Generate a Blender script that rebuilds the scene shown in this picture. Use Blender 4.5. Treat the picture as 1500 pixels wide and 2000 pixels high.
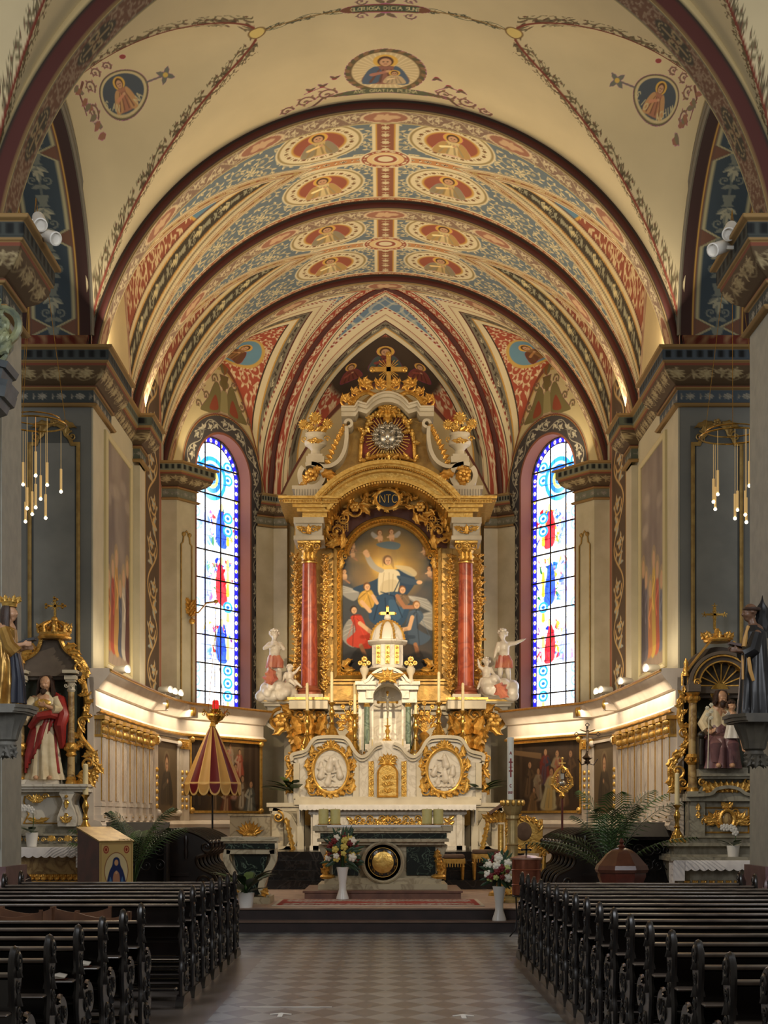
import bpy, bmesh, math, random
import numpy as np
from mathutils import Vector, Matrix
PI = math.pi
random.seed(7); np.random.seed(7)
for o in list(bpy.data.objects): bpy.data.objects.remove(o)
COL = bpy.context.scene.collection
SC = bpy.context.scene

# ------------------------------------------------------------------ camera, world, exposure
F = 2900.0; HX = 753.0; HY = 1600.0; EYE = 1.65          # focal length in pixels of the 1500x2000 frame, horizon, eye height
cam_d = bpy.data.cameras.new('camera'); cam = bpy.data.objects.new('camera', cam_d); COL.objects.link(cam)
cam.location = (0, 0, EYE); cam.rotation_euler = (PI/2, 0, 0)
cam_d.sensor_fit = 'VERTICAL'; cam_d.sensor_height = 36; cam_d.lens = F/2000*36
cam_d.shift_y = (HY-1000)/2000; cam_d.shift_x = (750-HX)/2000
cam_d.clip_end = 300
SC.camera = cam
SC.view_settings.view_transform = 'Standard'; SC.view_settings.look = 'None'
SC.view_settings.gamma = 1; SC.view_settings.use_curve_mapping = False
SC.view_settings.exposure = 0.0
SC.cycles.max_bounces = 5; SC.cycles.diffuse_bounces = 3; SC.cycles.glossy_bounces = 2
SC.cycles.transmission_bounces = 3; SC.cycles.use_denoising = True
SC.cycles.sample_clamp_indirect = 4; SC.cycles.caustics_reflective = False; SC.cycles.caustics_refractive = False
world = bpy.data.worlds.new('world'); SC.world = world; world.use_nodes = True
WB = world.node_tree.nodes['Background']; WB.inputs[0].default_value = (1.0, 0.90, 0.76, 1); WB.inputs[1].default_value = 0.20

def lamp(name, kind, loc, aim, power, color=(1, .78, .5), size=.3, size_y=None, spot=60, blend=.6):
    d = bpy.data.lights.new(name, kind); d.energy = power; d.color = color
    if kind == 'AREA':
        d.size = size
        if size_y: d.shape = 'RECTANGLE'; d.size_y = size_y
    else: d.shadow_soft_size = size
    if kind == 'SPOT': d.spot_size = math.radians(spot); d.spot_blend = blend
    o = bpy.data.objects.new(name, d); COL.objects.link(o); o.location = loc
    v = Vector(aim)-Vector(loc); o.rotation_euler = v.to_track_quat('-Z', 'Y').to_euler()
    return o
WARM = (1.0, .80, .53); NEUT = (1.0, .88, .70)
for sx in (-1, 1):
    # uplights standing on the entablatures
    lamp('uplight_chancel', 'AREA', (sx*4.5, 25.0, 9.4), (sx*-1.0, 26.2, 13.2), 85, WARM, .6)
    lamp('uplight_choir', 'AREA', (sx*4.45, 28.3, 9.35), (sx*-1.0, 29.6, 13.2), 70, WARM, .5)
    lamp('uplight_apse', 'AREA', (sx*4.0, 31.9, 9.3), (0, 33.2, 12.8), 34, WARM, .4)
    lamp('uplight_nave', 'AREA', (sx*4.5, 23.6, 9.4), (sx*-.5, 21.5, 13.2), 36, NEUT, .5)
    # light strips on the wainscot: one on top washing the walls, one under the cornice washing the panels
    for (x0, y0), (x1, y1) in (((4.32, 23.7), (4.23, 28.0)), ((4.20, 28.2), (3.92, 30.3)), ((3.88, 30.4), (2.58, 32.3))):
        L = math.hypot(x1-x0, y1-y0); cx, cy = sx*(x0+x1)/2, (y0+y1)/2
        ang = math.atan2(y1-y0, sx*(x1-x0))
        for nm, z, dn, pw in (('cornice_strip_up', 4.10, 1, 7), ('cornice_strip_down', 3.86, -1, 10)):
            d = bpy.data.lights.new(nm, 'AREA'); d.energy = pw*L; d.color = (1, .84, .60); d.shape = 'RECTANGLE'; d.size = L; d.size_y = .05
            o = bpy.data.objects.new(nm, d); COL.objects.link(o); o.location = (cx, cy, z)
            o.rotation_euler = (Matrix.Rotation(ang, 3, 'Z') @ Matrix.Rotation(PI if dn > 0 else 0, 3, 'X')).to_euler()
    # projectors on the near capitals, aimed at the high altar
    lamp('projector_high', 'SPOT', (sx*4.0, 18.2, 9.3), (sx*.4, 33, 5.3), 4400, WARM, .12, spot=21)
    lamp('projector_low', 'SPOT', (sx*3.95, 18.1, 9.2), (sx*.2, 31.5, 2.2), 2400, WARM, .12, spot=24)
    lamp('projector_side', 'SPOT', (sx*-3.95, 18.1, 9.2), (sx*5.1, 23.5, 2.6), 2000, NEUT, .12, spot=24)
# added soft fill for the nave, standing in for unseen windows behind the camera
lamp('nave_fill_light', 'AREA', (-6, 8, 8), (1, 24, 4), 420, (.92, .95, 1.0), 3, 5)
lamp('nave_fill_light', 'AREA', (6, 8, 8), (-1, 24, 4), 420, (.92, .95, 1.0), 3, 5)


# ------------------------------------------------------------------ helpers
def PX(px, D, c=HX): return (px-c)*D/F
def PZ(py, D): return EYE+(HY-py)*D/F
def lin(c):
    c = np.asarray(c, float)
    if c.max() > 1.001: c = c/255.
    return np.where(c <= .04045, c/12.92, ((c+.055)/1.055)**2.4)
def rgba(c): l = lin(c); return (float(l[0]), float(l[1]), float(l[2]), 1)
MATS = {}
def mat(name, c1, c2=None, rough=.5, metal=0., scale=6., bump=0., bscale=30., spec=.5, emit=0, sheen=0, coat=0, trans=0):
    if name in MATS: return MATS[name]
    m = bpy.data.materials.new(name); m.use_nodes = True; nt = m.node_tree; b = nt.nodes['Principled BSDF']
    b.inputs['Roughness'].default_value = rough; b.inputs['Metallic'].default_value = metal
    b.inputs['Specular IOR Level'].default_value = spec
    if coat: b.inputs['Coat Weight'].default_value = coat; b.inputs['Coat Roughness'].default_value = .15
    tc = nt.nodes.new('ShaderNodeTexCoord')
    if c2 is not None:
        n = nt.nodes.new('ShaderNodeTexNoise'); n.inputs['Scale'].default_value = scale; n.inputs['Detail'].default_value = 5
        nt.links.new(tc.outputs['Object'], n.inputs['Vector'])
        r = nt.nodes.new('ShaderNodeValToRGB'); r.color_ramp.elements[0].position = .35; r.color_ramp.elements[1].position = .65
        r.color_ramp.elements[0].color = rgba(c1); r.color_ramp.elements[1].color = rgba(c2)
        nt.links.new(n.outputs['Fac'], r.inputs[0]); nt.links.new(r.outputs[0], b.inputs['Base Color'])
    else: b.inputs['Base Color'].default_value = rgba(c1)
    if emit:
        b.inputs['Emission Color'].default_value = rgba(c1); b.inputs['Emission Strength'].default_value = emit
    if bump:
        n2 = nt.nodes.new('ShaderNodeTexNoise'); n2.inputs['Scale'].default_value = bscale; n2.inputs['Detail'].default_value = 3
        nt.links.new(tc.outputs['Object'], n2.inputs['Vector'])
        bp = nt.nodes.new('ShaderNodeBump'); bp.inputs['Strength'].default_value = bump; bp.inputs['Distance'].default_value = .02
        nt.links.new(n2.outputs['Fac'], bp.inputs['Height']); nt.links.new(bp.outputs[0], b.inputs['Normal'])
    MATS[name] = m; return m
def marble(name, c1, c2, scale=3., rough=.25, width=.08, dist=4.):
    if name in MATS: return MATS[name]
    m = bpy.data.materials.new(name); m.use_nodes = True; nt = m.node_tree; b = nt.nodes['Principled BSDF']
    b.inputs['Roughness'].default_value = rough
    tc = nt.nodes.new('ShaderNodeTexCoord'); n = nt.nodes.new('ShaderNodeTexNoise'); n.inputs['Scale'].default_value = scale
    n.inputs['Detail'].default_value = 8; n.inputs['Distortion'].default_value = dist*.3
    nt.links.new(tc.outputs['Object'], n.inputs['Vector'])
    r = nt.nodes.new('ShaderNodeValToRGB'); e = r.color_ramp.elements
    e[0].position = .5-width; e[0].color = rgba(c1); e[1].position = .5; e[1].color = rgba(c2)
    k = e.new(.5+width); k.color = rgba(c1)
    nt.links.new(n.outputs['Fac'], r.inputs[0]); nt.links.new(r.outputs[0], b.inputs['Base Color'])
    MATS[name] = m; return m
def vcmat(name, rough=.7, metal=0., emit=0., spec=.3, bump=0.):
    if name in MATS: return MATS[name]
    m = bpy.data.materials.new(name); m.use_nodes = True; nt = m.node_tree; b = nt.nodes['Principled BSDF']
    b.inputs['Roughness'].default_value = rough; b.inputs['Metallic'].default_value = metal; b.inputs['Specular IOR Level'].default_value = spec
    a = nt.nodes.new('ShaderNodeVertexColor'); a.layer_name = 'Col'
    if emit:
        b.inputs['Base Color'].default_value = (.02, .02, .02, 1)
        nt.links.new(a.outputs[0], b.inputs['Emission Color']); b.inputs['Emission Strength'].default_value = emit
    else:
        n = nt.nodes.new('ShaderNodeTexNoise'); n.inputs['Scale'].default_value = 1.3; n.inputs['Detail'].default_value = 6
        tc = nt.nodes.new('ShaderNodeTexCoord'); nt.links.new(tc.outputs['Object'], n.inputs['Vector'])
        mp = nt.nodes.new('ShaderNodeMapRange'); mp.inputs[3].default_value = .86; mp.inputs[4].default_value = 1.1
        nt.links.new(n.outputs['Fac'], mp.inputs[0])
        mx = nt.nodes.new('ShaderNodeVectorMath'); mx.operation = 'SCALE'
        nt.links.new(a.outputs[0], mx.inputs[0]); nt.links.new(mp.outputs[0], mx.inputs['Scale'])
        nt.links.new(mx.outputs[0], b.inputs['Base Color'])
    MATS[name] = m; return m

def thing(name, label, cat, loc=(0, 0, 0), rz=0, group=None):
    o = bpy.data.objects.new(name, None); COL.objects.link(o); o.location = loc; o.rotation_euler = (0, 0, rz)
    o.empty_display_size = .1
    o['label'] = label; o['category'] = cat
    if group: o['group'] = group
    return o
def tag(o, label, cat, group=None, kind=None):
    o['label'] = label; o['category'] = cat
    if group: o['group'] = group
    if kind: o['kind'] = kind
    return o
def children(o): return [c for c in bpy.data.objects if c.parent == o]
KIDS = {}
def reg(c, p):
    c.parent = p; KIDS.setdefault(p.name, []).append(c)
def dup(o, loc=None, rz=None, label=None, parent=None, scale=None):
    c = o.copy(); COL.objects.link(c)
    if parent is not None: reg(c, parent)
    if loc is not None: c.location = loc
    if rz is not None: c.rotation_euler = (0, 0, rz)
    if label: c['label'] = label
    if scale is not None: c.scale = scale if not isinstance(scale, (int, float)) else (scale,)*3
    for k in KIDS.get(o.name, []): dup(k, parent=c)
    return c
def struct(o): o['kind'] = 'structure'; return o

class M:
    """collects shapes and links them as one mesh object"""
    def __init__(s): s.v = []; s.f = []; s.c = None; s.off = (0, 0, 0)
    def add(s, vs, fs):
        b = len(s.v); s.v += [tuple(map(float, p)) for p in vs]; s.f += [tuple(b+i for i in f) for f in fs]; return s
    def box(s, x0, x1, y0, y1, z0, z1, rz=0, c=None):
        vs = [(x, y, z) for z in (z0, z1) for x, y in ((x0, y0), (x1, y0), (x1, y1), (x0, y1))]
        if rz:
            cx, cy = c or ((x0+x1)/2, (y0+y1)/2); ca, sa = math.cos(rz), math.sin(rz)
            vs = [(cx+(x-cx)*ca-(y-cy)*sa, cy+(x-cx)*sa+(y-cy)*ca, z) for x, y, z in vs]
        return s.add(vs, [(0, 3, 2, 1), (4, 5, 6, 7), (0, 1, 5, 4), (1, 2, 6, 5), (2, 3, 7, 6), (3, 0, 4, 7)])
    def bar(s, p, q, w, h=None):
        """rectangular bar from p to q"""
        p = Vector(p); q = Vector(q); h = h or w; d = (q-p).normalized(); up = Vector((0, 0, 1)) if abs(d.z) < .9 else Vector((0, 1, 0))
        a = d.cross(up).normalized()*w/2; b = d.cross(a).normalized()*h/2
        vs = [r+i*a+j*b for r in (p, q) for i, j in ((-1, -1), (1, -1), (1, 1), (-1, 1))]
        return s.add(vs, [(0, 1, 2, 3), (7, 6, 5, 4), (0, 4, 5, 1), (1, 5, 6, 2), (2, 6, 7, 3), (3, 7, 4, 0)])
    def lathe(s, prof, c=(0, 0, 0), n=20, axis='z', sq=1., a0=0, fl=None):
        """prof: [(r,h)...]"""
        vs = []; m = len(prof)
        for r, h in prof:
            for i in range(n):
                t = a0+2*PI*i/n; rr = r*(fl(t, h) if fl else 1)
                x, y = rr*math.cos(t), rr*math.sin(t)*sq
                vs.append((c[0]+x, c[1]+y, c[2]+h) if axis == 'z' else (c[0]+x, c[1]+h, c[2]+y) if axis == 'y' else (c[0]+h, c[1]+x, c[2]+y))
        fs = [(k*n+i, k*n+(i+1) % n, (k+1)*n+(i+1) % n, (k+1)*n+i) for k in range(m-1) for i in range(n)]
        if prof[0][0] > 1e-5: fs.append(tuple(range(n))[::-1])
        if prof[-1][0] > 1e-5: fs.append(tuple((m-1)*n+i for i in range(n)))
        return s.add(vs, fs)
    def ball(s, c, r, n=10, m=7, rz=None):
        rx, ry, rz_ = (r, r, r) if isinstance(r, (int, float)) else r
        vs = [(c[0], c[1], c[2]-rz_)]
        for j in range(1, m):
            p = -PI/2+PI*j/m
            for i in range(n):
                t = 2*PI*i/n; vs.append((c[0]+rx*math.cos(p)*math.cos(t), c[1]+ry*math.cos(p)*math.sin(t), c[2]+rz_*math.sin(p)))
        vs.append((c[0], c[1], c[2]+rz_)); L = len(vs)-1
        fs = [(0, 1+(i+1) % n, 1+i) for i in range(n)]
        for j in range(m-2):
            for i in range(n): fs.append((1+j*n+i, 1+j*n+(i+1) % n, 1+(j+1)*n+(i+1) % n, 1+(j+1)*n+i))
        fs += [(L, 1+(m-2)*n+i, 1+(m-2)*n+(i+1) % n) for i in range(n)]
        return s.add(vs, fs)
    def tube(s, pts, r, n=8, closed=False, flat=1., cap=True, up=(0, 1, 0)):
        """tube along pts; r number or list; flat squeezes it along the second axis"""
        P = [Vector(p) for p in pts]; k = len(P); R = r if hasattr(r, '__len__') else [r]*k
        vs = []; pa = None
        for i in range(k):
            d = (P[(i+1) % k if closed else min(i+1, k-1)]-P[(i-1) % k if closed else max(i-1, 0)])
            if d.length < 1e-9: d = Vector((0, 0, 1))
            d.normalize()
            if pa is None:
                u = Vector(up)
                if abs(d.dot(u)) > .95: u = Vector((1, 0, 0)) if abs(d.x) < .9 else Vector((0, 0, 1))
                a = (u-d*u.dot(d)).normalized()
            else:
                a = pa-d*pa.dot(d); a = a.normalized() if a.length > 1e-6 else pa
            pa = a; b = d.cross(a)
            for j in range(n):
                t = 2*PI*j/n; vs.append(P[i]+a*(R[i]*math.cos(t)*flat)+b*(R[i]*math.sin(t)))
        fs = []
        for i in range(k if closed else k-1):
            i2 = (i+1) % k
            for j in range(n): fs.append((i*n+j, i*n+(j+1) % n, i2*n+(j+1) % n, i2*n+j))
        if not closed and cap: fs += [tuple(range(n))[::-1], tuple((k-1)*n+j for j in range(n))]
        return s.add(vs, fs)
    def prism(s, pts, y0, y1, plane='xz'):
        """outline pts extruded; xz: along y; xy: along z; yz: along x"""
        n = len(pts); g = {'xz': lambda a, b, t: (a, t, b), 'xy': lambda a, b, t: (a, b, t), 'yz': lambda a, b, t: (t, a, b)}[plane]
        vs = [g(a, b, y0) for a, b in pts]+[g(a, b, y1) for a, b in pts]
        fs = [tuple(range(n)), tuple(range(n, 2*n))[::-1]]+[(i, n+i, n+(i+1) % n, (i+1) % n) for i in range(n)]
        return s.add(vs, fs)
    def sweep(s, path, prof, plane='xy', t0=0., closed=False, capends=True):
        """mitred sweep. path: 2D points; prof: [(out, along)]; plane 'xy': out is horizontal normal (right of travel), along=z+t0.
        plane 'xz': path in xz, out = in-plane normal (right of travel), along = -y offset from t0"""
        n = len(path); m = len(prof); vs = []
        for i in range(n):
            p = Vector(path[i]); a = Vector(path[(i-1) % n]) if (closed or i > 0) else None; b = Vector(path[(i+1) % n]) if (closed or i < n-1) else None
            d1 = (p-a).normalized() if a is not None and (p-a).length > 1e-9 else None; d2 = (b-p).normalized() if b is not None and (b-p).length > 1e-9 else None
            d1 = d1 or d2; d2 = d2 or d1
            n1 = Vector((d1.y, -d1.x)); n2 = Vector((d2.y, -d2.x)); nn = (n1+n2)
            if nn.length < 1e-4: nn = n1
            nn.normalize(); k = 1/max(.35, nn.dot(n1))
            for o_, z_ in prof:
                q = p+nn*(o_*k)
                vs.append((q.x, q.y, t0+z_) if plane == 'xy' else (q.x, t0-z_, q.y) if plane == 'xz' else (t0+z_, q.x, q.y))
        fs = []
        for i in range(n if closed else n-1):
            i2 = (i+1) % n
            for j in range(m-1): fs.append((i*m+j, i2*m+j, i2*m+j+1, i*m+j+1))
        if not closed and capends: fs += [tuple(range(m)), tuple((n-1)*m+j for j in range(m))[::-1]]
        return s.add(vs, fs)
    def leaf(s, p, ang, L, W, th=.3, curl=0., n=7, lobes=3, yv=0.):
        """acanthus leaf lying in the xz plane at p, pointing along ang, standing proud towards -y"""
        x, y, z = p; vs = []; a = ang; cx, cz = x, z; st = L/(n-1)
        for i in range(n):
            t = i/(n-1); w = W*(.35+1.0*math.sin(PI*min(1, t*.9+.1))**.8)*(1-.95*t**3)*(1+.22*math.cos(2*PI*lobes*t)); h = W*th*(1-t*.6)*(1+.3*math.cos(2*PI*lobes*t))
            nx, nz = -math.sin(a), math.cos(a)
            yy = y+yv*t
            vs += [(cx+nx*w/2, yy, cz+nz*w/2), (cx+nx*w/4, yy-h*.9, cz+nz*w/4), (cx, yy-h*.45, cz), (cx-nx*w/4, yy-h*.9, cz-nz*w/4), (cx-nx*w/2, yy, cz-nz*w/2)]
            cx += math.cos(a)*st; cz += math.sin(a)*st; a += curl/(n-1)
        fs = []
        for i in range(n-1):
            for j in range(5):
                k = (j+1) % 5; fs.append((i*5+j, (i+1)*5+j, (i+1)*5+k, i*5+k))
        fs += [(0, 1, 2, 3, 4), tuple((n-1)*5+j for j in range(5))[::-1]]
        return s.add(vs, fs)
    def volute(s, c, r, turns=1.6, a0=0., d=1, w=None, y=0., th=None, eye=True, n=26, r1=.18):
        """spiral scroll in xz plane around c=(x,z), starting at radius r at angle a0, direction d"""
        w = w or r*.3; pts = []; rr = []
        for i in range(n):
            t = i/(n-1); a = a0+d*t*turns*2*PI; q = r*(1-t)**1.1*(1-r1)+r*r1
            pts.append((c[0]+q*math.cos(a), y-.35*w*t, c[1]+q*math.sin(a))); rr.append(w*.5*(1-.55*t))
        s.tube(pts, rr, n=6, flat=th or 1.)
        if eye: s.ball((c[0], y-.3*w, c[1]), (r*.22,)*3, 8, 5)
        return s
    def scrollS(s, p, q, w, y, k=.35, th=1., leafy=True):
        """S scroll between points p and q of the xz plane with a volute at each end"""
        p = Vector(p); q = Vector(q); d = q-p; L = d.length; a = math.atan2(d.y, d.x); r = L*k*.5; nn = Vector((-d.y, d.x)).normalized()
        pts = []
        c1 = p+nn*r*.0; 
        for i in range(15):
            t = i/14; off = math.sin(2*PI*t)*L*.16
            b = p+d*t+nn*off; pts.append((b.x, y, b.y))
        s.tube(pts, [w*.5*(.6+.6*math.sin(PI*i/14)) for i in range(15)], n=6)
        s.volute((p.x-nn.x*r*.8, p.y-nn.y*r*.8), r*.8, 1.4, math.atan2(nn.y, nn.x), -1, w*.8, y)
        s.volute((q.x+nn.x*r*.8, q.y+nn.y*r*.8), r*.8, 1.4, math.atan2(-nn.y, -nn.x), -1, w*.8, y)
        if leafy:
            for t, sg in ((.3, 1), (.55, -1), (.75, -1)):
                b = p+d*t+nn*math.sin(2*PI*t)*L*.16; s.leaf((b.x, y-.2*w, b.y), a+sg*.7, L*.24, w*1.3, curl=-sg*.8)
        return s
    def flower(s, c, r, n=6, y=0., dy=None):
        x, z = c; dy = dy or r*.35
        for i in range(n):
            t = 2*PI*i/n; s.ball((x+.58*r*math.cos(t), y, z+.58*r*math.sin(t)), (r*.42, dy*.7, r*.42), 7, 5)
        s.ball((x, y-dy*.5, z), (r*.3, dy*.8, r*.3), 8, 5); return s
    def build(s, name, material, parent=None, smooth=35, loc=None):
        me = bpy.data.meshes.new(name); me.from_pydata(s.v, [], s.f); me.update()
        if smooth is not None and len(s.v):
            me.polygons.foreach_set('use_smooth', [True]*len(me.polygons)); me.set_sharp_from_angle(angle=math.radians(smooth))
        if material: me.materials.append(material)
        # make the normals point outward
        bm = bmesh.new(); bm.from_mesh(me); bmesh.ops.recalc_face_normals(bm, faces=bm.faces); bm.to_mesh(me); bm.free()
        o = bpy.data.objects.new(name, me); COL.objects.link(o)
        if parent is not None: reg(o, parent)
        if loc is not None: o.location = loc
        return o

def grid_obj(name, P, C, material, parent=None, mask=None, flip=False, thick=0):
    """P: (h,w,3) points, C: (h,w,3) sRGB 0..255 colours"""
    h, w = P.shape[:2]; me = bpy.data.meshes.new(name)
    idx = np.arange(h*w).reshape(h, w)
    q = np.stack([idx[:-1, :-1], idx[:-1, 1:], idx[1:, 1:], idx[1:, :-1]], -1).reshape(-1, 4)
    if flip: q = q[:, ::-1]
    if mask is not None: q = q[mask[:-1, :-1].reshape(-1)]
    me.vertices.add(h*w); me.vertices.foreach_set('co', P.reshape(-1).astype(np.float32))
    nf = len(q); me.loops.add(nf*4); me.loops.foreach_set('vertex_index', q.reshape(-1).astype(np.int32))
    me.polygons.add(nf); me.polygons.foreach_set('loop_start', np.arange(0, nf*4, 4, dtype=np.int32))
    me.update(calc_edges=True)
    me.polygons.foreach_set('use_smooth', np.ones(nf, bool))
    if C is not None:
        a = me.color_attributes.new('Col', 'FLOAT_COLOR', 'POINT')
        cc = np.ones((h*w, 4), np.float32); cc[:, :3] = lin(np.clip(C, 0, 255).reshape(-1, 3)/255.*1.0)
        a.data.foreach_set('color', cc.reshape(-1))
    me.materials.append(material)
    o = bpy.data.objects.new(name, me); COL.objects.link(o)
    if parent is not None: reg(o, parent)
    if thick:
        md = o.modifiers.new('solid', 'SOLIDIFY'); md.thickness = thick
    return o
# lin() works on 0..255 or 0..1; give it 0..1 safely
def lin(c):
    c = np.asarray(c, float)
    if c.size and c.max() > 1.5: c = c/255.
    return np.where(c <= .04045, c/12.92, ((np.maximum(c, 0)+.055)/1.055)**2.4)

# ------------------------------------------------------------------ painter on a numpy canvas
class Cv:
    def __init__(s, w, h, res, bg=(0, 0, 0), per=False):
        s.w, s.h, s.res = w, h, res; s.W = int(w*res); s.H = int(h*res); s.a = np.empty((s.H, s.W, 3)); s.a[:] = bg; s.per = per
    def _win(s, x0, x1, y0, y1):
        i0 = max(0, int(x0*s.res)-2); i1 = min(s.W, int(x1*s.res)+3); j0 = max(0, int(y0*s.res)-2); j1 = min(s.H, int(y1*s.res)+3)
        if i1 <= i0 or j1 <= j0: return None
        X, Y = np.meshgrid((np.arange(i0, i1)+.5)/s.res, (np.arange(j0, j1)+.5)/s.res); return slice(j0, j1), slice(i0, i1), X, Y
    def _mix(s, win, m, col, a=1.):
        m = (np.clip(m, 0, 1)*a)[..., None]; s.a[win[0], win[1]] = s.a[win[0], win[1]]*(1-m)+np.asarray(col, float)*m
    def ell(s, cx, cy, rx, ry=None, col=(255,)*3, rot=0, a=1., soft=1.):
        ry = ry or rx; R = max(rx, ry)
        for ox, oy in (((0, 0), (s.w, 0), (-s.w, 0), (0, s.h), (0, -s.h)) if s.per else ((0, 0),)):
            w = s._win(cx+ox-R, cx+ox+R, cy+oy-R, cy+oy+R)
            if w is None: continue
            dx, dy = w[2]-cx-ox, w[3]-cy-oy; c_, s_ = math.cos(rot), math.sin(rot); u = (dx*c_+dy*s_)/rx; v = (-dx*s_+dy*c_)/ry
            d = (1-np.sqrt(u*u+v*v))*min(rx, ry)*s.res/soft+.5; s._mix(w, d, col, a)
        return s
    def seg(s, x0, y0, x1, y1, r0, r1, col, a=1.):
        R = max(r0, r1)
        for ox, oy in (((0, 0), (s.w, 0), (-s.w, 0), (0, s.h), (0, -s.h)) if s.per else ((0, 0),)):
            w = s._win(min(x0, x1)-R+ox, max(x0, x1)+R+ox, min(y0, y1)-R+oy, max(y0, y1)+R+oy)
            if w is None: continue
            X, Y = w[2]-ox, w[3]-oy; dx, dy = x1-x0, y1-y0; L = dx*dx+dy*dy+1e-12
            t = np.clip(((X-x0)*dx+(Y-y0)*dy)/L, 0, 1); d = np.hypot(X-x0-t*dx, Y-y0-t*dy)
            s._mix(w, (r0+(r1-r0)*t-d)*s.res+.5, col, a)
        return s
    def line(s, pts, wd, col, a=1.):
        n = len(pts); W = wd if hasattr(wd, '__len__') else [wd]*n
        for i in range(n-1): s.seg(*pts[i], *pts[i+1], W[i]/2, W[i+1]/2, col, a)
        return s
    def poly(s, pts, col, a=1., soft=1.):
        P = np.array(pts, float); w = s._win(P[:, 0].min(), P[:, 0].max(), P[:, 1].min(), P[:, 1].max())
        if w is None: return s
        X, Y = w[2], w[3]; ins = np.zeros(X.shape, bool); D = np.full(X.shape, 1e9); n = len(P)
        for i in range(n):
            (x0, y0), (x1, y1) = P[i], P[(i+1) % n]
            c = ((y0 > Y) != (y1 > Y)); 
            with np.errstate(divide='ignore', invalid='ignore'): xi = (x1-x0)*(Y-y0)/(y1-y0+1e-15)+x0
            ins ^= c & (X < xi)
            dx, dy = x1-x0, y1-y0; L = dx*dx+dy*dy+1e-12; t = np.clip(((X-x0)*dx+(Y-y0)*dy)/L, 0, 1); D = np.minimum(D, np.hypot(X-x0-t*dx, Y-y0-t*dy))
        s._mix(w, np.where(ins, D, -D)*s.res/soft+.5, col, a); return s
    def blob(s, pts, col, a=1., soft=1., sub=6):
        """smooth closed shape through pts (Catmull-Rom)"""
        P = np.array(pts, float); n = len(P); out = []
        for i in range(n):
            p0, p1, p2, p3 = P[i-1], P[i], P[(i+1) % n], P[(i+2) % n]
            for k in range(sub):
                t = k/sub; out.append(.5*((2*p1)+(-p0+p2)*t+(2*p0-5*p1+4*p2-p3)*t*t+(-p0+3*p1-3*p2+p3)*t**3))
        return s.poly(out, col, a, soft)
    def leaf(s, x, y, ang, L, W, col, col2=None):
        c, n = math.cos(ang), math.sin(ang); f = lambda t, o: (x+c*t*L-n*o*W, y+n*t*L+c*o*W)
        s.poly([f(0, 0), f(.25, .42), f(.6, .4), f(1, 0), f(.6, -.4), f(.25, -.42)], col)
        if col2 is not None: s.poly([f(0, 0), f(.25, .42), f(.6, .4), f(1, 0)], col2)
        return s
    def spiral(s, cx, cy, r, a0, d, turns, wd, col, leaves=0, lcol=None, l2=None, rosette=True):
        n = 30; pts = []; ws = []
        for i in range(n):
            t = i/(n-1); a = a0+d*t*turns*2*PI; q = r*(1-.88*t**.9); pts.append((cx+q*math.cos(a), cy+q*math.sin(a))); ws.append(wd*(1-.5*t))
        s.line(pts, ws, col)
        for k in range(leaves):
            i = int((k+.6)/leaves*(n-8)); a = a0+d*(i/(n-1))*turns*2*PI
            s.leaf(pts[i][0], pts[i][1], a+d*.9, r*.55, r*.34, lcol or col, l2)
        if rosette: s.ell(cx, cy, r*.2, r*.2, lcol or col)
        return s
def smp(cv, u, v, wrap=True):
    """bilinear sample of canvas (u,v in canvas units)"""
    A = cv.a; x = u*cv.res-.5; y = v*cv.res-.5
    x0 = np.floor(x).astype(int); y0 = np.floor(y).astype(int); fx = (x-x0)[..., None]; fy = (y-y0)[..., None]
    g = (lambda i, n: i % n) if wrap else (lambda i, n: np.clip(i, 0, n-1))
    a, b = g(x0, cv.W), g(x0+1, cv.W); c, d = g(y0, cv.H), g(y0+1, cv.H)
    return (A[c, a]*(1-fx)+A[c, b]*fx)*(1-fy)+(A[d, a]*(1-fx)+A[d, b]*fx)*fy
def mixc(C, m, col):
    m = np.clip(m, 0, 1)[..., None]; return C*(1-m)+np.asarray(col, float)*m
def ss(x, e): return np.clip(x/e+.5, 0, 1)
# ornament tiles: red channel = ornament mask, green = highlight mask
W1 = (255, 0, 0); W2 = (255, 255, 0)
def tile_rinceau():
    c = Cv(2, 1, 110, per=True)
    pts = [(x/20*1.0, .5+.34*math.sin(PI*x/20)) for x in range(0, 41)]
    c.line(pts, .055, W1)
    for k, (cx, cy, d) in enumerate(((.5, .42, 1), (1.5, .58, -1))):
        c.spiral(cx, cy, .3, -d*PI/2+PI, d, 1.25, .06, W1, 5, W1, W2)
        for a in range(6): c.leaf(cx, cy, a*PI/3, .15, .1, W2 if a % 2 else W1)
    for x in (0, 1): 
        for a in (-.8, 0, .8): c.leaf(x, .5, a+(PI/2 if x else -PI/2), .36, .2, W1, W2)
    return c
def tile_field():
    c = Cv(2, 2, 100, per=True)
    for cx, cy, d, a in ((.5, .5, 1, 0), (1.5, .5, -1, PI), (.5, 1.5, -1, 0.4), (1.5, 1.5, 1, PI+.5)):
        c.spiral(cx, cy, .42, a, d, 1.5, .07, W1, 8, W1, W2)
    for x, y in ((0, 0), (1, 0), (0, 1), (1, 1)):
        for k in range(6): c.leaf(x, y, k*PI/3+.3, .3, .17, W1, W2)
    return c
def tile_rosette():
    c = Cv(1, 1, 90, per=True)
    for k in range(8): c.leaf(.5, .5, k*PI/4, .3, .17, W1, W2)
    c.ell(.5, .5, .09, .09, W2)
    for x in (0,):
        for a in (0, PI): c.leaf(0, .5, a, .2, .16, W1); 
        for a in (PI/2, -PI/2): c.leaf(0, .5, a, .3, .16, W1, W2)
    return c
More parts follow.
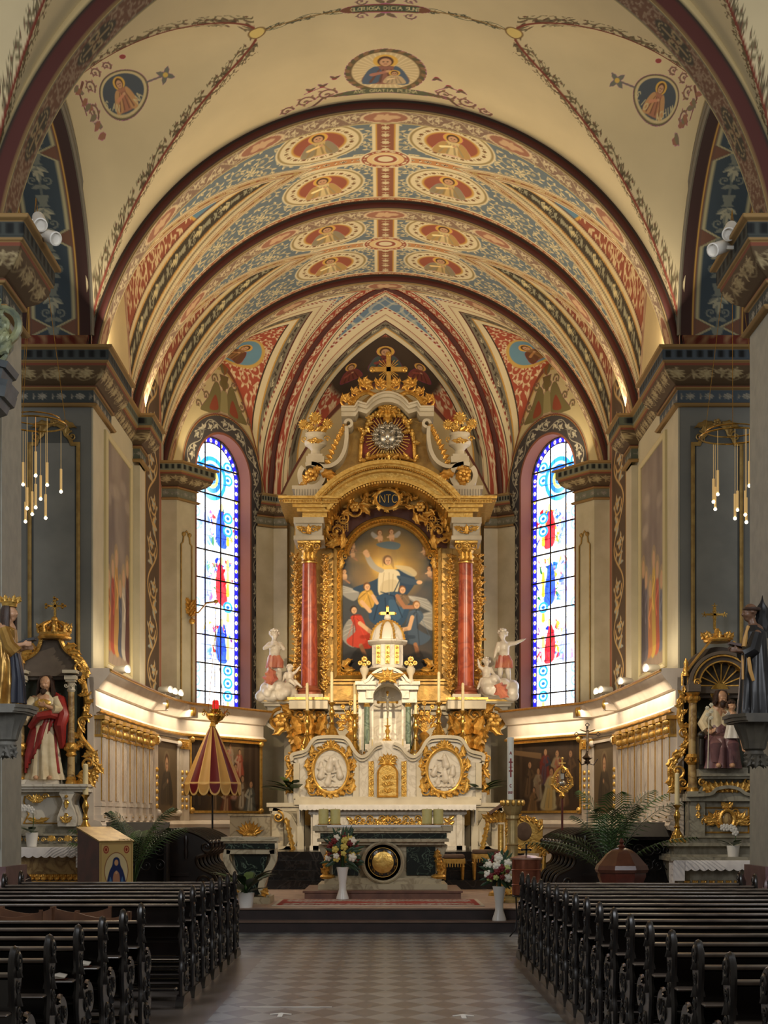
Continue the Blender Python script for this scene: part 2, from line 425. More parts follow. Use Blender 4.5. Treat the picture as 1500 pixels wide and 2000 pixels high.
def tile_vase():
    """candelabra ornament, long axis u (period 1.6), width v 0..1"""
    c = Cv(1.6, 1, 90, per=True)
    c.seg(0, .5, 1.6, .5, .02, .02, W1)
    c.poly([(.1, .3), (.1, .7), (.45, .6), (.55, .7), (.55, .3), (.45, .4)], W1)
    for sx in (-1, 1):
        c.leaf(.6, .5, sx*.9, .38, .22, W1, W2); c.leaf(.75, .5, sx*.5, .3, .16, W2); c.spiral(1.15, .5+sx*.2, .16, 0, sx, 1.2, .05, W1)
        c.leaf(1.35, .5, sx*1.1, .3, .18, W1)
    c.leaf(.85, .5, 0, .4, .2, W1, W2)
    return c
def tile_egg():
    c = Cv(1, 1, 60, per=True); c.ell(.5, .5, .25, .38, W1); c.ell(.45, .5, .12, .22, W2); c.seg(0, .15, 0, .85, .06, .03, W1); return c
T_R, T_F, T_RO, T_V, T_E = tile_rinceau(), tile_field(), tile_rosette(), tile_vase(), tile_egg()
def orn(C, tile, u, v, col, hi, m=1.):
    t = smp(tile, u, v)/255.; C = mixc(C, t[..., 0]*m, col); return mixc(C, t[..., 1]*m, hi)
# painted figures
def saint(c, x, y, s, robe=(150, 90, 50), skin=(205, 160, 120), halo=(220, 175, 80), hair=(90, 60, 40), cloak=None, rot=0, up=1):
    """half-length figure; up=1 when canvas y grows upwards"""
    f = lambda a, b: (x+s*(a*math.cos(rot)-b*up*math.sin(rot)), y+s*(a*math.sin(rot)+b*up*math.cos(rot)))
    c.ell(*f(0, .55), .42*s, .42*s, halo)
    c.blob([f(-.75, -.9), f(-.6, -.1), f(-.25, .22), f(.25, .22), f(.6, -.1), f(.75, -.9)], robe)
    if cloak: c.blob([f(-.8, -.9), f(-.62, -.1), f(-.3, .2), f(-.1, -.3), f(-.3, -.9)], cloak); c.blob([f(.8, -.9), f(.62, -.1), f(.3, .2), f(.3, -.9)], cloak)
    c.ell(*f(0, .53), .27*s, .33*s, hair); c.ell(*f(0, .47), .2*s, .26*s, skin)
    c.ell(*f(.07, .5), .035*s, .03*s, (60, 40, 30)); c.ell(*f(-.07, .5), .035*s, .03*s, (60, 40, 30)); c.seg(*f(-.05, .36), *f(.05, .36), .015*s, .015*s, (140, 70, 60))
    r2 = [v*.75 for v in robe]
    for k in (-.4, -.15, .12, .38): c.seg(*f(k*.5, 0), *f(k*1.3, -.85), .025*s, .05*s, r2)
    c.seg(*f(-.45, -.35), *f(.05, -.15), .1*s, .07*s, [min(255, v*1.2) for v in robe]); c.ell(*f(.1, -.12), .1*s, .08*s, skin)
# ================================================================== ARCHITECTURE
CREAM = (228, 212, 170); BEIGE = (214, 192, 142); BLUE = (110, 122, 126); RED = (156, 88, 66); DARK = (62, 50, 42); MAROON = (84, 44, 38)
OLIVE = (150, 130, 84); GOLDC = (205, 160, 78); GREY = (134, 134, 124); PINK = (176, 128, 108)
V_PLASTER = vcmat('painted_plaster', .75)
V_CANVAS = vcmat('oil_paint', .6, spec=.2)
W = 4.74; ZC = 8.38; RV = 4.9; ZS = 9.18
YB, YC, YD = 24.0, 27.9, 31.7
A_YF, A_YR, A_ZC = 18.05, 18.6, 8.13

LET = {'A': '0,0 .5,1 1,0|.2,.4 .8,.4', 'C': '.95,.85 .6,1 .2,.9 0,.5 .2,.1 .6,0 .95,.15', 'D': '0,0 0,1 .6,.95 1,.5 .6,.05 0,0', 'E': '1,0 0,0 0,1 1,1|0,.5 .7,.5',
 'G': '.95,.85 .6,1 .2,.9 0,.5 .2,.1 .6,0 .95,.15 .95,.5 .6,.5', 'H': '0,0 0,1|1,0 1,1|0,.5 1,.5', 'I': '.5,0 .5,1', 'J': '.8,1 .8,.2 .5,0 .1,.2', 'L': '0,1 0,0 .9,0',
 'M': '0,0 .1,1 .5,.3 .9,1 1,0', 'N': '0,0 0,1 1,0 1,1', 'O': '.5,0 .1,.2 0,.5 .1,.8 .5,1 .9,.8 1,.5 .9,.2 .5,0', 'P': '0,0 0,1 .8,.95 .9,.7 .7,.5 0,.5', 'R': '0,0 0,1 .8,.95 .9,.7 .7,.5 0,.5|.4,.5 1,0',
 'S': '.95,.85 .5,1 .1,.8 .3,.55 .7,.45 .95,.2 .5,0 .05,.15', 'T': '0,1 1,1|.5,1 .5,0', 'U': '0,1 0,.2 .5,0 1,.2 1,1', 'V': '0,1 .5,0 1,1', 'Q': '.5,0 .1,.2 0,.5 .1,.8 .5,1 .9,.8 1,.5 .9,.2 .5,0|.6,.3 1,-.1', '.': '.4,0 .6,.05', ' ': '',
 '0': '.5,0 .1,.2 0,.5 .1,.8 .5,1 .9,.8 1,.5 .9,.2 .5,0', '1': '.3,.8 .6,1 .6,0', '2': '.05,.8 .5,1 .9,.75 .05,0 .95,0', '3': '.05,.9 .6,1 .9,.75 .5,.5 .9,.25 .5,0 .05,.1'}
def glyph_lines(txt, x, y, h, adv=.8, wd=.6):
    out = []
    for ch in txt:
        for part in LET.get(ch, '').split('|'):
            if part: out.append([(x+float(a)*h*wd, y+float(b)*h) for a, b in (q.split(',') for q in part.split())])
        x += h*adv
    return out, x
def ptext(c, txt, x, y, h, col, w=.1, rot=0, centre=True, adv=.8, flipx=False, flipy=False):
    L, xe = glyph_lines(txt, 0, 0, h, adv); wid = xe-h*(adv-.6)
    for l in L:
        q = []
        for a, b in l:
            a = a-wid/2 if centre else a; b -= h/2 if centre else 0
            if flipx: a = -a
            if flipy: b = -b
            q.append((x+a*math.cos(rot)-b*math.sin(rot), y+a*math.sin(rot)+b*math.cos(rot)))
        c.line(q, h*w, col)

def bay_geom(y0, y1, ns, ny, hwf=.97, r=RV, zc=ZC, xt=1.845, drop=.22, smax=None, zs=ZS, point=False):
    smax = smax or math.asin(4.80/r)*r
    s = np.linspace(-smax, smax, ns); y = np.linspace(y0, y1, ny); S, Y = np.meshgrid(s, y)
    X = r*np.sin(S/r); ZB = zc+r*np.cos(S/r); ym = (y0+y1)/2; hw = (y1-y0)/2*hwf
    ct = zc+math.sqrt(r*r-xt*xt); c = ct-drop*np.maximum(0, np.abs(X)-xt)
    ZL = zs+(c-zs)*np.sqrt(np.maximum(0, 1-((Y-ym)/hw)**2)); ZL = np.where(np.abs(Y-ym) < hw, ZL, -9)
    Z = np.where(np.abs(X) < xt, ZB, np.maximum(ZB, ZL))
    # groin half width for every s and its slope
    q = (ZB-zs)/(c-zs); hy = hw*np.sqrt(np.maximum(0, 1-np.minimum(1, np.maximum(q, 0))**2)); hy = np.where(np.abs(X) < xt, 0, hy)
    sl = np.abs(np.gradient(hy, s, axis=1)); cosf = 1/np.sqrt(1+sl*sl)
    d = (np.abs(Y-ym)-hy)*cosf
    st = xt and r*math.asin(xt/r)
    tipd = np.hypot(np.maximum(0, st-np.abs(S)), Y-ym)
    d = np.where(np.abs(X) < xt, tipd, d)
    if point:
        t = np.maximum(0, (np.abs(S)-st)/(smax-st)); hy = hw*(1.25*t-.25*t*t)+1e-6; Z = ZB+np.maximum(0, c-ZB)*np.maximum(0, 1-((Y-ym)/hy)**2)*(np.abs(S) > st); k = 1.25*hw/(smax-st); cs = 1/math.sqrt(1+k*k)
        d = np.where(np.abs(S) > st, (np.abs(Y-ym)-hy)*cs, (np.abs(Y-ym)+(st-np.abs(S))*k)*cs)
    return dict(S=S, Y=Y, X=X, Z=Z, d=d, ym=ym, hw=hw, st=st, P=np.stack([X, Y, Z], -1), hy=hy)
def locate(g, px, py):
    """surface coordinates (s,y) of the point of the vault that lies on the sight line px,py"""
    qx = HX+g['X']/g['Y']*F; qy = HY-(g['Z']-EYE)/g['Y']*F; k = np.argmin((qx-px)**2+(qy-py)**2); return g['S'].flat[k], g['Y'].flat[k]
def decal(C, g, cv, s0, y0, rot=0):
    """lays canvas cv, centred on (s0,y0); where the canvas is magenta nothing is painted"""
    S, Y = g['S']-s0, g['Y']-y0; u = S*math.cos(rot)+Y*math.sin(rot)+cv.w/2; v = -S*math.sin(rot)+Y*math.cos(rot)+cv.h/2
    ins = (u > 0) & (u < cv.w) & (v > 0) & (v < cv.h); t = smp(cv, np.clip(u, 0, cv.w-.001), np.clip(v, 0, cv.h-.001), False)
    key = np.abs(t-np.array([255., 0, 255.])).max(-1); m = np.clip((key-60)/90, 0, 1)*ins; return C*(1-m[..., None])+t*m[..., None]
KEY = (255, 0, 255)

def choir_paint(g, deep=1.):
    S, Y, d, ym, hw = g['S'], g['Y'], g['d'], g['ym'], g['hw']; A = np.abs(S); st = g['st']; L = Y[-1, 0]-Y[0, 0]
    C = np.empty(S.shape+(3,)); C[:] = BLUE
    C = orn(C, T_F, S/.48, Y/.48, (178, 168, 136), (224, 208, 162))
    # medallions either side of the crown
    dd = np.abs(Y-ym); e0, e1 = Y[0, 0], Y[-1, 0]
    for sgn in (-1, 1):
        for yy in ((e0+ym)/2+.02, (e1+ym)/2-.04):
            r = np.hypot((S-sgn*1.15)/.66, (Y-yy)/.56)
            for rr, col in ((1.18, CREAM), (1.12, OLIVE), (1.06, CREAM)): C = mixc(C, ss(rr-r, .05), col)
            b = orn(np.broadcast_to(np.array(CREAM, float), C.shape), T_RO, np.arctan2(Y-yy, S-sgn*1.15)*3, r*4, OLIVE, (120, 70, 50)); m = ss(1.02-r, .05)[..., None]; C = C*(1-m)+b*m
            C = mixc(C, ss(.74-r, .05), GOLDC); C = mixc(C, ss(.68-r, .05), (158, 90, 66))
    cv = Cv(1.2, 1.0, 90, KEY); saint(cv, .6, .5, .42, (220, 196, 140), up=-1, cloak=(188, 152, 92)); 
    cw = Cv(1.2, 1.0, 90, KEY); saint(cw, .6, .5, .42, (206, 176, 116), up=-1, cloak=(150, 140, 110))
    for i, sgn in enumerate((-1, 1)):
        for j, yy in enumerate(((e0+ym)/2+.02, (e1+ym)/2-.04)): C = decal(C, g, cv if (i+j) % 2 else cw, sgn*1.15, yy)
    # bands running from the crown to the tip of the lunette
    cross = (A < st+.1); w = .11+.02*np.cos(A*9)
    C = mixc(C, ss(.17-dd, .02)*cross, CREAM); b = orn(np.broadcast_to(np.array((196, 140, 88), float), C.shape), T_RO, S/.3, (Y-ym)/.18+.5, CREAM, MAROON)
    m = (ss(.09-dd, .02)*cross)[..., None]; C = C*(1-m)+b*m
    # bands beside the groin (outside the lunette)
    side = (A > st-1.1)
    for lo, hi, col in ((.0, .28, (218, 202, 160)), (.03, .04, MAROON), (.05, .075, (176, 134, 96)), (.2, .22, (176, 134, 96)), (.255, .268, (90, 70, 56))): C = mixc(C, ss(d-lo, .01)*ss(hi-d, .01)*side, col)
    b = orn(np.broadcast_to(np.array((178, 150, 96), float), C.shape), T_V, A/.5, (d-.085)/.11, (140, 84, 60), CREAM); m = (ss(d-.09, .01)*ss(.185-d, .01)*side)[..., None]; C = C*(1-m)+b*m
    # inside the lunette
    i = -d
    ins = (d < 0)
    lay = np.empty(C.shape); lay[:] = (142, 80, 60); lay = orn(lay, T_F, A/.38, Y/.36, (198, 172, 130), (214, 192, 150))
    r = np.hypot((A-3.6)/.42, (Y-ym)/.42); lay = mixc(lay, ss(1.12-r, .05), GOLDC); lay = mixc(lay, ss(1-r, .05), (96, 130, 150))
    for lo, hi, col in ((0, .07, (206, 190, 148)), (.03, .04, DARK), (.07, .085, GOLDC), (.085, .235, (78, 68, 54)), (.235, .25, GOLDC), (.25, .30, (206, 190, 148)), (.30, .315, MAROON)): lay = mixc(lay, ss(i-lo, .015)*ss(hi-i, .015), col)
    b = orn(np.broadcast_to(np.array((66, 58, 46), float), C.shape), T_V, A/.42, (i-.085)/.15, (150, 146, 120), (206, 190, 140)); m = (ss(i-.09, .01)*ss(.23-i, .01))[..., None]; lay = lay*(1-m)+b*m
    m = ss(-d, .02)[..., None]; C = C*(1-m)+lay*m
    # crown band
    C = mixc(C, ss(.23-A, .015), CREAM); C = mixc(C, ss(.17-A, .015), GOLDC)
    b = orn(np.broadcast_to(np.array((146, 92, 68), float), C.shape), T_RO, Y/.27, S/.28+.5, (206, 190, 150), (226, 206, 160)); m = ss(.145-A, .015)[..., None]; C = C*(1-m)+b*m
    r = np.hypot(S/.46, (Y-ym)/.36)
    for rr, col in ((1.0, CREAM), (.92, RED), (.72, (226, 196, 140)), (.5, CREAM), (.44, RED), (.3, CREAM)): C = mixc(C, ss(rr-r, .04), col)
    C = orn(C, T_RO, np.arctan2(Y-ym, S)*8/(2*PI), (r-.72)/.2, CREAM, CREAM, ss(r-.73, .03)*ss(.9-r, .03))
    # borders along the transverse ribs
    e = np.minimum(Y-e0, e1-Y)
    for lo, hi, col in ((0, .17, CREAM), (.02, .13, (176, 108, 76)), (.0, .02, DARK)): C = mixc(C, ss(e-lo, .01)*ss(hi-e, .01), col)
    C = orn(C, T_R, S/.25, e/.11, CREAM, CREAM, ss(e-.03, .01)*ss(.12-e, .01))
    return C

ARCH = {}
for nm, (y0, y1) in (('ceiling_choir', (YB+.42, YC)), ('ceiling_sanctuary', (YC+.42, YD))):
    g = bay_geom(y0, y1, 1150, 230, point=True); ARCH[nm] = g
    struct(grid_obj(nm, g['P'], choir_paint(g), V_PLASTER, flip=True))

# nave vault: plain cream with painted garlands
def vine(C, along, d, half, m):
    C = orn(C, T_R, along/.5, d/(2*half)+.5, (116, 104, 72), (86, 72, 52), m*(np.abs(d) < half)); C = orn(C, T_F, along/.33+.3, d/.33, (120, 108, 78), (120, 82, 62), m*(np.abs(d) < half*.9)*(np.abs(d) > .03)); return mixc(C, ss(.022-np.abs(d), .012)*m, (128, 62, 46))
def nave_paint(g, front=False):
    S, Y, d, ym = g['S'], g['Y'], g['d'], g['ym']; A = np.abs(S); st = g['st']
    C = np.empty(S.shape+(3,)); C[:] = (212, 194, 152)
    on = (A > st+.02)*1.; C = vine(C, A+Y*.3, d-.0, .17, on)
    cr = (A < st)*1.; C = orn(C, T_R, S/.45, (Y-ym)/.2+.5, (96, 100, 76), (80, 70, 60), cr*(np.abs(Y-ym) < .1)*(A > .62)); C = mixc(C, ss(.015-np.abs(Y-ym), .01)*cr, (140, 110, 60))
    for sg in (-1, 1):
        r = np.hypot((S-sg*st)/.13, (Y-ym)/.13); C = mixc(C, ss(1-r, .1), (226, 200, 120)); C = mixc(C, ss(1.1-r, .1)*ss(r-.9, .1), (130, 100, 60))
    if front: return C
    cv = Cv(1.4, .62, 130, KEY)     # banner
    cv.blob([(.05, .31), (.2, .22), (.7, .2), (1.2, .22), (1.35, .31), (1.2, .4), (.7, .42), (.2, .4)], (120, 78, 54)); cv.poly([(.22, .24), (1.18, .24), (1.18, .38), (.22, .38)], (70, 84, 64)); ptext(cv, 'GLORIOSA DICTA SUNT', .7, .31, .085, (226, 210, 160), .14, adv=.62, flipy=True)
    for sx in (-1, 1):
        for sy in (-1, 1): cv.spiral(.7+sx*.35, .31+sy*.19, .09, 0, sx*sy, 1.2, .03, (120, 104, 78), 3, (128, 112, 84)); cv.leaf(.7, .31+sy*.12, sy*PI/2+sx*.9, .22, .1, (120, 104, 78))
    C = decal(C, g, cv, 0, ym)
    cv = Cv(3.8, 1.9, 100, KEY)     # wreathed Madonna medallion with banner and scrolls, near the chancel arch
    cx, cy = 1.9, 1.05
    cv.ell(cx, cy, .62, .66, (112, 92, 64)); cv.ell(cx, cy, .53, .57, (206, 184, 140))
    for k in range(40): a = k*2*PI/40; cv.leaf(cx+.57*math.cos(a), cy+.6*math.sin(a), a+1.2, .16, .09, (96, 90, 62) if k % 2 else (140, 108, 74))
    for k in range(36): a = k*2*PI/36; cv.seg(cx+.2*math.cos(a), cy+.2*math.sin(a), cx+.5*math.cos(a), cy+.54*math.sin(a), .005, .014, (226, 206, 160))
    saint(cv, cx, cy-.05, .46, (146, 100, 84), up=-1, cloak=(84, 98, 116)); saint(cv, cx+.14, cy+.18, .22, (196, 170, 130), up=-1)
    cv.blob([(1.0, 1.7), (1.3, 1.62), (1.9, 1.58), (2.5, 1.62), (2.8, 1.7), (2.5, 1.76), (1.9, 1.74), (1.3, 1.76)], (96, 98, 74)); ptext(cv, 'AVE GRATIA PLENA', 1.9, 1.665, .085, (216, 202, 154), .13, adv=.75, flipy=True)
    for sg in (-1, 1):
        for k, (dx, dy, r) in enumerate(((.95, .56, .17), (1.3, .64, .16), (1.62, .76, .12))):
            cv.spiral(cx+sg*dx, cy+dy, r, 0, sg, 1.3, .045, (120, 96, 70), 5, (128, 112, 80), (150, 120, 84))
        cv.line([(cx+sg*(.7+.1*q), cy+.62+.016*q*q*.5+.05*math.sin(q*1.7)) for q in range(11)], .05, (112, 92, 66)); cv.line([(cx+sg*.8, cy+.5), (cx+sg*1.0, cy+.3), (cx+sg*1.3, cy+.4)], .02, (120, 96, 66))
        for a, b in ((.8, .1), (1.0, .28), (1.2, .33)): cv.ell(cx+sg*a, cy+b, .045, .045, (140, 66, 54)); cv.leaf(cx+sg*a, cy+b, sg*.6, .12, .07, (104, 92, 62)); cv.leaf(cx+sg*a, cy+b, 2.2*sg, .12, .07, (104, 92, 62))
    C = decal(C, g, cv, 0, 22.98)
    for sg, px, py, txt in ((-1, 238, 180, 'S.ANNA'), (1, 1285, 190, 'S.IOACHIM')):
        s0, y0 = locate(g, px, py); cv = Cv(2.6, 2.2, 90, KEY); cx, cy = 1.3, 1.1
        for k, (a, b, r) in enumerate(((-.75, .35, .16), (-.45, .6, .14), (-.9, -.1, .16), (-.1, .66, .12))): cv.spiral(cx+a*-sg, cy-b, r, 1, sg, 1.3, .05, (124, 102, 76), 6, (132, 116, 84), (160, 120, 84))
        cv.line([(cx+sg*.9, cy-.5), (cx+sg*1.15, cy-.3), (cx+sg*1.15, cy+.1)], [.08, .06, .03], (120, 84, 60))
        for k in range(10): cv.leaf(cx+sg*(.7+.04*k), cy+.5-k*.11, (0 if sg > 0 else PI)+.5*math.sin(k*2.), .3, .13, (130, 120, 92) if k % 2 else (158, 110, 84))
        cv.ell(cx, cy, .60, .46, (110, 98, 72)); cv.ell(cx, cy, .56, .42, (206, 188, 140)); cv.ell(cx, cy, .5, .37, (76, 84, 92)); saint(cv, cx, cy, .34, (176, 120, 90), up=-1, rot=0, cloak=(196, 150, 100))
        ptext(cv, txt[:4], cx-.34, cy+.16, .12, (214, 200, 150), .15, rot=.5, flipy=True); ptext(cv, txt[4:] or 'NA', cx+.3, cy+.2, .12, (214, 200, 150), .15, rot=-.6, flipy=True)
        cv.line([(cx-sg*.58, cy), (cx-sg*.9, cy)], .04, (110, 112, 96)); 
        for a in range(4): cv.leaf(cx-sg*.98, cy, a*PI/2+.6, .2, .12, (110, 112, 100))
        cv.ell(cx-sg*.98, cy, .05, .05, (214, 180, 90)); cv.ell(cx-sg*.35, cy-.75, .07, .07, (150, 66, 54))
        C = decal(C, g, cv, s0, y0, sg*.15)
    return C
g = bay_geom(A_YR-.02, YB, 1000, 380, hwf=.985); ARCH['nave'] = g
struct(grid_obj('ceiling_nave', g['P'], nave_paint(g), V_PLASTER, flip=True))
g = bay_geom(12.0, A_YF+.02, 700, 250, hwf=.985)
struct(grid_obj('ceiling_entrance', g['P'], nave_paint(g, True), V_PLASTER, flip=True))

# transverse arches: face ring + painted soffit
def arch_ring(nm, y0, y1, zc, r0, r1, kind, tmax=1.42):
    t = np.linspace(-tmax, tmax, 900)
    # section: soffit (y1 -> y0 at r0), then face (r0 -> r1 at y0)
    sec = [(r0, y1-(y1-y0)*k/16, 0, (y1-y0)*(1-k/16)) for k in range(17)]+[(r0+(r1-r0)*k/14, y0-(.03*math.sin(PI*min(1, k/9)) if k else 0), 1, (r1-r0)*k/14) for k in range(15)]
    T, K = np.meshgrid(t, np.arange(len(sec))); R = np.array([q[0] for q in sec])[K]; Yy = np.array([q[1] for q in sec])[K]; part = np.array([q[2] for q in sec])[K]; w = np.array([q[3] for q in sec])[K]
    P = np.stack([R*np.sin(T), Yy, zc+R*np.cos(T)], -1); C = np.empty(P.shape); s = T*r0; D_ = y1-y0
    base = (112, 80, 62) if kind == 'A' else (138, 112, 92)
    C[:] = base
    if kind == 'A':
        C = orn(C, T_F, s/.35, w/.35, (150, 128, 104), (138, 112, 92))
        for k in range(-5, 6):
            r = np.hypot((s-k*1.35)/.36, (w-D_/2)/.17); C = mixc(C, ss(1-r, .1), (66, 62, 52)); C = mixc(C, ss(.86-r, .05)*ss(r-.8, .05), (170, 150, 110))
            an = np.arctan2(w-D_/2, (s-k*1.35)*.7); C = mixc(C, ss(.45+.25*np.cos(6*an)-r, .08), (150, 130, 96)); C = mixc(C, ss(.18-r, .05), (90, 60, 46))
    else:
        C = orn(C, T_R, s/.34, w/(D_)*1.0, (198, 180, 142), (214, 198, 160)); C = orn(C, T_F, s/.3, w/.3, (160, 140, 116), (176, 160, 130), (np.abs(w-D_/2) > .12)*.7); 
        for k in range(-3, 4): r = np.hypot((s-k*2.1)/.42, (w-D_/2)/.2); C = mixc(C, ss(1-r, .06), (214, 190, 150)); C = mixc(C, ss(.86-r, .05), (160, 110, 86)); C = mixc(C, ss(.5+.1*np.cos(5*np.arctan2(w-.2, s-k*2.1))-r, .08), (206, 170, 130))
    e = np.minimum(w, D_-w); C = mixc(C, ss(.05-e, .01)*(part == 0), (120, 112, 92)); C = mixc(C, ss(.03-e, .01)*(part == 0), (196, 176, 124))
    C[part == 1] = MAROON
    for lo, hi, col in ((0, .015, (150, 124, 84)), (.015, .03, (60, 50, 40)), (.14 if kind != 'A' else .2, .17 if kind != 'A' else .23, (50, 46, 38)), (.225, 9, (206, 186, 138))):
        m = (part == 1) & (w >= lo) & (w <= hi); C[m] = col
    struct(grid_obj(nm, P, C, V_PLASTER))
arch_ring('trim_1', A_YF, A_YR, A_ZC, 4.74, 5.35, 'A')
arch_ring('trim_2', YB, YB+.45, ZC, 4.72, 4.93, 'B')
arch_ring('trim_3', YC, YC+.45, ZC, 4.72, 4.93, 'C')
arch_ring('trim_4', YD, YD+.38, ZC, 4.72, 4.93, 'D')

# ---- apse vault
AP = [(-4.74, 31.95), (-2.72, 34.95), (2.72, 34.95), (4.74, 31.95)]; AO = np.array([0, 32.05]); AZ = ZC+4.76; APG = []
def apse_web(i, n=420, m=300):
    p0, p1 = np.array(AP[i]), np.array(AP[i+1]); a = np.linspace(0, 1, n); t = np.linspace(0, 1, m); Aa, T = np.meshgrid(a, t)
    w = np.linalg.norm(p1-p0); q = (2*Aa-1)*(1-T)*w/2; base = p0+(p1-p0)*Aa[..., None]; XY = base+(AO-base)*T[..., None]
    Lh = np.linalg.norm((p0+p1)/2-AO); m_ = T*Lh; zb = ZS+(AZ-ZS)*np.sqrt(np.maximum(0, 1-(1-T)**2.2)); hw = w/2*.93
    c = 11.95+.78*m_; c = np.minimum(c, AZ-.05); TT = .62; hq = hw*np.maximum(1e-6, 1-T/TT); c = 11.95+(ZS+(AZ-ZS)*math.sqrt(1-(1-TT)**2.2)-11.95)*T/TT; zl = zb+np.maximum(0, c-zb)*np.maximum(0, 1-(q/hq)**2)*(T < TT); Z = zl; P = np.concatenate([XY, Z[..., None]], -1)
    # distance to the groin measured in steps along q
    k = hw/(TT*Lh*1.45); d = (np.abs(q)-hw*(1-T/TT))/math.sqrt(1+k*k)
    return P, q, m_*1.45, d, Aa, T, w, zl, zb
for i in range(3):
    P, q, mm, d, Aa, T, w, zl, zb = apse_web(i); C = np.empty(P.shape); C[:] = (112, 134, 150)
    sq = ss(np.abs(np.sin(q*9+1.5*np.sin(mm*5)))-.93, .06)+ss(np.abs(np.sin(mm*8+2*np.sin(q*7)))-.95, .05); C = mixc(C, sq*.7, (190, 190, 170))
    rib = (1-np.abs(2*Aa-1))*(1-T)*w/2
    out = d > 0
    for lo, hi, col in ((0, .25, CREAM), (.02, .035, RED), (.19, .225, (150, 60, 50))): C = mixc(C, ss(d-lo, .01)*ss(hi-d, .01), col)
    dots = (np.sin(mm*60) > 0)*1.; C = mixc(C, ss(d-.19, .01)*ss(.225-d, .01)*dots, (230, 215, 190))
    # inside lunette
    ii = -d; lay = np.empty(C.shape); lay[:] = (172, 84, 62); lay = orn(lay, T_F, q/.42, mm/.42, (214, 180, 140), (232, 210, 170))
    if i == 1:
        lay = mixc(lay, ss(1-np.hypot(q/1.3, (mm-.7)/1.1), .1), (74, 60, 46)); cv = Cv(2.6, 2.4, 90, KEY); saint(cv, 1.3, 1.2, .5, (120, 60, 50), up=-1 if False else 1, cloak=(80, 90, 84)); saint(cv, .5, .9, .32, (130, 70, 56)); saint(cv, 2.1, .9, .32, (130, 70, 56))
        gg = dict(S=q, Y=mm); lay = decal(lay, gg, cv, 0, .95)
    else:
        r = np.hypot(q/.52, (mm-.75)/.55); lay = mixc(lay, ss(1.15-r, .04), (206, 168, 90)); lay = mixc(lay, ss(1-r, .04), (110, 150, 170)); cv = Cv(1.3, 1.2, 110, KEY); saint(cv, .65, .52, .42, (150, 110, 70), cloak=(110, 70, 50)); lay = decal(lay, dict(S=q, Y=mm), cv, 0, .78)
    for lo, hi, col in ((0, .12, CREAM), (.12, .15, MAROON), (.15, .31, (128, 120, 100)), (.31, .34, GOLDC), (.34, .47, CREAM), (.47, .5, DARK)): lay = mixc(lay, ss(ii-lo, .01)*ss(hi-ii, .01), col)
    b = orn(np.broadcast_to(np.array((128, 120, 100), float), C.shape), T_V, mm/.36, (ii-.16)/.14, (70, 60, 48), (206, 196, 160)); m = (ss(ii-.16, .01)*ss(.30-ii, .01))[..., None]; lay = lay*(1-m)+b*m
    m = ss(-d, .015)[..., None]; C = C*(1-m)+lay*m
    for lo, hi, col in ((.0, .05, MAROON), (.05, .26, (170, 82, 62)), (.26, .29, CREAM), (.29, .31, DARK), (.31, .40, CREAM), (.40, .43, (150, 66, 52))): C = mixc(C, ss(rib-lo, .01)*ss(hi-rib, .01), col)
    C = orn(C, T_R, mm/.36, (rib-.05)/.2, (222, 200, 160), (236, 220, 184), ss(rib-.06, .01)*ss(.25-rib, .01)); C = mixc(C, ss(rib-.4, .01)*ss(.43-rib, .01)*(np.sin(mm*60) > 0), CREAM)
    APG.append((P, q, mm)); struct(grid_obj('ceiling_apse' if i == 1 else 'ceiling_apse_'+('left' if i == 0 else 'right'), P, C, V_PLASTER, flip=True))
ribm = M()
for i in (0, 1, 2, 3):
    p = np.array(AP[i]); 
    for off, r in ((0, .055),) if i in (1, 2) else ():
        pts = []
        for k in range(31):
            t = k/30; xy = p+(AO-p)*t; z = ZS+(AZ-ZS)*math.sqrt(max(0, 1-(1-t)**2.2)); pts.append((xy[0], xy[1]-.02, z-.02))
        ribm.tube(pts, r, n=8)
struct(ribm.build('trim_5', mat('rib_maroon', MAROON, rough=.6)))

# ---- walls with painting
def yz_wall(nm, x, ys, zs_fn, z0, paint, ny, nz, flip=False):
    y = np.linspace(*ys, ny); T = np.linspace(0, 1, nz); Yy, Tt = np.meshgrid(y, T); top = zs_fn(y)[None, :]; Z = z0+(top-z0)*Tt
    P = np.stack([np.full(Yy.shape, x), Yy, Z], -1); return struct(grid_obj(nm, P, paint(Yy, Z, top+0*Z), V_PLASTER, flip=flip))
def lun_top(y0, y1, hwf=.97):
    ct = ZC+math.sqrt(RV**2-1.845**2)-.22*(W-1.845); ym = (y0+y1)/2; hw = (y1-y0)/2*hwf
    zb = ZC+math.sqrt(RV**2-W**2); return (lambda y: zb+(ct-zb)*np.maximum(0, 1-((y-ym)/(hw*.96))**2)) if hwf == .97 else (lambda y: np.maximum(ZS+(ct-ZS)*np.sqrt(np.maximum(0, 1-((y-ym)/hw)**2)), zb))
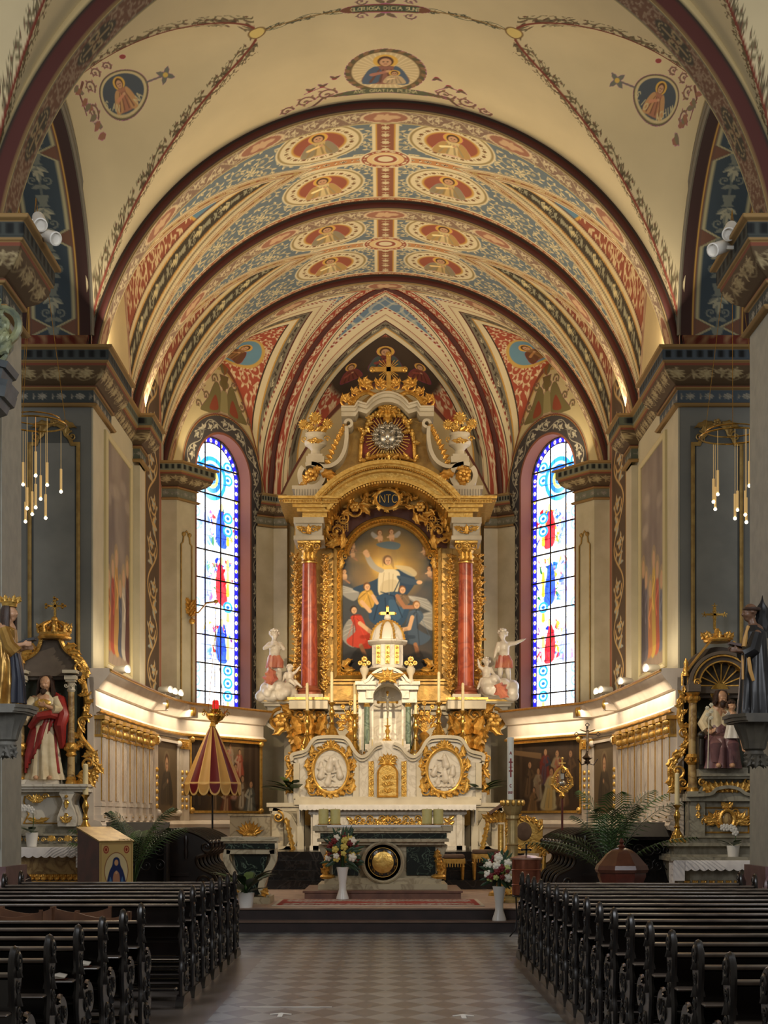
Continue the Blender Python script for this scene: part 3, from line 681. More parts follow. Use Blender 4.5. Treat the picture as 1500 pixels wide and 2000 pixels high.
def choir_wall(Y, Z, top):
    C = np.empty(Y.shape+(3,)); C[:] = (206, 196, 164)
    up = Z > ZS; C[up] = BEIGE
    d = top-Z; C = mixc(C, ss(.55-d, .02)*up, (176, 132, 112)); C = orn(C, T_R, Y/.5, d/.5, CREAM, CREAM, ((d < .5) & (d > .05) & up)*1.)
    for a, b in ((YB-.1, YB+.85), (YB+3.45, YC)): 
        e = np.minimum(Y-a, b-Y); C = mixc(C, ss(.03-np.abs(e-.2), .01)*(Z < 8.0), (150, 140, 110)); C = mixc(C, ss(.012-np.abs(e-.16), .01)*(Z < 8.0), GOLDC)
    m = ((Y > YC+.6) & (Y < YC+1.35)); C[m] = (168, 162, 140)
    # floral band with round head
    hd = np.where(Z > 9.9, 1, 0); m = ss(Y-(YC+1.42), .02)*ss(YD-.62-Y, .02)*ss(10.7-Z, .05); lay = orn(np.broadcast_to(np.array((96, 78, 62), float), C.shape), T_R, Z/.85, (Y-(YC+1.42))/(YD-.62-YC-1.42), (214, 178, 118), (176, 182, 172)); m = m[..., None]; C = C*(1-m)+lay*m
    C = mixc(C, ss(Y-(YD-.6), .02)*ss(YD-.3-Y, .02)*(Z < 11.), (170, 112, 90)); C = mixc(C, ss(Y-(YC+1.36), .02)*ss(YC+1.42-Y, .02), GOLDC)
    C = mixc(C, ss(Y-(YD-.3), .02), (196, 190, 166))
    return C
def both_top(y): return np.where(y < YC+.2, lun_top(YB+.42, YC)(y), lun_top(YC+.42, YD)(y))
for nm, sg in (('wall_left', -1), ('wall_right', 1)): yz_wall(nm, sg*W, (YB-.1, YD+.3), both_top, 0, choir_wall, 420, 500, flip=sg > 0)

# lateral arch intrados of the nave bay with the blue candelabra ornament
def intrados(sg, nm):
    yc, zc, R = 21.3, 9.45, 2.62; x0, x1 = W, 5.95
    t = np.linspace(0, PI, 500); x = np.linspace(x0, x1, 60); Xx, T = np.meshgrid(x, t); low = 0
    P = np.stack([sg*Xx, yc-R*np.cos(T), zc+R*np.sin(T)], -1); C = np.empty(P.shape); C[:] = (62, 40, 36); u = T*R; v = (Xx-x0)/(x1-x0)
    C = mixc(C, ss(v-.16, .03)*ss(.84-v, .03), (112, 74, 60)); C = mixc(C, ss(v-.2, .02)*ss(.8-v, .02), (64, 76, 84))
    per = 1.35; ph = (u % per)/per; hexw = .3-.22*np.clip(np.abs(ph-.5)*2-.8, 0, 1)/.2; m = ss(hexw-np.abs(v-.5), .02); C = mixc(C, (1-m)*ss(v-.2, .02)*ss(.8-v, .02), (120, 84, 66)); C = mixc(C, ss(.025-np.abs(np.abs(v-.5)-hexw+.03), .015), (180, 170, 130))
    C = orn(C, T_V, u/.42, (v-.5)/.46+.5, (128, 132, 120), (176, 172, 146), (np.abs(v-.5) < .23)*1.)
    for lo in (.17, .83): C = mixc(C, ss(.012-np.abs(v-lo), .01), GOLDC)
    struct(grid_obj(nm, P, C, V_PLASTER, flip=sg < 0))
    # edge moulding and spandrel
    k = M(); prof = [(0, 0), (0, .05), (.06, .08), (.12, .05), (.14, 0)]
    pts = [(yc-(R)*math.cos(a), zc+(R)*math.sin(a)) for a in np.linspace(0, PI, 60)]
    m_ = M(); 
    for j, (rr, w_) in enumerate(((R+.02, .035), (R+.12, .05))): m_.tube([(sg*(W-.01), yc-rr*math.cos(a), zc+rr*math.sin(a)) for a in np.linspace(0, PI, 70)], w_, n=6)
    struct(m_.build('trim_6' if sg < 0 else 'trim_7', mat('grey_mould', (112, 104, 88), rough=.6)))
    yy = np.linspace(18.6, 24.0, 120); tt = np.linspace(0, 1, 8); Y2, T2 = np.meshgrid(yy, tt); lo = zc+np.sqrt(np.maximum(0, R*R-(Y2-yc)**2)); lt = lun_top(A_YR-.02, YB, .985)(Y2)
    P = np.stack([np.full(Y2.shape, sg*W), Y2, lo+(np.maximum(lt, lo)+.12-lo)*T2], -1); C = np.empty(P.shape); C[:] = (214, 192, 142); struct(grid_obj('wall_nave_'+('left' if sg < 0 else 'right'), P, C, V_PLASTER))
intrados(-1, 'trim_8'); intrados(1, 'trim_9')

# diagonal apse walls with a tall arched window each, centre wall
STONE = mat('pale_stone', (206, 196, 166), (192, 182, 150), rough=.6, scale=3)
def diag_wall(i, nm):
    p0, p1 = np.array(AP[i]), np.array(AP[i+1])
    if i == 2: p0, p1 = p1, p0                 # measured from the outer end
    w = np.linalg.norm(p1-p0); uc = .54*w; ow = .93; zsil, zsp = 3.9, 9.4     # window centre, half width, sill, spring
    ztop = lambda u: ZS+(11.95-ZS)*np.maximum(0, 1-((u-w/2)/(w/2*.93))**2)+.02
    def paint(U, Z):
        C = np.empty(U.shape+(3,)); C[:] = (216, 200, 152)
        dr = np.where(Z > zsp, np.hypot(U-uc, Z-zsp), np.abs(U-uc))-ow
        C = mixc(C, ss(.50-dr, .01), (166, 150, 116)); C = mixc(C, ss(.46-dr, .01), (118, 66, 52)); C = mixc(C, ss(.43-dr, .01), GOLDC); C = mixc(C, ss(.42-dr, .01), (78, 74, 74))
        al = np.where(Z > zsp, np.arctan2(Z-zsp, U-uc)*.95, Z-zsp); C = orn(C, T_R, al/.42, (dr-.06)/.34, (184, 180, 160), (214, 206, 180), ((dr > .06) & (dr < .4))*1.)
        C = mixc(C, ss(.05-dr, .01), (150, 96, 76))
        C = mixc(C, ss(Z-11.95+0*Z, .02)*0, CREAM); lt = ztop(U)-Z; C = mixc(C, ss(.14-lt, .02), (140, 86, 66)); C = mixc(C, ss(.2-lt, .02)*ss(lt-.14, .02), (196, 166, 100))
        cv = Cv(2.4, 2.0, 110, KEY); oc = (128, 118, 78); od = (150, 78, 56); cx = 1.2
        for sg in (-1, 1):
            cv.blob([(cx+sg*.12, .1), (cx+sg*.8, .0), (cx+sg*.55, .35), (cx+sg*.3, .75), (cx+sg*.12, .6)], oc); cv.blob([(cx+sg*.2, .15), (cx+sg*.5, .1), (cx+sg*.3, .45)], od)
            for k, (a, b, r) in enumerate(((.34, .8, .12), (.62, .36, .1), (.88, .12, .1), (1.02, .34, .06))): cv.spiral(cx+sg*a, b, r, 0, -sg, 1.2, .05, oc, 4, oc, (160, 150, 100))
            for k in range(6): cv.leaf(cx+sg*(.7+.05*k), .45+.09*k, 1.2*(-1)**k+PI/2, .13, .07, (120, 100, 66))
            cv.seg(cx+sg*.7, .4, cx+sg*.95, .9, .01, .008, oc); cv.leaf(cx+sg*1.05, .5, PI/2, .3, .12, od)
        cv.poly([(cx-.14, .1), (cx+.14, .1), (cx+.1, .6), (cx-.1, .6)], (160, 150, 104)); cv.ell(cx, .75, .17, .1, oc); cv.poly([(cx-.05, .6), (cx+.05, .6), (cx+.16, .95), (cx-.16, .95)], (120, 104, 66))
        for a in (-.5, -.25, 0, .25, .5): cv.leaf(cx, .95, PI/2+a, .36, .12, (150, 100, 60) if abs(a) < .3 else oc)
        return decal(C, dict(S=U, Y=Z), cv, uc, zsp+ow+.45+.95)
    dirv = (p1-p0)/w; nrm = np.array([-dirv[1], dirv[0]]); nrm = nrm if nrm @ (np.array([0, 33.])-p0) > 0 else -nrm
    def mk(U, Z, off=0.): return np.stack([p0[0]+dirv[0]*U+nrm[0]*off, p0[1]+dirv[1]*U+nrm[1]*off, Z], -1)
    zz = np.concatenate([np.linspace(0, zsil, 20), np.linspace(zsil+.001, 12., 520)])
    def half(Z): # half opening at z
        return np.where((Z > zsil) & (Z < zsp), ow, np.where(Z >= zsp, np.sqrt(np.maximum(0, ow**2-(Z-zsp)**2)), 0))*(Z > zsil)*(Z < zsp+ow)
    for sd in (0, 1):
        T = np.linspace(0, 1, 130); Tt, Zz = np.meshgrid(T, zz); h = half(Zz); U = (uc-h)*Tt if sd == 0 else uc+h+(w-uc-h)*Tt
        Zc = np.minimum(Zz, ztop(U)); struct(grid_obj(nm if sd == 0 else nm+'_inner', mk(U, Zc), paint(U, Zc), V_PLASTER))
    # reveal
    path = [(uc-ow, zsil)]+[(uc-ow*math.cos(a), zsp+ow*math.sin(a)) for a in np.linspace(0, PI, 40)]+[(uc+ow, zsil), (uc-ow, zsil)]
    A = np.array(path); P = np.stack([mk(A[:, 0], A[:, 1], 0.), mk(A[:, 0], A[:, 1], -.38)], 0); C = np.empty(P.shape); C[:] = (146, 94, 74); struct(grid_obj('trim_1'+str(i)+'0', P, C, V_PLASTER))
    # stained glass, with its leads and bars
    res = 95; cv = Cv(2*ow, zsp+ow-zsil, res, (236, 240, 246)); Wd, Hh = cv.w, cv.h; rnd = random.Random(5+i)
    cols = [(226, 232, 246), (240, 240, 240), (212, 226, 246), (250, 246, 226)]
    for a in range(24):
        for b in range(90): cv.poly([(a*Wd/24, b*Hh/90), ((a+1)*Wd/24, b*Hh/90), ((a+1)*Wd/24, (b+1)*Hh/90), (a*Wd/24, (b+1)*Hh/90)], rnd.choice(cols))
    fx = (lambda u: u) if i == 0 else (lambda u: u)
    # figures and architectural frames in coloured glass
    for cy, rr in ((Hh*.28, .40), (Hh*.50, .48), (Hh*.69, .40)):
        for k in range(90):
            u, v = rnd.gauss(.62, .19), rnd.uniform(-1, 1); col = rnd.choice([(30, 60, 200), (40, 110, 210), (190, 40, 50), (226, 170, 40), (40, 110, 60), (236, 226, 200), (230, 190, 150), (120, 60, 130), (240, 240, 240)]); cv.blob([(Wd*u+rnd.uniform(-.09, .09), cy+v*rr+rnd.uniform(-.12, .12)) for _ in range(5)], col)
        cv.blob([(Wd*.6, cy-rr), (Wd*.58, cy+.1), (Wd*.68, cy+.42), (Wd*.79, cy-rr)], ((36, 90, 50), (190, 40, 50), (206, 150, 40), (40, 80, 200))[int(cy*1.7+i) % 4], .85); cv.ell(Wd*.68, cy+.46, .07, .09, (236, 190, 140)); cv.blob([(Wd*.3, cy-rr), (Wd*.32, cy+.1), (Wd*.42, cy+.3), (Wd*.5, cy-rr)], (50, 90, 226), .6)
    for k in range(22):
        cy = Hh*k/22
        for u in (Wd*.2, Wd*.8): 
            if k in (2, 3, 4, 9, 15, 16, 19, 20): cv.ell(u, cy, .17, .13, (60, 150, 220)); cv.ell(u, cy, .11, .08, (210, 236, 246)); cv.ell(u, cy, .06, .04, (40, 110, 210))
            else: cv.seg(u, cy, u, cy+.2, .06, .04, rnd.choice([(236, 190, 70), (240, 210, 120), (246, 240, 220)]))
    ecy = zsp-zsil
    for r_, col in ((.5, (60, 150, 226)), (.4, (190, 226, 246)), (.33, (50, 120, 220)), (.22, (236, 214, 110)), (.14, (70, 130, 226))): cv.ell(Wd/2, ecy, r_, r_, col)
    # border strip, blue with pale and ruby spots
    b = .13; X_, Y_ = np.meshgrid((np.arange(cv.W)+.5)/res, (np.arange(cv.H)+.5)/res); dr = ow-np.where(Y_ > ecy, np.hypot(X_-ow, Y_-ecy), np.abs(X_-ow)); m = dr < b
    al = np.where(Y_ > ecy, np.arctan2(Y_-ecy, X_-ow)*ow, Y_); bc = np.empty(cv.a.shape); bc[:] = (44, 40, 170)
    bc = mixc(bc, ss(.045-np.hypot((al % .2)-.1, dr-.07), .012), (236, 230, 240)); bc = mixc(bc, ss(.02-np.hypot((al % .2)-.1, dr-.07), .012), (190, 40, 50)); bc = mixc(bc, ss(.035-np.hypot(((al+.1) % .8)-.4, dr-.07), .02), (240, 190, 60))
    cv.a = np.where(m[..., None], bc, cv.a); ld = np.abs(dr-b) < .012; cv.a[ld] = (20, 18, 20)
    # quarry leads
    L_ = ((np.abs(((Y_) % .31)-.155) < .006) | (np.abs((X_ % (Wd/6))-Wd/12) < .005)) & ~m; cv.a[L_] *= .35; bl = np.clip((.62-X_/Wd)/.25, 0, 1)*.45*(Y_ < ecy+.1); cv.a = mixc(cv.a, bl, (246, 248, 250)); cv.a = 255*(cv.a/255)**1.35  # white veil: overexposed daylight painted into the outer part of the glass
    nu = 2*int(ow*res*.9); nv = int((zsp+ow-zsil)*res*.9); zz2 = np.linspace(zsil+.001, zsp+ow-.003, nv); T = np.linspace(-1, 1, nu); Tt, Zz = np.meshgrid(T, zz2); h = half(Zz); U = uc+h*Tt
    wroot = thing('stained_glass_window', ('tall arched stained glass window in the apse wall behind the winged umbrella of red and gold' if False else ('tall arched stained glass window above the side with the striped umbrella' if i == 0 else 'tall arched stained glass window above the side with the palm and processional cross')), 'window'); wroot['kind'] = 'structure'; wroot.name = 'window_1' if i == 0 else 'window_2'
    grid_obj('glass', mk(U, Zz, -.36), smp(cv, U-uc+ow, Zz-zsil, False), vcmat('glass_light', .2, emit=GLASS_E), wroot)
    bars = M(); R3 = lambda u, z: tuple(mk(np.array(float(u)), np.array(float(z)), -.33))
    for k in range(1, 10): z = zsil+k*.64; hh = float(half(np.array(z))); bars.bar(R3(uc-hh, z), R3(uc+hh, z), .035, .03)
    for u in (uc-.27, uc+.27): bars.bar(R3(u, zsil), R3(u, zsp+math.sqrt(ow**2-.27**2)), .03, .03)
    bars.tube([R3(*q) for q in path[:-1]], .03, n=4)
    bars.build('iron_bars', mat('dark_iron', (26, 24, 24), rough=.5), wroot)
GLASS_E = 4.0
diag_wall(0, 'wall_apse_left'); diag_wall(2, 'wall_apse_right')
g_ = np.linspace(-2.75, 2.75, 260); zt = np.linspace(0, 1, 260); Xx, Tt = np.meshgrid(g_, zt); top = ZS+(11.95-ZS)*np.maximum(0, 1-(Xx/(2.72*.93))**2)+.02; Zz = top*Tt
C = np.empty(Xx.shape+(3,)); C[:] = (200, 182, 138); lt = top-Zz; C = mixc(C, ss(.14-lt, .02), (110, 66, 54)); 
cvv = Cv(3.4, 1.6, 90, KEY)
for sg in (-1, 1):
    for a, b in ((1.3, .3), (1.15, .8), (1.45, .9)): cvv.leaf(1.7+sg*a, b, PI/2, .4, .16, (130, 84, 60)); cvv.spiral(1.7+sg*a, b-.1, .12, 0, sg, 1.2, .04, (120, 110, 76), 4, (120, 110, 76))
C = decal(C, dict(S=Xx, Y=Zz), cvv, 0, 9.6)
struct(grid_obj('wall_back', np.stack([Xx, np.full(Xx.shape, 34.95), Zz], -1), C, V_PLASTER))

# ---- piers and capitals
def cap_grid(nm, path, ztop, sc=1., fr=(70, 74, 70), light=1.):
    """entablature swept along a plan path (normal = right of travel); bands painted"""
    prof = [(0, -.90, 'g'), (.06, -.90, 'g'), (.09, -.87, 'g'), (.06, -.84, 'g'), (.01, -.83, 'f'), (.01, -.62, 'f'), (.05, -.61, 'g'), (.06, -.58, 'g'), (.03, -.56, 'r'),
            (.07, -.54, 'c'), (.16, -.48, 'c'), (.235, -.39, 'c'), (.27, -.30, 'c'), (.27, -.26, 'r'), (.30, -.25, 'g'), (.30, -.22, 'g'), (.31, -.21, 'd'), (.31, -.06, 'd'), (.37, -.04, 'g'), (.37, 0, 'g'), (0, 0, 'g')]
    rows = []; 
    for k in range(len(prof)-1):
        (o0, z0, _), (o1, z1, t) = prof[k], prof[k+1]; n = max(2, int(math.hypot(o1-o0, z1-z0)/.012))
        for j in range(n): f = j/n; rows.append((o0+(o1-o0)*f, z0+(z1-z0)*f, prof[k+1][2]))
    rows.append((0, 0, 'g'))
    P2 = [Vector(p) for p in path]; cols = []; u = 0
    for i in range(len(P2)-1):
        a, b = P2[i], P2[i+1]; d = (b-a); L = d.length; d.normalize(); n1 = Vector((d.y, -d.x)); n = max(2, int(L/.02))
        na = n1; nb = n1
        if i > 0: dp = (a-P2[i-1]).normalized(); q = n1+Vector((dp.y, -dp.x)); q.normalize(); na = q/max(.3, q.dot(n1))
        if i < len(P2)-2: dn = (P2[i+2]-b).normalized(); q = n1+Vector((dn.y, -dn.x)); q.normalize(); nb = q/max(.3, q.dot(n1))
        for j in range(n+1): f = j/n; cols.append((a+(b-a)*f, na*(1-f)+nb*f, u+L*f, n1.y))
        u += L
    H_, W_ = len(rows), len(cols); O = np.array([r[0] for r in rows])[:, None]*sc; Zr = np.array([r[1] for r in rows])[:, None]*sc; B = np.array([c[0] for c in cols]); N = np.array([c[1] for c in cols]); Uu = np.array([c[2] for c in cols])[None, :]/sc
    P = np.stack([B[:, 0][None]+N[:, 0][None]*O, B[:, 1][None]+N[:, 1][None]*O, ztop+Zr+0*B[:, 0][None]], -1)
    C = np.empty(P.shape); kd = np.array([r[2] for r in rows]); zz = np.array([r[1] for r in rows])[:, None]; Ub = Uu+0*zz; Zb = zz+0*Ub
    C[kd == 'g'] = (150, 120, 74); C[kd == 'r'] = (128, 72, 52); C[kd == 'd'] = fr; C[kd == 'f'] = fr
    C[kd == 'c'] = (92, 74, 52)
    m = (kd == 'c')[:, None]*1.; C = orn(C, T_RO, Ub/.34, (Zb+.54)/.24+.0, (150, 132, 96), (182, 164, 122), m); C = orn(C, T_R, Ub/.34, (Zb+.54)/.24, (166, 150, 112), (190, 172, 130), m*.6)
    m = (kd == 'd')[:, None]*1.; C = mixc(C, m*ss(.03-np.abs((Ub % .11)-.055), .012)*ss(.055-np.abs(Zb+.135), .02), (24, 26, 26))
    m = (kd == 'f')[:, None]*1.; C = orn(C, T_RO, Ub/.3, (Zb+.83)/.21, (128, 124, 112), (160, 156, 142), m)
    return struct(grid_obj(nm, P, C, V_PLASTER, flip=True))
SHAFT = mat('pier_grey', (126, 126, 118), (112, 113, 108), rough=.6, scale=1.2); SHAFT_I = mat('pier_cream', (208, 198, 168), (196, 186, 156), rough=.6, scale=2)
GILT_D = mat('dull_gilt', (176, 146, 84), (150, 120, 66), rough=.45, metal=.5, scale=9)
def panel_frame(m1, x0, x1, z0, z1, y, bow=.12, w=.03):
    """shaped panel moulding on a front face; ogee head with small volutes"""
    c = (x0+x1)/2; h = (x1-x0)/2; pts = [(x0, z0), (x0, z1-.32)]
    pts += [(x0+.1, z1-.32), (x0+.14, z1-.22)]+[(c-(h-.2)*math.cos(a), z1-.2+.2*math.sin(a)) for a in np.linspace(.15, PI-.15, 9)]+[(x1-.14, z1-.22), (x1-.1, z1-.32), (x1, z1-.32), (x1, z0)]
    m1.sweep(pts, [(-w, 0), (-w, w*.8), (0, w*1.2), (w, w*.8), (w, 0)], plane='xz', t0=y, closed=True)
    for sg in (-1, 1):
        m1.volute((c+sg*(h-.1), z1-.2), .085, 1.4, PI/2, sg, .035, y-.02); m1.leaf((c+sg*.08, y-.02, z1+.01), PI/2-sg*PI/2, h*.8, .09, curl=-sg*.6)
        m1.leaf((c+sg*(h-.2), y-.02, z1-.16), PI/2-sg*.3, .2, .07, curl=sg*.8)
    m1.flower((c, z1+.02), .07, 5, y-.03)
DARKP = mat('panel_recess', (88, 90, 86), (80, 82, 78), rough=.6, scale=2); PANEL = mat('panel_face', (140, 140, 132), (122, 123, 117), rough=.6, scale=1.5)
def pier_B(sg, n):
    xo, xi, y0, y1 = 5.92, W, YB-.1, YB+1.45; a, b = sorted((sg*xo, sg*xi)); zt = 8.40
    m = M(); m.box(a, b, y0, y1, 0, 9.2); m.box(sg*(W+.8)-.8*1, sg*(W+.8)+.8, y0+.1, y1, 9.2, 10.5) if False else None
    struct(m.build('trim_2%d' % n, SHAFT))
    m = M(); m.box(a+.17, b-.17, y0-.012, y0, .5, 7.98); struct(m.build('trim_3%d' % n, DARKP)); m = M(); m.box(a+.26, b-.26, y0-.02, y0, .5, 7.7); struct(m.build('trim_4%d' % n, PANEL))
    m = M(); panel_frame(m, a+.2, b-.2, .5, 8.0, y0-.02); struct(m.build('trim_5%d' % n, GILT_D))
    # inner face cream with its own frame lines
    m = M(); x = sg*(W-.03); m.box(*sorted((x, sg*W)), y0+.02, y1-.05, 0, 8.3); struct(m.build('trim_6%d' % n, SHAFT_I))
    p = [(sg*6.2, y0), (sg*xi, y0), (sg*(xi-.03), y1), (sg*xi, y1), (sg*(xi+.2), y1+.02), (sg*(xi+.19), YC), (sg*xi, YC-.02), (sg*(xi-.12), YC-.02), (sg*(xi-.12), YC+.62), (sg*xi, YC+.62)]
    return p
# pier B entablature (left path goes so that the right hand side of travel faces the room)
for sg, n in ((-1, 1), (1, 2)):
    pier_B(sg, n); y0 = YB-.1; y1 = YB+1.45; xi = W-.03
    path = [(sg*5.92, y1), (sg*5.92, y0), (sg*xi, y0), (sg*xi, y1), (sg*(xi+.2), y1+.02)]
    path2 = [(sg*(W+.16), YB+1.3), (sg*(W+.16), YC)]
    pathC = [(sg*W, YC-.03), (sg*(W-.12), YC-.03), (sg*(W-.12), YC+.65), (sg*W, YC+.65)]
    if sg > 0: path, path2, pathC = path[::-1], path2[::-1], pathC[::-1]
    cap_grid('trim_7%d' % n, path[1:-1] if False else path, ZS, 1., fr=(66, 72, 72) if sg < 0 else (76, 86, 94)); cap_grid('trim_8%d' % n, path2, ZS, 1., fr=(120, 124, 104)); cap_grid('trim_9%d' % n, pathC, ZS, .92, fr=(92, 98, 84))
    m = M(); m.box(*sorted((sg*(W-.12), sg*(W+.1))), YC, YC+.62, 0, 8.3)
    for k in range(6): m.lathe([(.0, -.0), (.05+.02*k, 0), (.05+.02*k, .06)], (sg*(W-.1), YC+.3, 8.0+.05*k), 6) if False else None
    struct(m.build('trim_a%d' % n if False else 'trim_10%d' % n, SHAFT_I))
    # pier D: corner pilaster at the mouth of the apse
    q0 = Vector(AP[0]); q1 = Vector(AP[1]); dv = (q1-q0).normalized()
    e0 = Vector((-(W-.32), YD-.25)); e1 = e0+dv*.58
    f = lambda v: (v[0]*(-sg), v[1]) if sg > 0 else (v[0], v[1])
    pl = [(-W-.05, YD-.25), tuple(e0), tuple(e1), (e1[0]-.6, e1[1]+.15)]
    P_ = [(abs(x)*sg, y) for x, y in pl]
    m = M(); m.prism(P_+[(sg*(W+.1), YD+.5)], 0, 8.5, 'xy'); struct(m.build('trim_11%d' % n, STONE))
    cap_grid('trim_12%d' % n, P_ if sg < 0 else P_[::-1], ZS, .85, fr=(120, 122, 104))
    # frame line on its inner face
    m = M(); d2 = Vector((P_[2][0]-P_[1][0], P_[2][1]-P_[1][1])).normalized(); nn = Vector((d2.y, -d2.x))*(1 if sg < 0 else -1)
    R3 = lambda u, z: (P_[1][0]+d2.x*u+nn.x*.015, P_[1][1]+d2.y*u+nn.y*.015, z)
    m.tube([R3(.12, 3.5), R3(.12, 7.5), R3(.18, 7.55), R3(.2, 7.7), R3(.29, 7.8), R3(.38, 7.7), R3(.4, 7.55), R3(.46, 7.5), R3(.46, 3.5)], .018, n=6); m.ball(R3(.2, 7.72), .05); m.ball(R3(.38, 7.72), .05); struct(m.build('trim_13%d' % n, GILT_D))
    # pier E beside the retable
    m = M(); P_ = [(sg*3.0, 34.45), (sg*2.62, 34.72), (sg*2.3, 34.72), (sg*2.3, 35), (sg*3.1, 35)]; m.prism(P_, 0, 8.45, 'xy'); struct(m.build('trim_14%d' % n, STONE)); pe = [(sg*3.0, 34.45), (sg*2.62, 34.72), (sg*2.3, 34.72)]; cap_grid('trim_15%d' % n, pe if sg < 0 else pe[::-1], ZS, .8, fr=(120, 118, 100))
    # pier A at the near arch (mostly out of frame)
    xa = 4.60; m = M(); m.box(*sorted((sg*xa, sg*5.9)), A_YF-.25, A_YR+.15, 1.05, 7.85); m.box(*sorted((sg*(xa-.12), sg*5.9)), A_YF-.37, A_YR+.27, 0, .62); struct(m.build('trim_16%d' % n, mat('pier_pale', (168, 166, 152), (154, 152, 140), rough=.6)))
    m = M(); m.tube([(sg*5.9, A_YF-.27, .82), (sg*(xa-.0), A_YF-.27, .82), (sg*(xa-.0), A_YR+.17, .82), (sg*5.9, A_YR+.17, .82)], .17, n=12); m.box(*sorted((sg*(xa-.06), sg*5.9)), A_YF-.3, A_YR+.2, .62, 1.08); struct(m.build('trim_17%d' % n, mat('rose_marble', (120, 92, 92), (98, 74, 76), rough=.35)))
    pa = [(sg*5.9, A_YF-.25), (sg*xa, A_YF-.25), (sg*xa, A_YR+.15), (sg*5.9, A_YR+.15)]; cap_grid('trim_18%d' % n, pa if sg < 0 else pa[::-1], 8.75, 1.12, fr=(66, 70, 66))
    # moulding lines on pier A's front
    m = M()
    for x in (4.62, 4.7): m.box(*sorted((sg*x, sg*(x+.03))), A_YF-.28, A_YF-.25, 1.3, 8.0)
    struct(m.build('trim_19%d' % n, GILT_D))
    # aisle wall glimpsed beyond the piers
    x = np.linspace(5.0, 9.5, 60); z = np.linspace(0, 12, 160); Xx, Zz = np.meshgrid(x, z); C = np.empty(Xx.shape+(3,)); C[:] = (176, 150, 104); C = mixc(C, ss(.9-np.abs(Xx-6.1), .05)*ss(Zz-2, .05), (128, 58, 46)); C = orn(C, T_F, Xx/.6, Zz/.6, (190, 150, 110), (206, 176, 130), (np.abs(Xx-6.1) < .8)*.6)
    P = np.stack([sg*Xx, np.full(Xx.shape, 26.4), Zz], -1); struct(grid_obj('wall_aisle_'+('left' if sg < 0 else 'right'), P, C, V_PLASTER))

# ---- floors and steps
def floor_mat():
    m = bpy.data.materials.new('tiled_floor'); m.use_nodes = True; nt = m.node_tree; b = nt.nodes['Principled BSDF']; N = nt.nodes.new; K = nt.links.new
    tc = N('ShaderNodeTexCoord'); sp = N('ShaderNodeSeparateXYZ'); K(tc.outputs['Object'], sp.inputs[0])
    def mth(op, p, q):
        n = N('ShaderNodeMath'); n.operation = op
        for k, v in enumerate((p, q)):
            if isinstance(v, (int, float)): n.inputs[k].default_value = v
            else: K(v, n.inputs[k])
        return n.outputs[0]
    u_, v_ = mth('MULTIPLY', sp.outputs[0], 1/.35), mth('MULTIPLY', sp.outputs[1], 1/.55); cb = N('ShaderNodeCombineXYZ'); K(mth('ADD', u_, v_), cb.inputs[0]); K(mth('SUBTRACT', u_, v_), cb.inputs[1]); cb.inputs[2].default_value = .5
    ch = N('ShaderNodeTexChecker'); ch.inputs['Scale'].default_value = 1; ch.inputs['Color1'].default_value = rgba((118, 122, 122)); ch.inputs['Color2'].default_value = rgba((80, 82, 85)); K(cb.outputs[0], ch.inputs['Vector'])
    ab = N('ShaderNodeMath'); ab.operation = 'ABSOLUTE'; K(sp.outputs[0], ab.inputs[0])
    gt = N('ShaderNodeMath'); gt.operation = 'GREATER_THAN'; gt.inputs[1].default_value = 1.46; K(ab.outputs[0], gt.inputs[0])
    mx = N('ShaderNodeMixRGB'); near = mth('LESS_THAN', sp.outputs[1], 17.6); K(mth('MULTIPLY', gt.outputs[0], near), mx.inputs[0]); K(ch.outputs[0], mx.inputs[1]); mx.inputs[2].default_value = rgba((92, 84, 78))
    ns = N('ShaderNodeTexNoise'); ns.inputs['Scale'].default_value = 2.5; ns.inputs['Detail'].default_value = 8; K(tc.outputs['Object'], ns.inputs['Vector'])
    m2 = N('ShaderNodeMixRGB'); m2.blend_type = 'OVERLAY'; m2.inputs[0].default_value = .5; K(mx.outputs[0], m2.inputs[1]); K(ns.outputs['Fac'], m2.inputs[2]); K(m2.outputs[0], b.inputs['Base Color'])
    b.inputs['Roughness'].default_value = .33
    return m
m = M(); m.box(-9.5, 9.5, 3, 36, -.2, 0); struct(m.build('floor', floor_mat()))
STEPD = mat('dark_step_stone', (48, 36, 34), (36, 28, 27), rough=.35, scale=4); CARP = mat('sanctuary_stone', (176, 150, 132), (150, 126, 112), rough=.5, scale=5)
m = M(); m.box(-W, W, 21.6, 35.5, 0, .145); m.box(-W, W, 21.95, 35.5, .165, .31); struct(m.build('floor_steps', STEPD)); m = M(); m.box(-W, W, 21.57, 21.96, .146, .165); m.box(-W, W, 21.92, 22.05, .311, .329); struct(m.build('trim_200', mat('step_nosing', (110, 88, 74), (92, 72, 62), rough=.3, scale=5)))
m = M(); m.box(-W, W, 22.0, 35.5, .30, .332); struct(m.build('floor_sanctuary', CARP))
m = M(); BLKM = marble('black_marble', (22, 20, 20), (52, 48, 46), 3, .18, .05)
for k in range(4): w = 2.75-.0*k; m.box(-w, w, 27.9+.5*k, 34.9, .33+.17*k, .33+.17*(k+1)-.001)
struct(m.build('floor_altar_steps', BLKM))
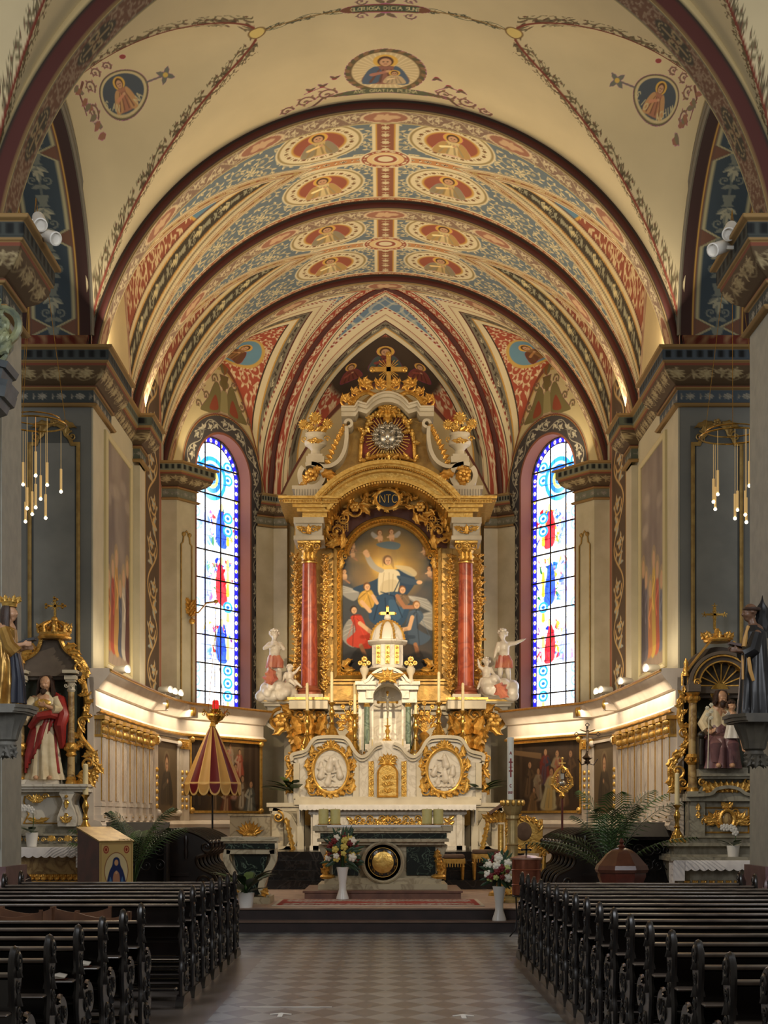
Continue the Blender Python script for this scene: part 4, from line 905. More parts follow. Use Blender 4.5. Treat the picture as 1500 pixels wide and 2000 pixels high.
for k, (px, py) in enumerate(((548, 1982), (905, 1985))):     # taped arrows on the floor
    D = F*EYE/(py-HY); x = PX(px, D); m = M(); m.prism([(x-.02, D-.13), (x+.02, D-.13), (x+.02, D+.05), (x+.09, D+.0), (x+.09, D+.04), (x, D+.12), (x-.09, D+.04), (x-.09, D+.0), (x-.02, D+.05)], .0, .003, 'xy')
    tag(m.build('floor_arrow', mat('white_tape', (216, 214, 206), rough=.6)), 'white taped arrow on the aisle floor, %s' % ('below the long tape line' if k == 0 else 'without a tape line above it'), 'floor marking', 'floor arrows')
m = M(); D = F*EYE/(1967-HY); m.box(PX(468, D), PX(648, D), D-.01, D+.01, 0, .003); tag(m.build('floor_tape', MATS['white_tape']), 'long thin white tape line across the aisle floor', 'floor marking')
# ================================================================== HIGH ALTAR AND RETABLE
GOLD = mat('gilding', (236, 194, 108), (214, 166, 80), rough=.32, metal=.75, scale=14, bump=.25, bscale=22)
GOLDR = mat('gilding_rich', (232, 184, 96), (200, 148, 66), rough=.36, metal=.7, scale=10, bump=.5, bscale=30)
GOLDP = mat('gilt_panel', (206, 164, 88), (164, 126, 66), rough=.42, metal=.5, scale=4, bump=.15)
BRASS = mat('polished_brass', (206, 166, 86), (180, 138, 64), rough=.22, metal=.9, scale=20)
IVORY = mat('ivory_marble', (214, 204, 180), (196, 184, 158), rough=.42, scale=2.4); WHITEM = marble('white_marble', (226, 218, 202), (204, 194, 176), 2.2, .38, .05)
ROSEM = marble('red_marble', (176, 82, 52), (140, 58, 40), 2.6, .3, .12); GREENM = marble('green_marble', (120, 136, 116), (76, 92, 78), 5., .22, .1)
DGREEN = marble('dark_green_marble', (22, 30, 26), (96, 112, 94), 5., .16, .02); STATUE = mat('statue_white', (222, 214, 200), (204, 194, 178), rough=.3, scale=5)
REDV = mat('red_field', (150, 60, 38), (130, 48, 32), rough=.6); WAX = mat('candle_wax', (232, 216, 170), (224, 204, 152), rough=.45); BLACKI = mat('black_iron', (22, 20, 20), rough=.4, metal=.4)
SILVER = mat('silver', (200, 196, 184), (160, 156, 146), rough=.3, metal=.8, scale=20)
K33 = 33/F; CX = (757-HX)*K33
def rx(dx): return CX+dx*K33
def rz(py): return PZ(py, 33)
def ribbon(m, pts, w, y0, y1):
    P = [Vector(p) for p in pts]; n = len(P); Wd = w if hasattr(w, '__len__') else [w]*n; L = []; R = []
    for i in range(n):
        d = (P[min(i+1, n-1)]-P[max(i-1, 0)]).normalized(); nn = Vector((-d.y, d.x)); L.append(P[i]+nn*Wd[i]/2); R.append(P[i]-nn*Wd[i]/2)
    vs = [(p.x, y, p.y) for y in (y0, y1) for p in L+R]; k = 2*n; fs = []
    for i in range(n-1):
        fs += [(i, i+1, n+i+1, n+i), (k+i, k+n+i, k+n+i+1, k+i+1), (i, k+i, k+i+1, i+1), (n+i, n+i+1, k+n+i+1, k+n+i)]
    fs += [(0, n, k+n, k), (n-1, k+n-1, k+2*n-1, 2*n-1)]
    m.add(vs, fs); return m
def arc(cx, cz, r, a0, a1, n=40): return [(cx+r*math.cos(a0+(a1-a0)*i/(n-1)), cz+r*math.sin(a0+(a1-a0)*i/(n-1))) for i in range(n)]
def cr(pts, sub=6):
    P = [Vector(p) for p in pts]; out = []; n = len(P)
    for i in range(n-1):
        p0, p1, p2, p3 = P[max(i-1, 0)], P[i], P[i+1], P[min(i+2, n-1)]
        for k in range(sub): t = k/sub; out.append(.5*((2*p1)+(-p0+p2)*t+(2*p0-5*p1+4*p2-p3)*t*t+(-p0+3*p1-3*p2+p3)*t**3))
    out.append(P[-1]); return [tuple(p) for p in out]
def slabs(m, layers, cx, y0, y1, back):
    """stack of moulded slabs: (half width, z0, z1, projection)"""
    for hw, z0, z1, pr in layers: m.box(cx-hw, cx+hw, y0-pr, back, z0, z1)
def garland(m, x, y, z0, z1, w=.11, seed=1, n=None):
    R = random.Random(seed); n = n or int((z1-z0)/.12); pts = [(x+.04*math.sin(k*.9), y, z0+(z1-z0)*k/n) for k in range(n+1)]; m.tube(pts, .02, n=5)
    for k in range(n):
        z = z0+(z1-z0)*(k+.5)/n; big = k % 3 == 1; cx = x+R.uniform(-1, 1)*w*.25
        if big: m.flower((cx, z), w*.62, 6, y-.07, dy=.05)
        else: m.ball((cx, y-.05, z), (w*.32, .05, w*.32), 7, 5); m.ball((cx+R.uniform(-.5, .5)*w, y-.05, z+.04), (w*.26, .05, w*.24), 7, 5)
        for sg in (-1, 1): a = PI/2+sg*R.uniform(.6, 1.5); m.leaf((cx, y-.03, z), a, w*R.uniform(.9, 1.35), w*.42, curl=sg*R.uniform(-.6, .9))
        if R.random() < .5: m.volute((cx+R.choice((-1, 1))*w*.8, z), w*.28, 1.2, 0, 1, .018, y-.03, eye=False, n=12)
def meld(name, caps, material, parent=None, vox=.012, sm=4, loc=None):
    """continuous organic body: (p, q, r0, r1) tapered limbs fused by a voxel remesh"""
    m = M()
    for p, q, r0, r1 in caps:
        P, Q = Vector(p), Vector(q); d = Q-P
        if d.length < 1e-5: m.ball(p, r0 if isinstance(r0, (tuple, list)) else r0, 12, 8); continue
        n = 5; m.tube([tuple(P+d*i/(n-1)) for i in range(n)], [r0+(r1-r0)*i/(n-1) for i in range(n)], n=10); m.ball(p, r0, 10, 7); m.ball(q, r1, 10, 7)
    o = m.build(name, material, parent, smooth=60, loc=loc); md = o.modifiers.new('fuse', 'REMESH'); md.mode = 'VOXEL'; md.voxel_size = vox; md.use_smooth_shade = True
    s = o.modifiers.new('soften', 'SMOOTH'); s.factor = .5; s.iterations = sm; return o
def head_caps(c, r, yaw=0., pitch=0.):
    """face looks towards -y turned by yaw; returns limbs for a head of half height r"""
    c = Vector(c); Rm = Matrix.Rotation(yaw, 3, 'Z') @ Matrix.Rotation(pitch, 3, 'X'); f = lambda x, y, z: tuple(c+Rm @ Vector((x*r, y*r, z*r)))
    s = lambda p, a: (f(*p), f(*p), a*r, a*r)
    L = [s((0, .12, .25), .78), s((0, -.1, -.15), .62), s((0, -.34, -.62), .34), (f(0, -.62, .1), f(0, -.86, -.12), .1*r, .17*r), s((.3, -.52, -.2), .26), s((-.3, -.52, -.2), .26),
         (f(-.36, -.66, .2), f(-.12, -.72, .2), .1*r, .1*r), (f(.36, -.66, .2), f(.12, -.72, .2), .1*r, .1*r), (f(-.18, -.68, -.4), f(.18, -.68, -.4), .1*r, .1*r), (f(-.1, -.66, -.52), f(.1, -.66, -.52), .09*r, .09*r),
         s((.74, .1, -.0), .16), s((-.74, .1, -.0), .16), (f(0, .1, -.3), f(0, .25, -1.25), .42*r, .45*r)]
    return L
def hand_caps(w, d, side, L, spread=.25, curl=.4, up=(0, 0, 1)):
    """hand from wrist w pointing along d; side vector = thumb side"""
    w = Vector(w); d = Vector(d).normalized(); s = Vector(side); s = (s-d*s.dot(d)).normalized(); n = d.cross(s).normalized(); r = L*.055; out = []
    for k in range(4): out.append((tuple(w), tuple(w+d*L*.45+s*L*.13*(1.5-k)), r*1.7, r*1.45))
    for k, ln in enumerate((.42, .5, .46, .36)):
        b = w+d*L*.45+s*L*.13*(1.5-k); e = b+(d+s*spread*(1.5-k)*.3-n*curl*.3).normalized()*L*ln*.55; t = e+(d-n*curl*1.1).normalized()*L*ln*.5
        out += [(tuple(b), tuple(e), r, r*.92), (tuple(e), tuple(t), r*.92, r*.75)]
    b = w+d*L*.12+s*L*.16; e = b+(d*.7+s*.75-n*.2).normalized()*L*.27; t = e+(d+s*.25-n*.3).normalized()*L*.22; out += [(tuple(b), tuple(e), r*1.25, r), (tuple(e), tuple(t), r, r*.8)]
    return out
def robe(m, rings, n=72, folds=9, seed=0, cap=True):
    """draped cloth lofted through rings (cx,cy,z,rx,ry,depth of folds)"""
    R = random.Random(seed); ph = [R.uniform(0, 6.28) for _ in range(4)]; vs = []; A = np.array(rings, float); k = len(A); sub = 6; rows = []
    for i in range(k-1):
        for j in range(sub):
            t = j/sub; t2 = t*t*(3-2*t); rows.append(A[i]*(1-t2)+A[i+1]*t2)
    rows.append(A[-1])
    for i, q in enumerate(rows):
        for j in range(n):
            a = 2*PI*j/n; fz = q[2]*2.2
            w = (abs(math.sin(folds*a/2+ph[0]+.6*math.sin(fz+ph[1])))*1.2-.6)+.5*math.sin((folds+4)*a+ph[2]+fz)*.5
            s = 1+q[5]*w; vs.append((q[0]+q[3]*s*math.cos(a), q[1]+q[4]*s*math.sin(a), q[2]))
    fs = [(i*n+j, i*n+(j+1) % n, (i+1)*n+(j+1) % n, (i+1)*n+j) for i in range(len(rows)-1) for j in range(n)]
    if cap: fs += [tuple(range(n))[::-1], tuple((len(rows)-1)*n+j for j in range(n))]
    return m.add(vs, fs)

# ------------------------------------------------------------ the retable
RT = thing('altar_retable', 'towering gilded retable with red marble columns behind the high altar', 'retable', (CX, 34.8, 1.01))
def rb(m, name, material, smooth=35, parent=None):
    o = m.build(name, material, None, smooth); pr = parent or RT
    off = Vector((0, 0, 0)); q = pr
    while q is not None: off += Vector(q.location); q = q.parent
    o.location = -off; reg(o, pr)
    return o
m = M(); m.box(rx(-128), rx(128), 33.55, 34.9, 1.0, rz(985)); m.box(rx(-185), rx(-100), 33.6, 34.9, 1.0, rz(985)); m.box(rx(100), rx(185), 33.6, 34.9, 1.0, rz(985)); rb(m, 'backing', GOLDP)
m = M(); m.box(rx(-125), rx(125), 33.45, 33.6, rz(1370), rz(1325)); 
for z in (1325, 1332, 1364, 1370): m.box(rx(-128), rx(128), 33.38, 33.6, rz(z)-.02, rz(z)+.02)
rb(m, 'lower_panel', GOLDP)
m = M(); m.box(rx(-205), rx(205), 33.5, 34.9, 1.0, rz(1372)); m.box(rx(-120), rx(120), 33.42, 33.6, rz(1470), rz(1388))
for py in (1382, 1392, 1440): m.box(rx(-122), rx(122), 33.36, 33.6, rz(py)-.025, rz(py)+.025)
rb(m, 'pedestal', IVORY)
for sg in (-1, 1):
    c = rx(sg*152)
    # corbel shelf with gilt edge
    m = M(); lo = rx(sg*245); hi = rx(sg*118); a, b = min(lo, hi), max(lo, hi)
    for k, (py0, py1, ins, pr) in enumerate(((1374, 1368, 0, .78), (1380, 1374, .05, .72), (1388, 1380, .12, .64), (1396, 1388, .22, .55), (1406, 1396, .38, .45))): m.box(a+ins*(1 if sg > 0 else 1), b-ins, 33.2-pr+.4, 34.2, rz(py0), rz(py1))
    m.box(c-.42, c+.42, 32.4, 34.2, rz(1388), rz(1371)); rb(m, 'shelf', IVORY)
    m = M(); m.box(a-.02, b+.02, 32.79, 32.84, rz(1371), rz(1366)); m.box(c-.46, c+.46, 32.36, 32.42, rz(1371), rz(1366)); rb(m, 'gilt_edge', GOLD)
    # console of acanthus under the shelf, scroll at the outer side
    m = M(); m.prism(cr([(c-.34, rz(1390)), (c-.36, rz(1440)), (c-.22, rz(1500)), (c-.2, rz(1600)), (c+.2, rz(1600)), (c+.22, rz(1500)), (c+.36, rz(1440)), (c+.34, rz(1390))]), 32.75, 33.6); rb(m, 'console', GOLDP)
    m = M()
    for j in range(3):
        for i in (-1, 0, 1): m.leaf((c+i*.2, 32.72-.05*j, rz(1492-28*j)), PI/2+i*.25*-1, .5, .24, th=.45, curl=i*-.4)
    for s2 in (-1, 1): m.volute((c+s2*.2, rz(1398)), .17, 1.5, PI/2, s2, .07, 32.7)
    rb(m, 'console_leaves', GOLDR)
    o = sg; ox = rx(sg*212); m = M()
    pts = cr([(rx(sg*165), rz(1392)), (rx(sg*205), rz(1402)), (rx(sg*190), rz(1428)), (rx(sg*172), rz(1455)), (rx(sg*188), rz(1478)), (rx(sg*176), rz(1495))]); m.tube([(x, 32.9, z) for x, z in pts], [.1-.05*i/len(pts) for i in range(len(pts))], n=8)
    m.volute((rx(sg*208), rz(1408)), .26, 1.4, PI/2, -sg, .12, 32.9); m.flower((rx(sg*208), rz(1408)), .15, 6, 32.72); m.volute((rx(sg*184), rz(1480)), .12, 1.4, 0, sg, .05, 32.9)
    for k in range(6): m.leaf((pts[k*4][0], 32.85, pts[k*4][1]), (0 if sg > 0 else PI)+k*.7*-sg, .42, .19, curl=sg*1.2)
    m.leaf((rx(sg*180), 32.85, rz(1395)), PI/2+sg*-1.0, .4, .2); rb(m, 'scroll_bracket', GOLDR)
    m = M(); ribbon(m, cr([(rx(sg*182), rz(1384)), (rx(sg*214), rz(1392)), (rx(sg*236), rz(1412)), (rx(sg*206), rz(1428)), (rx(sg*184), rz(1418))]), .07, 32.86, 33.1); rb(m, 'shell_bracket', IVORY)
    # column
    C0 = (c, 32.82); m = M(); m.box(c-.31, c+.31, 32.5, 33.4, rz(1368), rz(1359)); rb(m, 'plinth', IVORY)
    m = M(); b0 = rz(1359); m.lathe([(.27, 0), (.27, .05), (.24, .07), (.27, .10), (.24, .13), (.2, .15), (.21, .19), (.19, .2)], (c, 32.85, b0), 32); rb(m, 'column_base', mat('rose_gilt', (170, 100, 72), (150, 84, 60), rough=.35, metal=.3))
    zb, zt = b0+.18, rz(1104); m = M(); m.lathe([(.185*(1-.17*(k/10)**1.7), (zt-zb)*k/10) for k in range(11)], (c, 32.85, zb), 32); rb(m, 'column_shaft', ROSEM)
    m = M(); m.lathe([(.15, 0), (.18, .01), (.18, .04), (.155, .05), (.15, .22), (.19, .3), (.23, .33)], (c, 32.85, zt), 24); 
    for s2 in (-1, 1): m.volute((c+s2*.17, rz(1073)), .1, 1.5, PI/2, s2, .045, 32.62); m.volute((c+s2*.17, rz(1073)), .1, 1.5, PI/2, s2, .045, 32.66)
    m.box(c-.25, c+.25, 32.6, 33.2, rz(1066), rz(1062)); m.flower((c, rz(1070)), .08, 5, 32.6)
    for s2 in (-1, 0, 1): m.leaf((c+s2*.09, 32.67, rz(1100)), PI/2, .24, .12, th=.4)
    rb(m, 'capital', GOLD)
    m = M(); m.box(c-.15, c+.15, 32.68, 32.9, rz(1100), rz(1087)) ; rb(m, 'capital_neck', ROSEM)
    # entablature block
    m = M(); slabs(m, [(.33, rz(1062), rz(1054), .04), (.29, rz(1054), rz(1030), 0), (.33, rz(1030), rz(1019), .05)], c, 32.55, 0, 34.6); rb(m, 'entablature', IVORY)
    m = M(); zc_ = rz(1042)
    for s2 in (-1, 1): m.volute((c+s2*.1, zc_), .09, 1.5, 0, s2, .035, 32.53); m.leaf((c+s2*.12, 32.53, zc_), PI/2-s2*1.2, .18, .09)
    m.leaf((c, 32.53, zc_-.1), PI/2, .22, .12); rb(m, 'entablature_ornament', GOLD)
    m = M(); lay = [(62, 1019, 1010, .1), (72, 1010, 1003, .2), (80, 1003, 997, .3), (97, 997, 990, .42), (106, 990, 985, .5)]
    for hw, p0, p1, pr in lay:
        xo = rx(sg*(208-(106-hw)*1.)); xi = rx(sg*(90+(106-hw)*.6)); m.box(min(xo, xi), max(xo, xi), 32.6-pr, 34.8, rz(p0), rz(p1))
    xo, xi = rx(sg*205), rx(sg*94)
    rb(m, 'cornice', GOLD)
    m = M(); 
    for k in range(22): x = xo+(xi-xo)*k/21; m.ball((x, 32.6-.44, rz(994)), (.022, .02, .022), 6, 4)
    rb(m, 'cornice_beading', GOLDR)
    # garlands beside the column
    m = M(); garland(m, rx(sg*180), 33.25, rz(1350), rz(1078), .13, 3+sg); rb(m, 'outer_garland', GOLDR)
    m = M(); garland(m, rx(sg*123), 33.25, rz(1350), rz(1078), .13, 9+sg); rb(m, 'inner_garland', GOLDR)
    # upper plinth
    m = M(); x0, x1 = sorted((rx(sg*181), rx(sg*117))); 
    for p0, p1, e in ((985, 976, .0), (976, 972, -.04), (972, 960, .03), (960, 953, -.05)): m.box(x0+e if sg < 0 else x0, x1 if sg < 0 else x1-e, 32.75, 34.4, rz(p0), rz(p1))
    for k in range(12): x = x0+(x1-x0)*(k+.5)/12; m.box(x-.014, x+.014, 32.72, 32.76, rz(974), rz(960))
    rb(m, 'upper_plinth', IVORY)
    # big volute and S-curve
    vc = (rx(sg*148), rz(931)); m = M(); ribbon(m, arc(vc[0], vc[1], .26, PI/2, PI/2+sg*PI*1.75, 36), .11, 32.85, 33.5)
    ribbon(m, cr([(rx(sg*160), rz(910)), (rx(sg*146), rz(908)), (rx(sg*120), rz(914)), (rx(sg*98), rz(905)), (rx(sg*85), rz(885)), (rx(sg*80), rz(860)), (rx(sg*80), rz(835))]), .085, 32.85, 33.6)
    ribbon(m, arc(rx(sg*76), rz(831), .075, PI*1.5, PI*1.5-sg*PI*1.5, 18), .06, 32.8, 33.5); rb(m, 'scroll_band', IVORY)
    m = M(); m.flower(vc, .16, 7, 32.84, .08)
    for k in range(5): m.leaf((vc[0]+.1*math.cos(k*1.1), 32.86, vc[1]+.14*math.sin(k*1.3)), PI/2+k*1.25*sg, .24, .12, curl=sg*1.)
    for k in range(4): m.leaf((rx(sg*(128-9*k)), 32.85, rz(932+3*k)), (0 if sg < 0 else PI)+sg*(-.5+k*.35), .33, .15, curl=sg*.9)
    m.volute((rx(sg*110), rz(938)), .1, 1.3, 0, sg, .05, 32.85)
    for k in range(9): t = k/8; m.leaf((rx(sg*(112-26*t)), 32.95, rz(906-70*t)), PI/2+sg*(.9-1.6*t)*-1, .17, .09, curl=-sg)
    rb(m, 'scroll_leaves', GOLDR)
# pediment arc
ARC_C = (CX, rz(1092)); a_ = math.acos(137.5/174.6)
m = M()
for r0, w, y0 in ((171, 7, 32.05), (165, 6, 32.15), (159, 5, 32.22), (151, 13, 32.4), (142, 6, 32.25)): ribbon(m, arc(ARC_C[0], ARC_C[1], r0*K33, a_-.03, PI-a_+.03, 60), w*K33, y0, 33.6)
rb(m, 'pediment_arch', GOLD)
m = M()
for k in range(70): t = a_+(PI-2*a_)*k/69; m.ball((ARC_C[0]+162*K33*math.cos(t), 32.12, ARC_C[1]+162*K33*math.sin(t)), (.025, .03, .025), 6, 4)
for k in range(46): t = a_+(PI-2*a_)*(k+.5)/46; r = 137*K33; m.box(ARC_C[0]+r*math.cos(t)-.02, ARC_C[0]+r*math.cos(t)+.02, 32.3, 32.5, ARC_C[1]+r*math.sin(t)-.02, ARC_C[1]+r*math.sin(t)+.02)
rb(m, 'pediment_beading', GOLDR)
# openwork crest between pediment and painting
m = M(); m.prism(arc(ARC_C[0], ARC_C[1], 142*K33, a_*.9, PI-a_*.9, 40)+[(rx(-118), rz(1062)), (rx(118), rz(1062))], 33.53, 33.6); rb(m, 'crest_field', mat('crest_brown', (112, 62, 36), rough=.5))
m = M(); R_ = random.Random(4)
for sg in (-1, 1):
    for (dx, py, r, d, a) in ((33, 975, .17, 1, 0), (62, 992, .2, -1, 1), (100, 1035, .24, -1, .5), (88, 1010, .14, 1, 2), (112, 1050, .12, -1, 2), (46, 966, .1, -1, 3)):
        m.volute((rx(sg*dx), rz(py)), r, 1.4, a if sg > 0 else PI-a, d*sg, r*.36, 33.18, n=22)
        for k in range(3): b = R_.uniform(0, 6.28); m.leaf((rx(sg*dx)+r*.6*math.cos(b), 33.16, rz(py)+r*.6*math.sin(b)), b+.8*sg, r*1.5, r*.6, curl=sg*.9)
    m.flower((rx(sg*64), rz(988)), .12, 6, 33.1)
    for k in range(7): m.leaf((rx(sg*(120-3*k)), 33.2, rz(1056-11*k)), PI/2+sg*(.6-.2*k)*-1, .3, .13, curl=-sg*1.3)
    for i in range(5):
        for j in range(5): m.ball((rx(sg*(80+4.5*i)), 33.22, rz(1012+4.5*j)), .012, 5, 4)
    for i in range(5): m.bar((rx(sg*(78+5*i)), 33.24, rz(1034)), (rx(sg*(78+5*i)), 33.24, rz(1008)), .014); m.bar((rx(sg*78), 33.24, rz(1010+5*i)), (rx(sg*102), 33.24, rz(1010+5*i)), .014)
rb(m, 'openwork_crest', GOLDR)
# monogram cartouche
m = M(); m.prism(arc(CX, rz(975), .25, 0, 2*PI, 30)[:-1], 33.0, 33.1); o = rb(m, 'cartouche', mat('navy_enamel', (24, 36, 52), rough=.3)); o.scale = (1, 1, 1)
m = M(); m.tube([(CX+.27*math.cos(t), 32.98, rz(975)+.215*math.sin(t)) for t in np.linspace(0, 2*PI, 30)[:-1]], .04, n=6, closed=True)
for k in range(10): t = k*2*PI/10; m.leaf((CX+.27*math.cos(t), 32.97, rz(975)+.215*math.sin(t)), t+1.2, .16, .08)
L_, _ = glyph_lines('NTC', -.17, rz(975)-.08, .17, .8, .62)
for l in L_: m.tube([(CX+a, 32.97, b) for a, b in cr(l, 3)], .013, n=5)
rb(m, 'cartouche_frame', GOLD)
# upper aedicule
def upper_outline(e=0): 
    L = [(-84-e, 897), (-72-e, 870), (-68-e, 840), (-66-e, 812)]; R = [(-x, y) for x, y in L[::-1]]; return [(rx(x), rz(y)) for x, y in L]+arc(CX, rz(826), (62+e)*K33, PI-.25, .25, 20)+[(rx(x), rz(y)) for x, y in R]
m = M(); m.prism(upper_outline(10)+[(rx(140), rz(985)), (rx(-140), rz(985))], 33.35, 34.3); rb(m, 'aedicule', GOLDP)
inner = [(rx(-54), rz(896)), (rx(-52), rz(860)), (rx(-48), rz(838))]+arc(CX, rz(838), 42*K33, PI, 0, 20)+[(rx(48), rz(838)), (rx(52), rz(860)), (rx(54), rz(896))]
inner += [(rx(x), rz(896-12*math.cos(x/54*PI/2))) for x in (40, 20, 0, -20, -40)]
m = M(); m.prism(inner, 33.25, 33.36); rb(m, 'glory_field', REDV)
m = M(); m.tube([(x, 33.2, z) for x, z in inner], .05, n=8, closed=True)
for k in range(0, len(inner)): x, z = inner[k]; m.leaf((x, 33.14, z), k*1.3, .16, .09); m.ball((x, 33.15, z), .05, 6, 5)
for k in range(-4, 5): m.leaf((CX, 33.1, rz(803)), PI/2+k*.42, .34-.02*abs(k), .12, curl=k*.35, th=.5)
m.leaf((CX, 33.08, rz(800)), -PI/2, .32, .2, th=.5); rb(m, 'glory_frame', GOLD)
m = M(); R_ = random.Random(2)
for k in range(40):
    a = k*2*PI/40+.05; L = (.46, .62, .5, .56)[k % 4]*(1.25 if math.sin(a) < -.3 else 1); 
    lim = .50 if abs(math.cos(a)) > .8 else L
    L = min(L, lim if abs(math.cos(a)) > .6 else L); L = min(L, .5/max(.01, math.sin(a)) if math.sin(a) > 0 else .62/abs(math.sin(a)+1e-6)*.8)
    m.bar((CX+.15*math.cos(a), 33.2, rz(850)+.15*math.sin(a)), (CX+L*math.cos(a), 33.22, rz(850)+L*math.sin(a)), .03, .02)
rb(m, 'sun_rays', GOLD)
m = M(); m.ball((CX, 33.15, rz(850)), (.2, .07, .2), 14, 8)
for k in range(15): a = k*2*PI/15; m.ball((CX+.27*math.cos(a), 33.13, rz(850)+.24*math.sin(a)), (.085, .07, .075), 8, 6); m.volute((CX+.29*math.cos(a), rz(850)+.25*math.sin(a)), .07, 1.2, a, 1, .025, 33.06, eye=False, n=12)
rb(m, 'cloud_ring', SILVER)
m = M(); m.ball((CX, 33.03, rz(849)), (.06, .05, .12), 10, 8); m.ball((CX, 33.0, rz(836)), .04, 8, 6)
for sg in (-1, 1):
    for k in range(4): m.leaf((CX+sg*.03, 33.03, rz(846)), (PI/2-sg*(1.0+.25*k)), .2-.02*k, .07)
m.leaf((CX, 33.03, rz(856)), -PI/2, .14, .09); rb(m, 'dove', SILVER)
m = M(); out = [(rx(-90), rz(812)), (rx(-64), rz(812)), (rx(-58), rz(802))]+arc(CX, rz(832), 48*K33, PI-.55, .55, 24)+[(rx(58), rz(802)), (rx(64), rz(812)), (rx(90), rz(812))]
for w, y0, dz in ((.1, 32.85, 0), (.07, 32.75, .07), (.04, 32.68, .12)): ribbon(m, [(x, z+dz) for x, z in out], w, y0, 34.2)
rb(m, 'crowning_cornice', IVORY)
m = M()
for sg in (-1, 1):
    for dx, py, r, d in ((46, 752, .17, 1), (80, 782, .15, -1), (64, 766, .12, 1), (16, 750, .14, 1)):
        m.volute((rx(sg*dx), rz(py)), r, 1.4, PI/2, d*sg, r*.42, 33.1)
        for k in range(4): m.leaf((rx(sg*dx), 33.08, rz(py)), PI/2+sg*(k-1)*.8, r*1.5, r*.6, curl=sg*.8)
    m.tube([(x, 33.1, z) for x, z in cr([(rx(sg*20), rz(772)), (rx(sg*40), rz(764)), (rx(sg*58), rz(772)), (rx(sg*72), rz(790)), (rx(sg*88), rz(796))])], .05, n=6)
rb(m, 'crowning_scrolls', GOLDR)
m = M(); cxx = rx(2)
m.box(cxx-.05, cxx+.05, 33.05, 33.12, rz(768), rz(692)); m.box(cxx-.34, cxx+.34, 33.05, 33.12, rz(724)-.0, rz(724)+.1)
for x, z in ((cxx-.36, rz(724)+.05), (cxx+.36, rz(724)+.05), (cxx, rz(690))): m.ball((x, 33.08, z), (.07, .05, .07), 8, 6); m.ball((x, 33.02, z), .04, 6, 5)
for q in range(4):
    for k in (-1, 0, 1): a = PI/4+q*PI/2+k*.24; m.bar((cxx+.07*math.cos(a), 33.085, rz(724)+.05+.07*math.sin(a)), (cxx+(.3-.05*abs(k))*math.cos(a), 33.09, rz(724)+.05+(.3-.05*abs(k))*math.sin(a)), .024, .015)
m.ball((cxx, 33.08, rz(766)), .1, 10, 8); rb(m, 'summit_cross', GOLD)

# urns of gilded sunflowers on the volutes
def urn(sg):
    x = rx(sg*141); z0 = rz(905); t = thing('flower_urn', 'ivory urn of gilded sunflowers on the retable, %s' % ('on the umbrella side' if sg < 0 else 'on the paschal candle side'), 'urn', (x, 33.1, z0))
    m = M(); m.box(-.2, .2, -.2, .2, 0, .14); m.box(-.16, .16, -.16, .16, .14, .2); m.lathe([(.12, .2), (.1, .3), (.15, .36), (.24, .42), (.26, .5), (.2, .58), (.2, .62), (.23, .64), (.23, .69), (.17, .7)], n=20, sq=.8); m.build('body', IVORY, t)
    m = M(); 
    for s2 in (-1, 1): m.volute((s2*.25, .55), .08, 1.3, 0, s2, .03, -.05); m.leaf((0, -.2, .45), PI/2-s2*1.2, .2, .08, curl=-s2*.6)
    m.flower((0, .5), .06, 5, -.22); m.build('handles', GOLD, t)
    for k, (a, b, r) in enumerate(((0, 1.0, .15), (-.26, .86, .12), (.27, .88, .12), (-.1, .78, .09))):
        m = M(); m.tube([(0, 0, .68), (a*.5, -.03, .68+(b-.68)*.5), (a, -.08, b)], .015, n=5); m.lathe([(.0, -.03), (r*.45, -.03), (r*.5, .0), (.0, .03)], (a, -.12, b), 12, 'y')
        for q in range(12): c_ = q*PI/6; m.leaf((a+r*.4*math.cos(c_), -.1, b+r*.4*math.sin(c_)), c_, r*.75, r*.34)
        m.leaf((a*.5, -.05, .72+.08*(k % 2)), PI/2+(.9 if a < 0 else -.9), .22, .1); m.build('sunflower', GOLD, t)
for sg in (-1, 1): urn(sg)

# ------------------------------------------------------------ altarpiece painting
PT = thing('altarpiece_painting', 'arched oil painting of a woman in white and blue rising among angels', 'painting', (CX, 33.4, rz(1320)))
def pa(m, name, material, smooth=35):
    o = m.build(name, material, None, smooth); o.location = -Vector(PT.location); reg(o, PT); return o
def frame_path(w, top, sh, bot, r):
    """w half width px below the shoulder, shoulder height sh, arch radius r"""
    a = math.acos(min(.99, (w-14)/r)) if r > w-14 else 0; zc_ = rz(top)-r*K33
    A = arc(CX, zc_, r*K33, a, PI-a, 40); return [(rx(w), rz(bot)), (rx(w), rz(sh)), (A[0][0], rz(sh)), *A, (A[-1][0], rz(sh)), (rx(-w), rz(sh)), (rx(-w), rz(bot))]
m = M(); fp = frame_path(97, 1010, 1072, 1314, 88); m.sweep(fp, [(-.09, 0), (-.09, .1), (-.05, .16), (0, .12), (.03, .18), (.09, .14), (.12, .05), (.12, 0)], plane='xz', t0=33.5, closed=True); pa(m, 'frame', GOLD)
m = M(); P = fp+[fp[0]]
for i in range(len(P)-1):
    a, b = Vector(P[i]), Vector(P[i+1]); L = (b-a).length; n = max(1, int(L/.085))
    for k in range(n): p = a+(b-a)*(k+.5)/n; m.leaf((p.x, 33.36, p.y), math.atan2((b-a).y, (b-a).x)+(.6 if k % 2 else -.6), .1, .06, th=.5, n=5)
